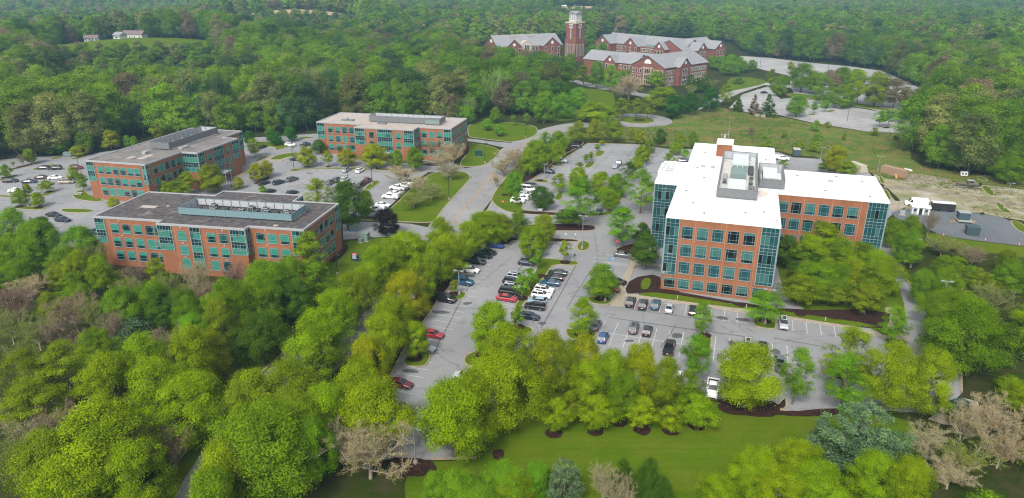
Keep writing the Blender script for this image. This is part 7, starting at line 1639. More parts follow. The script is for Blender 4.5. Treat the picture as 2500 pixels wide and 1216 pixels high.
# ------------------------------------------------------------------ cars
def loft(st,mi=0):
    """st: list of (x, zlow, ztop, halfwidth, shoulder inset)"""
    V=[];F=[]
    for x,zl,zt,hw,ins in st: 
        zm=zl+(zt-zl)*.55; V+=[(x,-hw*.93,zl),(x,-hw,zm),(x,-hw*.97,zl+(zt-zl)*.85),(x,-(hw-ins),zt),(x,hw-ins,zt),(x,hw*.97,zl+(zt-zl)*.85),(x,hw,zm),(x,hw*.93,zl)]
    n=8
    for i in range(len(st)-1):
        for j in range(n): k=(j+1)%n; F.append((i*n+j,i*n+k,(i+1)*n+k,(i+1)*n+j))
    F+=[tuple(range(n))[::-1],tuple(range((len(st)-1)*n,len(st)*n))]; return V,F
CT=dict(
 sedan=dict(L=4.75,W=.91,body=[(2.37,.3,.6,.72,.1),(2.25,.2,.7,.86,.12),(1.4,.2,.9,.91,.14),(.95,.2,.98,.91,.1),(-1.3,.2,1.0,.91,.1),(-1.75,.2,1.04,.9,.12),(-2.25,.24,1.0,.86,.12),(-2.37,.32,.84,.76,.1)],gb=(1.12,-1.85,.96),gr=(.25,-1.0,1.43),wx=(1.45,-1.4),wr=.33,rear=True),
 hatch=dict(L=4.35,W=.9,body=[(2.17,.3,.62,.72,.1),(2.05,.2,.74,.85,.12),(1.25,.2,.95,.9,.14),(.85,.2,1.02,.9,.1),(-1.5,.2,1.05,.9,.1),(-2.0,.22,1.02,.87,.1),(-2.17,.32,.86,.78,.1)],gb=(1.05,-2.02,1.0),gr=(.15,-1.6,1.5),wx=(1.32,-1.32),wr=.33,rear=True),
 suv=dict(L=4.7,W=.94,body=[(2.35,.36,.75,.75,.1),(2.22,.26,.9,.89,.12),(1.35,.26,1.05,.94,.14),(.95,.26,1.1,.94,.1),(-1.7,.26,1.14,.94,.1),(-2.2,.28,1.1,.91,.1),(-2.35,.4,.95,.82,.1)],gb=(1.15,-2.2,1.08),gr=(.35,-1.85,1.68),wx=(1.42,-1.4),wr=.37,rear=True),
 bigsuv=dict(L=5.2,W=1.0,body=[(2.6,.42,.95,.82,.1),(2.48,.3,1.08,.95,.12),(1.3,.3,1.2,1.0,.14),(1.0,.3,1.22,1.0,.1),(-2.1,.3,1.24,1.0,.1),(-2.5,.32,1.2,.97,.1),(-2.6,.45,1.05,.9,.1)],gb=(1.2,-2.45,1.19),gr=(.5,-2.25,1.88),wx=(1.6,-1.5),wr=.41,rear=True),
 van_mini=dict(L=5.1,W=.98,body=[(2.55,.33,.7,.75,.1),(2.4,.22,.85,.92,.12),(1.7,.22,1.05,.97,.14),(1.4,.22,1.1,.98,.1),(-2.0,.22,1.12,.98,.1),(-2.4,.24,1.1,.95,.1),(-2.55,.36,.95,.88,.1)],gb=(1.75,-2.45,1.06),gr=(.75,-2.15,1.74),wx=(1.55,-1.5),wr=.34,rear=True),
 van=dict(L=5.9,W=1.02,body=[(2.95,.4,.95,.85,.1),(2.8,.28,1.1,.97,.12),(2.0,.28,1.25,1.02,.12),(1.7,.28,1.3,1.02,.1),(-2.7,.28,1.32,1.02,.08),(-2.95,.36,1.2,1.0,.08)],gb=(2.0,-2.92,1.28),gr=(1.2,-2.85,2.15),wx=(1.85,-1.75),wr=.38,rear=True),
 pickup=dict(L=5.7,W=.98,body=[(2.85,.42,.95,.8,.1),(2.7,.32,1.05,.94,.12),(1.6,.32,1.15,.98,.14),(1.3,.32,1.18,.98,.1),(-.75,.32,1.2,.98,.08),(-.76,.32,.85,.98,.08),(-2.8,.36,.85,.98,.08),(-2.85,.45,.8,.95,.08)],gb=(1.45,-.8,1.16),gr=(.75,-.6,1.82),wx=(1.85,-1.8),wr=.41,rear=True,bed=True),
)
CT['pickup_cap']=dict(CT['pickup'],cap=True); CT['pickup_suv']=dict(CT['bigsuv'],L=4.7)
CPARTS={}
def car_parts(t):
    if t in CPARTS: return CPARTS[t]
    s=CT[t]; W=s['W']; out=[]
    k=s['L']/(s['body'][0][0]*2)
    b=MB(); V,F=loft([(x*k,a_,z,h,i) for x,a_,z,h,i in s['body']]); b.add(V,F)
    if s.get('bed'):
        for y in (-1,1): b.box(-2.82,-.78,y*W-.06 if y<0 else W-.08,y*W+.08 if y<0 else W+.06-.06,.8,1.18)
        b.box(-2.86,-2.78,-W+.05,W-.05,.8,1.16)
    out.append(('body',b.mesh('body',M['paint'],False),(0,0,0),None))
    out.append(('underbody_shade',MB().box(s['body'][-1][0]*k+.25,s['body'][0][0]*k-.25,-W+.14,W-.14,.1,.32).mesh('underbody_shade',M['trimblk']),(0,0,0),None))  # dark underbody box, added to deepen the contact shadow beneath the car
    x0,x1,zb=s['gb']; r0,r1,zr=s['gr']; x0*=k;x1*=k;r0*=k;r1*=k; wb=W*.88; wr=W*.68
    q=[(x0,-wb,zb),(x0,wb,zb),(x1,wb,zb),(x1,-wb,zb),(r0,-wr,zr),(r0,wr,zr),(r1,wr,zr),(r1,-wr,zr)]
    def lerp(a,b,t): return tuple(a[i]+(b[i]-a[i])*t for i in range(3))
    def pan(ids,name,sh=.05,m='carglass',push=None):
        P=[Vector(q[i]) for i in ids]; c=sum(P,Vector())/4; P=[c+(p-c)*(1-sh) for p in P]; n=(P[1]-P[0]).cross(P[2]-P[0]).normalized(); 
        if n.dot(c-Vector((0,0,zb)))<0: n=-n
        mb=MB(); mb.add([p+n*.012 for p in P]+[p-n*.03 for p in P],[(0,1,2,3),(0,4,5,1),(1,5,6,2),(2,6,7,3),(3,7,4,0)]); out.append((name,mb.mesh(name,M[m]),(0,0,0),None))
    cab=MB().add(q,[(0,1,5,4),(1,2,6,5),(2,3,7,6),(3,0,4,7)]); cab.add([(r0+.05,-wr,zr),(r0+.05,wr,zr),(r1-.05,wr,zr),(r1-.05,-wr,zr),(r0-.1,-wr*.86,zr+.055),(r0-.1,wr*.86,zr+.055),(r1+.12,wr*.86,zr+.055),(r1+.12,-wr*.86,zr+.055)],[(0,1,5,4),(1,2,6,5),(2,3,7,6),(3,0,4,7),(4,5,6,7)])
    out.append(('cabin',cab.mesh('cabin',M['paint']),(0,0,0),None))
    pan((0,1,5,4),'windscreen'); pan((2,3,7,6),'rear_window',.12)
    for ids in ((3,0,4,7),(1,2,6,5)):
        n_=3 if t in('van','van_mini') else 2; A_,B_,Cc,Dd_=[q[i] for i in ids]
        for j in range(n_):
            u0,u1=(j+.04)/n_+(.02 if j==0 else 0),(j+.96)/n_; P=[lerp(A_,B_,u0),lerp(A_,B_,u1),lerp(Dd_,Cc,u1),lerp(Dd_,Cc,u0)]; P=[lerp(P[0],P[3],.1),lerp(P[1],P[2],.1),lerp(P[1],P[2],.9),lerp(P[0],P[3],.9)]
            nrm=Vector((0,-1 if A_[1]<0 else 1,.25)).normalized()*.012
            mb=MB(); mb.add([Vector(p)+nrm for p in P]+[Vector(p)-nrm*2 for p in P],[(0,1,2,3),(0,4,5,1),(1,5,6,2),(2,6,7,3),(3,7,4,0)]); out.append(('side_window',mb.mesh('side_window',M['carglass']),(0,0,0),None))
    if s.get('cap'):
        out.append(('bed_cap',MB().add([(-.85,-W+.06,1.15),(-2.85,-W+.06,1.15),(-2.85,W-.06,1.15),(-.85,W-.06,1.15),(-.85,-W+.2,1.8),(-2.7,-W+.2,1.78),(-2.7,W-.2,1.78),(-.85,W-.2,1.8)],[(0,1,5,4),(1,2,6,5),(2,3,7,6),(3,0,4,7),(4,5,6,7)]).mesh('bed_cap',M['paint']),(0,0,0),None))
    elif s.get('bed'): out.append(('bed_liner',MB().box(-2.76,-.82,-W+.1,W-.1,.86,.9).mesh('bed_liner',M['trimblk']),(0,0,0),None))
    if t in('suv',): out.append(('sunroof',MB().box(r1+.5,r0-.15,-wr*.55,wr*.55,zr+.05,zr+.065).mesh('sunroof',M['carglass']),(0,0,0),None))
    r=s['wr']; wm=MB(); wm.v=[]; 
    for side in (1,):
        prof=[(r*.6,-.11),(r*.95,-.11),(r,-.07),(r,.07),(r*.95,.11),(r*.6,.11)]; n=14
        vs=[(rr*math.cos(2*math.pi*i/n),y,rr*math.sin(2*math.pi*i/n)) for rr,y in prof for i in range(n)]; wm.add(vs,[(j*n+i,(j+1)*n+i,(j+1)*n+(i+1)%n,j*n+(i+1)%n) for j in range(len(prof)-1) for i in range(n)])
    wmesh=wm.mesh('wheel',M['tyre'],True); rm=MB().tube((0,-.1,0),(0,.1,0),r*.6,r*.6,10); rmesh=rm.mesh('rim',M['rim'])
    for x in s['wx']:
        for y in (-1,1): out.append(('wheel',wmesh,(x*k,y*(W-.1),r),('rim',rmesh)))
    st=s['body']; fx=st[0][0]*k; rx=st[-1][0]*k; zf=st[1][2]-.14; zq=st[-1][2]-.05
    hm=MB().add([(fx-.02,-.17,-.06),(fx-.02,.17,-.05),(fx-.3,.2,.06),(fx-.28,-.15,.09),(fx-.3,-.17,-.1),(fx-.3,.2,-.1)],[(0,1,2,3),(0,4,5,1),(0,3,4),(1,5,2)]).mesh('headlight',M['headl'])
    for y in (-1,1): out.append(('headlight',hm,(.03,y*(W-.26),zf),None))
    tm=MB().box(rx-.03,rx+.14,-.1,.1,-.1,.12).mesh('taillight',M['taill'])
    for y in (-1,1): out.append(('taillight',tm,(0,y*(W-.16),zq),None))
    mm=MB().box(-.08,.08,-.09,.09,-.06,.08).mesh('mirror',M['paint'])
    for y in (-1,1): out.append(('mirror',mm,(x0-.35,y*(W+.05),zb+.08),None))
    bm=MB().box(fx-.08,fx+.025,-W*.6,W*.6,.3,.48).mesh('grille',M['trimblk']); out.append(('grille',bm,(0,0,0),None))
    pm=MB().box(rx-.04,rx+.03,-.16,.16,.62,.74).mesh('number_plate',M['whitep']); out.append(('number_plate',pm,(0,0,0),None))
    CPARTS[t]=out; return out
CARN=dict(sedan='sedan_car',hatch='hatchback_car',suv='crossover_car',bigsuv='off_roader',van_mini='minivan',van='passenger_van',pickup='pickup_truck',pickup_cap='pickup_truck',pickup_suv='off_roader')
def car(x,y,ang,t,col,label):
    o=thing(CARN[t],label,'van' if 'van' in t else 'truck' if t in('pickup','pickup_cap') else 'car',(x,y,.02),R(ang+rt.uniform(-1.5,1.5)),'parked vehicles')
    for n,me,loc,ch in car_parts(t):
        c=newobj(n,me,o,loc,color=col)
        if ch: newobj(ch[0],ch[1],c)
    return o
for x,y,ang,t,col,label in D['cars']: car(x,y,ang,t,col,label)
# ------------------------------------------------------------------ lamp posts
def lamp(x,y,h,style,ang,label):
    m='polegrey' if style=='grey' else 'poleblk'; h=min(max(h,5.5),12.5)
    o=thing('lamp_post',label,'street lamp',(x,y,0),R(ang),'parking lot lamp posts')
    MB().lathe([(.32,-.1),(.32,.75),(.26,.8),(0,.8)],10).build('foot',M['concrete'],o)
    MB().tube((0,0,.5),(0,0,h),.11,.075,8).build('pole',M[m],o)
    if style=='grey': MB().box(-1.0,1.0,-.05,.05,h-.1,h).build('arm',M[m],o)
    else: MB().box(0,.5,-.05,.05,h-.1,h).build('arm',M[m],o)
    for sx in ((-1,1) if style=='grey' and rt.random()<.6 else (1,)):
        hd=MB().box(-.38,.38,-.24,.24,h-.14,h+.06).build('lamp_head',M[m],o,(sx*(.85 if style=='grey' else .75),0,0)); MB().box(-.3,.3,-.18,.18,h-.17,h-.135).build('lens',M['lens'],hd)
for l in D['lamps']: lamp(*l)
# ------------------------------------------------------------------ small things
Pp=D['props']
def simple(name,label,cat,p,rz=0,group=None): return thing(name,label,cat,(p[0],p[1],0),R(rz),group)
# person walking along the walkway: one continuous skinned body
def person(p):
    o=simple('person','person in dark green jacket and dark trousers walking on the pale walkway','person',p,200)
    J=dict(pel=(0,0,.98),sp=(0,.01,1.2),ch=(0,.02,1.42),nk=(0,.02,1.55),hd=(0,.0,1.66),ht=(0,0,1.78),hl=(.1,0,.92),hr=(-.1,0,.92),kl=(.11,-.16,.5),kr=(-.11,.1,.5),al=(.11,-.1,.08),ar=(-.11,.3,.1),tl=(.11,-.24,.04),tr=(-.11,.18,.03),sl=(.2,.02,1.44),sr=(-.2,.02,1.44),el=(.26,.1,1.16),er=(-.26,-.06,1.16),wl=(.26,.02,.92),wr=(-.26,-.2,.95),fl=(.26,-.04,.82),fr=(-.26,-.27,.88))
    E=[('pel','sp'),('sp','ch'),('ch','nk'),('nk','hd'),('hd','ht'),('pel','hl'),('hl','kl'),('kl','al'),('al','tl'),('pel','hr'),('hr','kr'),('kr','ar'),('ar','tr'),('ch','sl'),('sl','el'),('el','wl'),('wl','fl'),('ch','sr'),('sr','er'),('er','wr'),('wr','fr')]
    rad=dict(pel=.15,sp=.14,ch=.16,nk=.06,hd=.1,ht=.07,hl=.1,hr=.1,kl=.065,kr=.065,al=.045,ar=.045,tl=.04,tr=.04,sl=.075,sr=.075,el=.05,er=.05,wl=.035,wr=.035,fl=.03,fr=.03)
    nm=list(J); me=bpy.data.meshes.new('body'); me.from_pydata([J[k] for k in nm],[(nm.index(a),nm.index(b)) for a,b in E],[])
    b=newobj('body',me,o); md=b.modifiers.new('skin','SKIN'); ss=b.modifiers.new('sub','SUBSURF'); ss.levels=1; ss.render_levels=2
    for i,k in enumerate(nm): me.skin_vertices[0].data[i].radius=(rad[k],rad[k]); me.skin_vertices[0].data[i].use_root=(k=='pel')
    mt=bpy.data.materials.new('person_colours'); mt.use_nodes=True; z=N(mt,'ShaderNodeSeparateXYZ'); LK(mt,coord(mt),z.inputs[0])
    r=ramp(mt,z.outputs[2],[(0,(.02,.02,.025)),(.5,(.03,.04,.02))]); r.color_ramp.interpolation='CONSTANT'; dv=N(mt,'ShaderNodeMath',operation='MULTIPLY'); dv.inputs[1].default_value=.5; LK(mt,z.outputs[2],dv.inputs[0]); LK(mt,dv.outputs[0],r.inputs[0])
    e=r.color_ramp.elements; e[1].position=.47; n1=e.new(.765); n1.color=(.4,.25,.18,1); n2=e.new(.855); n2.color=(.03,.02,.015,1); base(mt,r.outputs[0]); me.materials.append(mt)
person(Pp['person'])
def stop_sign(p,label,rz):
    o=simple('stop_sign',label,'sign',p,rz,'stop signs'); MB().tube((0,0,0),(0,0,2.6),.04,.04,6).build('post',M['poleblk'],o)
    n=8; pts=[(.42*math.cos(R(22.5+45*i)),2.5+.42*math.sin(R(22.5+45*i))) for i in range(n)]
    pl=MB().add([(a,-.07,b) for a,b in pts]+[(a,-.045,b) for a,b in pts],[tuple(range(n)),tuple(range(2*n-1,n-1,-1))]+[(i,n+i,n+(i+1)%n,(i+1)%n) for i in range(n)]).build('plate',M['red'],o)
    cu=bpy.data.curves.new('t','FONT'); cu.body='STOP'; cu.size=.3; cu.align_x='CENTER'; cu.align_y='CENTER'; t=bpy.data.objects.new('t',cu); COL.objects.link(t); dg=bpy.context.evaluated_depsgraph_get(); me=bpy.data.meshes.new_from_object(t.evaluated_get(dg)); bpy.data.objects.remove(t); me.materials.clear(); me.materials.append(M['whitep'])
    l=newobj('lettering',me,pl,(0,-.078,2.5)); l.rotation_euler=(R(90),0,0)
stop_sign(Pp['stop1'],'red stop sign beside the grey sedan',-10); stop_sign(Pp['stop2'],'red-orange stop sign on the grass where the drive meets the road',-10)
o=simple('fire_hydrant','orange fire hydrant on the grass island by the walkway maple','hydrant',Pp['hydrant']); MB().lathe([(.14,0),(.14,.06),(.1,.08),(.1,.5),(.13,.52),(.13,.58),(.09,.7),(.03,.76),(0,.76)],10).build('barrel',M['orange'],o); MB().tube((-.18,0,.42),(.18,0,.42),.05,.05,8).build('outlet',M['orange'],o); MB().tube((0,-.16,.42),(0,0,.42),.06,.06,8).build('front_outlet',M['orange'],o)
o=simple('site_sign','dark blue site sign with red header on the lawn','sign',Pp['board'],-8); MB().box(-1.0,-.88,-.06,.06,0,2.6).box(.88,1.0,-.06,.06,0,2.6).build('posts',M['navy'],o); bd=MB().box(-.88,.88,-.05,.05,.6,2.5).build('board',M['navy'],o); MB().box(-.85,.85,-.07,-.05,2.0,2.45).build('header',M['red'],bd)
mb=MB(); rs=random.Random(4)
for z in (2.28,2.12): mb.box(-.6,.6*rs.uniform(.6,1),-.085,-.07,z-.04,z+.04)
for z in (1.75,1.5,1.25,1.0): mb.box(-.7,.7*rs.uniform(.3,1),-.06,-.05,z-.06,z+.06)
mb.build('lettering',M['whitep'],bd)
def cabinet(p,sx,sy,h,label,m,rz=-12,name='utility_cabinet'):
    o=simple(name,label,'utility box',p,rz); MB().box(-sx-.25,sx+.25,-sy-.25,sy+.25,-.05,.15).build('pad',M['concrete'],o); MB().box(-sx,sx,-sy,sy,.15,h).build('casing',M[m],o)
    for s in (-1,1): MB().box(s*sx/2-sx*.45,s*sx/2+sx*.45,-sy-.04,-sy,.3,h-.2).build('door',M[m],o)
    MB().box(-sx-.06,sx+.06,-sy-.08,sy+.06,h,h+.08).build('lid',M[m],o)
cabinet(Pp['ebox'],1.3,.8,2.3,'dark green transformer cabinet on the lawn beside the far office','green'); cabinet(Pp['tbox1'],1.1,.9,2.3,'grey-green transformer cabinet at the near office corner','unitgn'); cabinet(Pp['tbox2'],.5,.4,1.1,'small grey-green cabinet left of the transformer','unitgn')
o=simple('picnic_bench','pale picnic bench on the grass at the middle office corner','bench',Pp['bench'],10); MB().box(-1.1,1.1,-.4,.4,.7,.76).build('table_top',M['siding'],o)
for y in (-.75,.75): MB().box(-1.1,1.1,y-.15,y+.15,.42,.47).build('seat',M['siding'],o)
for x in (-.8,.8): MB().box(x-.04,x+.04,-.7,.7,.34,.42).box(x-.05,x+.05,-.3,-.2,0,.7).box(x-.05,x+.05,.2,.3,0,.7).build('leg',M['siding'],o)
# yard behind the four-storey block
def bigvan(p,rz):
    o=simple('delivery_van','tall white delivery van parked at the gravel pad','van',p,rz)
    V,F=loft([(3.3,.5,1.0,.85,.1),(3.1,.35,1.25,1.0,.1),(2.4,.35,1.45,1.03,.1),(1.5,.35,2.45,1.03,.15),(1.0,.35,2.68,1.03,.18),(-3.0,.35,2.7,1.03,.18),(-3.25,.4,2.5,1.0,.15)]); MB().add(V,F).build('body',M['paint'],o,color=(.8,.8,.8))
    MB().add([(2.38,-.85,1.5),(2.38,.85,1.5),(1.62,.8,2.3),(1.62,-.8,2.3)],[(0,1,2,3)]).build('windscreen',M['carglass'],o).location=(.05,0,.03)
    for y in (-1.045,1.045): MB().add([(2.2,y,1.4),(1.2,y,1.4),(1.2,y*.96,2.15),(1.65,y*.96,2.15)],[(0,1,2,3)]).build('side_window',M['carglass'],o); 
    for x in (2.1,-2.0):
        for y in (-.95,.95): w_=MB().tube((0,-.12,0),(0,.12,0),.38,.38,14).build('wheel',M['tyre'],o,(x,y,.38)); MB().tube((0,-.125,0),(0,.125,0),.22,.22,10).build('rim',M['rim'],w_)
    for y in (-.8,.8): MB().box(3.1,3.3,y-.15,y+.15,.95,1.15).build('headlight',M['headl'],o); MB().box(-3.3,-3.2,y-.08,y+.08,1.2,1.6).build('taillight',M['taill'],o)
bigvan(Pp['van'],160)
def wheels(o,pts,r=.36):
    for x,y in pts: w_=MB().tube((0,-.12,0),(0,.12,0),r,r,14).build('wheel',M['tyre'],o,(x,y,r)); MB().tube((0,-.13,0),(0,.13,0),r*.55,r*.55,10).build('rim',M['rim'],w_)
o=simple('enclosed_trailer','black enclosed trailer with white roof behind the bare tree','trailer',Pp['trailer'],-16); MB().box(-3.2,3.2,-1.2,1.2,.5,2.7).build('box_body',M['trimblk'],o); MB().box(-3.25,3.25,-1.25,1.25,2.7,2.78).build('roof',M['whitep'],o); MB().box(-4.4,-3.2,-.06,.06,.45,.58).build('drawbar',M['steel'],o); MB().box(3.2,3.24,-1.1,1.1,.6,2.6).build('rear_door',M['navy'],o); wheels(o,[(-.4,-1.2),(.5,-1.2),(-.4,1.2),(.5,1.2)])
o=simple('site_kiosk','small white site kiosk with ribbed roof and open doors beside the van','kiosk',Pp['kiosk'],-18); MB().box(-2.4,2.4,-1.3,1.3,0,2.4).build('wall',M['whitep'],o); mb=MB().add([(-2.7,-1.6,2.35),(2.7,-1.6,2.35),(2.7,0,2.9),(-2.7,0,2.9),(-2.7,1.6,2.35),(2.7,1.6,2.35)],[(0,1,2,3),(3,2,5,4)]); 
for i in range(10): x=-2.6+i*.58; mb.add([(x,-1.6,2.36),(x+.06,-1.6,2.36),(x+.06,0,2.95),(x,0,2.95)],[(0,1,2,3)])
mb.build('roof',M['lens'],o)
for x in (-1.6,1.5): MB().box(x-.55,x+.55,-1.34,-1.3,.1,2.1).build('door_panel',M['unit'],o); MB().box(x-.35,x+.35,-1.37,-1.34,1.1,1.9).build('window',M['glassT'],o)
MB().box(-.5,.4,-1.36,-1.3,.1,2.1).build('doorway',M['trimblk'],o)
o=simple('work_boat','grey-brown work boat with small cabin on a trailer','boat',Pp['boat'],165)
V,F=[],[]; sts=[(4.2,.02,1.75,1.55),(3.2,.75,1.0,1.6),(1.0,1.15,.85,1.55),(-2.5,1.2,.85,1.5),(-3.4,1.15,.85,1.5)]
for x,hw,zk,zt in sts: V+=[(x,-hw,zt),(x,-hw*.85,zk+.25),(x,0,zk),(x,hw*.85,zk+.25),(x,hw,zt)]
for i in range(len(sts)-1):
    for j in range(4): F.append((i*5+j,i*5+j+1,i*5+6+j,i*5+5+j))
F.append((20,21,22,23,24)); MB().add(V,F).add([(x,-hw*.95,zt-.25) for x,hw,zk,zt in sts]+[(x,hw*.95,zt-.25) for x,hw,zk,zt in sts],[(i,i+1,6+i,5+i) for i in range(4)]).build('hull',M['olivep'],o)
cb=MB().box(-1.6,.2,-.85,.85,1.3,2.7).build('cabin',M['olivep'],o); MB().box(-1.75,.45,-.95,.95,2.7,2.78).build('cabin_roof',M['unit'],o)
for y in (-.87,.87): MB().box(-1.4,0,y-.02,y+.02,2.0,2.55).build('cabin_window',M['carglass'],o)
for y in (-.4,.4): MB().box(-3.9,-3.4,y-.18,y+.18,1.1,2.1).build('outboard_motor',M['trimblk'],o)
MB().box(-3.5,5,-.9,-.8,.5,.62).box(-3.5,5,.8,.9,.5,.62).box(5,6.4,-.06,.06,.5,.62).build('trailer_frame',M['unit'],o); wheels(o,[(-1.5,-1.05),(-.7,-1.05),(-1.5,1.05),(-.7,1.05)],.33)
def container(p,lx,ly,h,rz,label,m,ribs=True):
    o=simple('shipping_container',label,'container',p,rz); MB().box(-lx,lx,-ly,ly,.12,h).build('shell',M[m],o); mb=MB()
    for i in range(int(lx/.28)): x=-lx+.3+i*.56; mb.box(x-.12,x+.12,-ly-.05,-ly,.3,h-.2).box(x-.12,x+.12,ly,ly+.05,.3,h-.2)
    for i in range(int(ly/.28)): y=-ly+.3+i*.56; mb.box(lx,lx+.05,y-.12,y+.12,.3,h-.2)
    mb.build('ribs',M[m],o); MB().box(-lx-.03,lx+.03,-ly-.06,ly+.06,h,h+.07).build('roof',M['cream'] if m!='tanp' else M['tanp'],o)
    for s in (-1,1): MB().box(-lx-.06,-lx,s*ly/2-ly*.45,s*ly/2+ly*.45,.25,h-.15).build('door',M[m],o)
    return o
tc=container(Pp['tancont'],4.6,1.3,2.9,118,'tan shipping container with a leaning board at the dirt yard','tanp'); container(Pp['crmcont'],3.6,1.3,2.8,105,'cream container behind the white roof','cream'); container(Pp['grycont'],2.0,1.3,2.7,75,'small grey container at the edge of the meadow','slatebl')
o=simple('plywood_sheet','yellow plywood sheet leaning on the tan container','board',(Pp['tancont'][0]-1.2,Pp['tancont'][1]-4.9),30); pl=MB().add([(-.6,0,0),(.6,0,0),(.6,.9,1.9),(-.6,.9,1.9),(-.6,.05,0),(.6,.05,0),(.6,.95,1.9),(-.6,.95,1.9)],[(0,1,2,3),(7,6,5,4),(0,4,5,1),(1,5,6,2),(2,6,7,3),(3,7,4,0)]).build('sheet',M['wood'],o)
for i,(dx,dy) in enumerate([(1.6,3.0),(2.6,2.4)]):
    o=simple('hvac_box','white vent unit beside the cream container, '+('upper' if i else 'lower')+' of the pair','utility box',(Pp['crmcont'][0]+dx,Pp['crmcont'][1]-dy+1),20); MB().box(-.6,.6,-.6,.6,.1,1.6-.3*i).build('casing',M['whitep'],o); MB().tube((0,-.62,.9),(0,-.6,.9),.4,.4,12).build('fan_grille',M['unitdk'],o)
def skip(p,rz,label,m,lx=1.5,ly=1.1,h=1.7):
    o=simple('dumpster',label,'dumpster',p,rz); MB().add([(-lx*.9,-ly*.85,.15),(lx*.9,-ly*.85,.15),(lx*.9,ly*.85,.15),(-lx*.9,ly*.85,.15),(-lx,-ly,h),(lx,-ly,h),(lx,ly,h),(-lx,ly,h)],[(0,3,2,1),(0,1,5,4),(1,2,6,5),(2,3,7,6),(3,0,4,7)]).build('bin',M[m],o)
    for s in (-1,1): MB().box(s*lx/2-lx*.48,s*lx/2+lx*.48,-ly,ly,h,h+.07).build('lid',M[m],o)
    MB().box(-lx-.12,lx+.12,-.12,.12,h*.55,h*.65).build('lift_sleeve',M['steel'],o)
skip(Pp['dumpster'],-20,'slate dumpster standing on the blue gravel','slatebl',1.7,1.5,2.5); skip(Pp['gdump1'],20,'dark green dumpster on the concrete pad at the lower right, right one','green'); skip(Pp['gdump2'],25,'dark green dumpster under the lime tree at the concrete pad, left one','green')
skip(Pp['ldump1'],15,'green-grey dumpster leftmost behind the west lot','unitgn'); skip(Pp['ldump2'],15,'dark green dumpster under the yellow tree behind the west lot','green'); skip(Pp['ldump3'],15,'black dumpster rightmost behind the west lot','trimblk',2.2,1.4,2.2)
o=simple('flatbed_trailer','small flatbed trailer carrying a slate grey crate on the gravel','trailer',Pp['flatbed'],-15); MB().box(-2,2,-2.4,2.2,.55,.7).build('deck',M['unit'],o); wheels(o,[(-1.9,-.4),(-1.9,.5),(1.9,-.4),(1.9,.5)],.34); MB().box(-.06,.06,2.2,3.6,.5,.6).build('drawbar',M['steel'],o)
q=(Pp['flatbed'][0],Pp['flatbed'][1]); o=thing('cargo_crate','slate grey crate with pale lid on the flatbed trailer','crate',(q[0],q[1]+.6,.7),R(-15)); MB().box(-1.5,1.5,-1.3,1.3,0,2.1).build('body',M['slatebl'],o); MB().box(-1.6,1.6,-1.4,1.4,2.1,2.25).build('lid',M['unit'],o); MB().box(-1.2,1.2,-1.34,-1.3,.2,1.9).build('front_panel',M['slatebl'],o)
for s in (-1,1):
    o=simple('timber_pile','loose yellow timber on the '+('left' if s<0 else 'right')+' side of the flatbed trailer','timber',(q[0]+s*2.7,q[1]-.4-s*.6),20*s)
    for k in range(7): MB().box(-.9,.9,-.06,.06,0,.06).build('plank',M['wood'],o,(rt.uniform(-.5,.5),rt.uniform(-.8,.8),.02+.07*k),rt.uniform(-.9,.9))
o=simple('generator_box','small white box unit standing behind the work boat','generator',Pp['genbox'],-15); MB().box(-1.1,1.1,-.7,.7,.3,1.7).build('casing',M['whitep'],o); MB().box(-.8,-.2,-.73,-.7,.7,1.4).box(.2,.8,-.73,-.7,.7,1.4).build('louver',M['unitdk'],o); MB().box(-1,-.8,-.6,.6,0,.3).box(.8,1,-.6,.6,0,.3).build('skid',M['steel'],o)
cabinet(Pp['hvac'],.7,.5,1.3,'small pale cabinet at the concrete apron','unit',-18)
CN=['orange cone at the top edge of the gravel pad','orange cone in the grass below the slate dumpster','orange cone farthest right below the gravel pad','orange cone before the bare tree at the gravel pad']
for p,l in zip(Pp['cones'],CN): o=simple('traffic_cone',l,'cone',p); MB().box(-.24,.24,-.24,.24,0,.05).build('base_plate',M['orange'],o); MB().lathe([(.19,.05),(.04,.8),(0,.8)],10).build('cone',M['orange'],o); MB().lathe([(.135,.36),(.1,.53)],10).build('reflective_band',M['whitep'],o)
o=simple('wheelbarrow','dark wheelbarrow beside the orange cone','wheelbarrow',Pp['barrel'],30); MB().add([(-.4,-.25,.35),(.4,-.25,.35),(.4,.25,.35),(-.4,.25,.35),(-.6,-.35,.7),(.7,-.35,.75),(.7,.35,.75),(-.6,.35,.7)],[(0,3,2,1),(0,1,5,4),(1,2,6,5),(2,3,7,6),(3,0,4,7)]).build('tray',M['trimblk'],o); MB().tube((.75,-.05,.2),(.75,.05,.2),.2,.2,12).build('wheel',M['tyre'],o); MB().tube((-1.1,-.28,.6),(.7,-.1,.25),.025).tube((-1.1,.28,.6),(.7,.1,.25),.025).tube((-.4,-.25,0),(-.3,-.25,.4),.025).tube((-.4,.25,0),(-.3,.25,.4),.025).build('handles',M['steel'],o)
BN=['white bollard light on the strip before the charcoal crossovers','white bollard light at the right end of the front lawn strip','white bollard light beyond the silver crossover']
for p,l in zip(Pp['bollards'],BN): o=simple('bollard_light',l,'bollard',p); MB().lathe([(.11,0),(.11,.85)],8).build('post',M['coping'],o); MB().lathe([(.09,.85),(.09,.98)],8).build('lens',M['lens'],o); MB().lathe([(.13,.98),(.11,1.05),(0,1.06)],8).build('cap',M['coping'],o)
SN=['left','middle','right']
for p,l in zip(Pp['signs'],SN): o=simple('reserved_sign',l+' of three small white signs on the hedge strip','sign',p,-15,'small white signs'); MB().tube((0,0,0),(0,0,1.6),.03,.03,6).build('post',M['poleblk'],o); MB().box(-.18,.18,-.05,-.03,1.25,1.75).build('plate',M['whitep'],o)
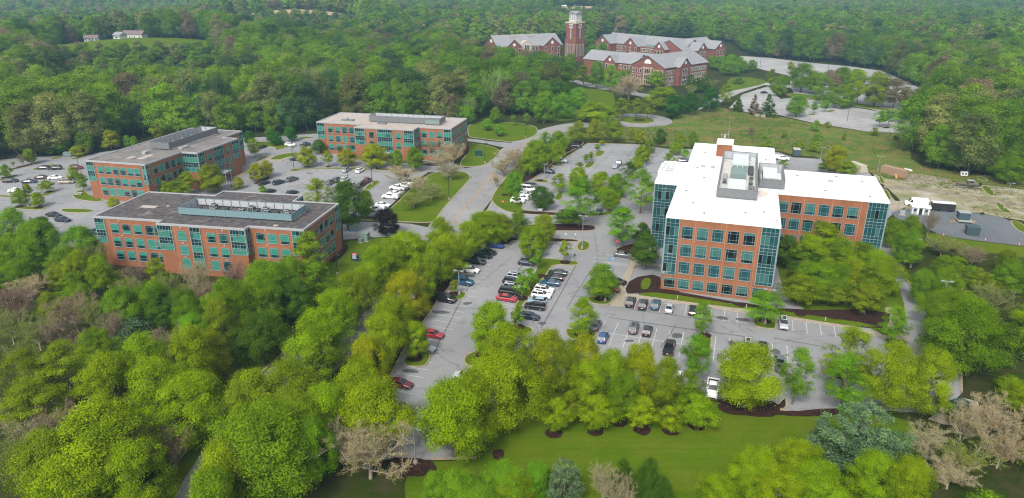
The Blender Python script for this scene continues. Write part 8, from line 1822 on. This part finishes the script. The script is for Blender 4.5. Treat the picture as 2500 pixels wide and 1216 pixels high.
for p,l in zip(Pp['signs2'][:2],['dark sign post at the tip of the divider grass','dark sign post beside the far lot strip']): o=simple('sign_post',l,'sign',p,-15); MB().tube((0,0,0),(0,0,2.0),.035,.035,6).build('post',M['poleblk'],o); MB().box(-.2,.2,-.05,-.03,1.5,2.1).build('plate',M['trimblk'],o)
place_tree(Pp['bush'][0],Pp['bush'][1],3.2,2.6,'shrub','drk','clipped dark bush beside the dumpster pad','clipped bush')
for i,p in enumerate(Pp['blocks']): o=simple('concrete_block',('left','right')[i]+' of two pale concrete blocks at the meadow edge','block',p,-15); MB().box(-1.2,1.2,-.6,.6,0,1.2).build('block',M['concrete'],o); MB().box(-.3,.3,-.15,.15,1.2,1.3).build('lifting_key',M['steel'],o)
o=simple('flag_sail','pale folded tarpaulin beside the tan container','tarpaulin',Pp['board2'],-20); MB().add([(-1.6,-1,.05),(1.6,-.8,.05),(1.7,.9,.05),(-1.5,1,.05),(-1.2,-.7,.7),(1.0,-.5,.45),(1.2,.5,.5),(-1.0,.6,.8)],[(0,1,5,4),(1,2,6,5),(2,3,7,6),(3,0,4,7),(4,5,6,7)]).build('cover',M['siding'],o); MB().box(-1.3,1.3,-.05,.05,.6,.68).build('strap',M['steel'],o)
# low timber guard wall along the side road
# far houses
def house(p,lx,ly,h,rz,label,wm,rm,garage=True):
    z=float(terr(*p))+.2; o=thing('house',label,'house',(p[0],p[1],z),R(rz)); MB().box(-lx,lx,-ly,ly,-1,h).build('wall',M[wm],o)
    MB().add([(-lx-.6,-ly-.6,h-.2),(lx+.6,-ly-.6,h-.2),(lx+.6,0,h+ly*.7),(-lx-.6,0,h+ly*.7),(-lx-.6,ly+.6,h-.2),(lx+.6,ly+.6,h-.2)],[(0,1,2,3),(3,2,5,4),(0,3,4),(1,5,2)]).build('roof',M[rm],o); MB().box(lx*.4-.4,lx*.4+.4,-.4,.4,h,h+ly*.7+1.2).build('chimney',M['brick2'],o)
    for i in range(4):
        x=-lx+lx*.25+i*lx*.5
        for z0 in ([.9,3.6] if h>4.5 else [1]): wn=MB().box(x-.7,x+.7,-ly-.06,-ly,z0,z0+1.4).build('window',M['whitep'],o); MB().box(x-.55,x+.55,-ly-.09,-ly-.06,z0+.12,z0+1.28).build('pane',M['glassK'],wn)
    MB().box(-.5,.5,-ly-.08,-ly,0,2.1).build('door',M['shing'],o)
    if garage: g=MB().box(-lx-6,-lx,-ly-1.2,ly*.5,-1,h*.6).build('garage',M[wm],o); MB().add([(-lx-6.4,-ly-1.7,h*.6),(-lx+.2,-ly-1.7,h*.6),(-lx+.2,-.5,h*.6+1.8),(-lx-6.4,-.5,h*.6+1.8),(-lx-6.4,ly*.7,h*.6),(-lx+.2,ly*.7,h*.6)],[(0,1,2,3),(3,2,5,4),(0,3,4)]).build('garage_roof',M[rm],g)
house(Pp['house1'],9,4.2,4,-8,'long pale house on the far hill lawn','siding','shing'); house(Pp['house2'],5,3.2,3.2,15,'small dark-roofed house left below the hill lawn','siding','shing',False); house(Pp['house3'],4.5,3.2,3.2,-30,'small pale house below the hill lawn','siding','slate',False); house(Pp['house4'],9,6,7,10,'far white farmhouse at the tan field behind the tower','whitep','slate')
SH=['white shed roof leftmost among the far trees','orange-white shed in the far left trees','low white shed at the far left','pale roof among the trees behind the middle office','second pale roof among the trees behind the middle office','white barn beside the tan field']
for p,l in zip(Pp['sheds'],SH):
    z=float(terr(*p)); o=thing('shed',l,'shed',(p[0],p[1],z),R(rt.uniform(-25,25))); MB().box(-4,4,-2.5,2.5,-1,3).build('wall',M['siding'],o); MB().add([(-4.4,-2.9,2.9),(4.4,-2.9,2.9),(4.4,0,4.2),(-4.4,0,4.2),(-4.4,2.9,2.9),(4.4,2.9,2.9)],[(0,1,2,3),(3,2,5,4),(0,3,4),(1,5,2)]).build('roof',M['lens'],o); MB().box(-1.2,1.2,-2.56,-2.5,0,2.5).build('door',M['tanp'],o)
# ------------------------------------------------------------------ haze
mh=bpy.data.materials.new('haze_air'); mh.use_nodes=True; nt=mh.node_tree; nt.nodes.clear(); out=nt.nodes.new('ShaderNodeOutputMaterial'); pv=nt.nodes.new('ShaderNodeVolumePrincipled'); pv.inputs['Color'].default_value=(.42,.72,1,1); pv.inputs['Density'].default_value=.00019; pv.inputs['Anisotropy'].default_value=.2; nt.links.new(pv.outputs[0],out.inputs['Volume'])
hz=MB().box(-7100,7100,-1600,7100,-45,105).build('haze',mh); kind(hz,'stuff')
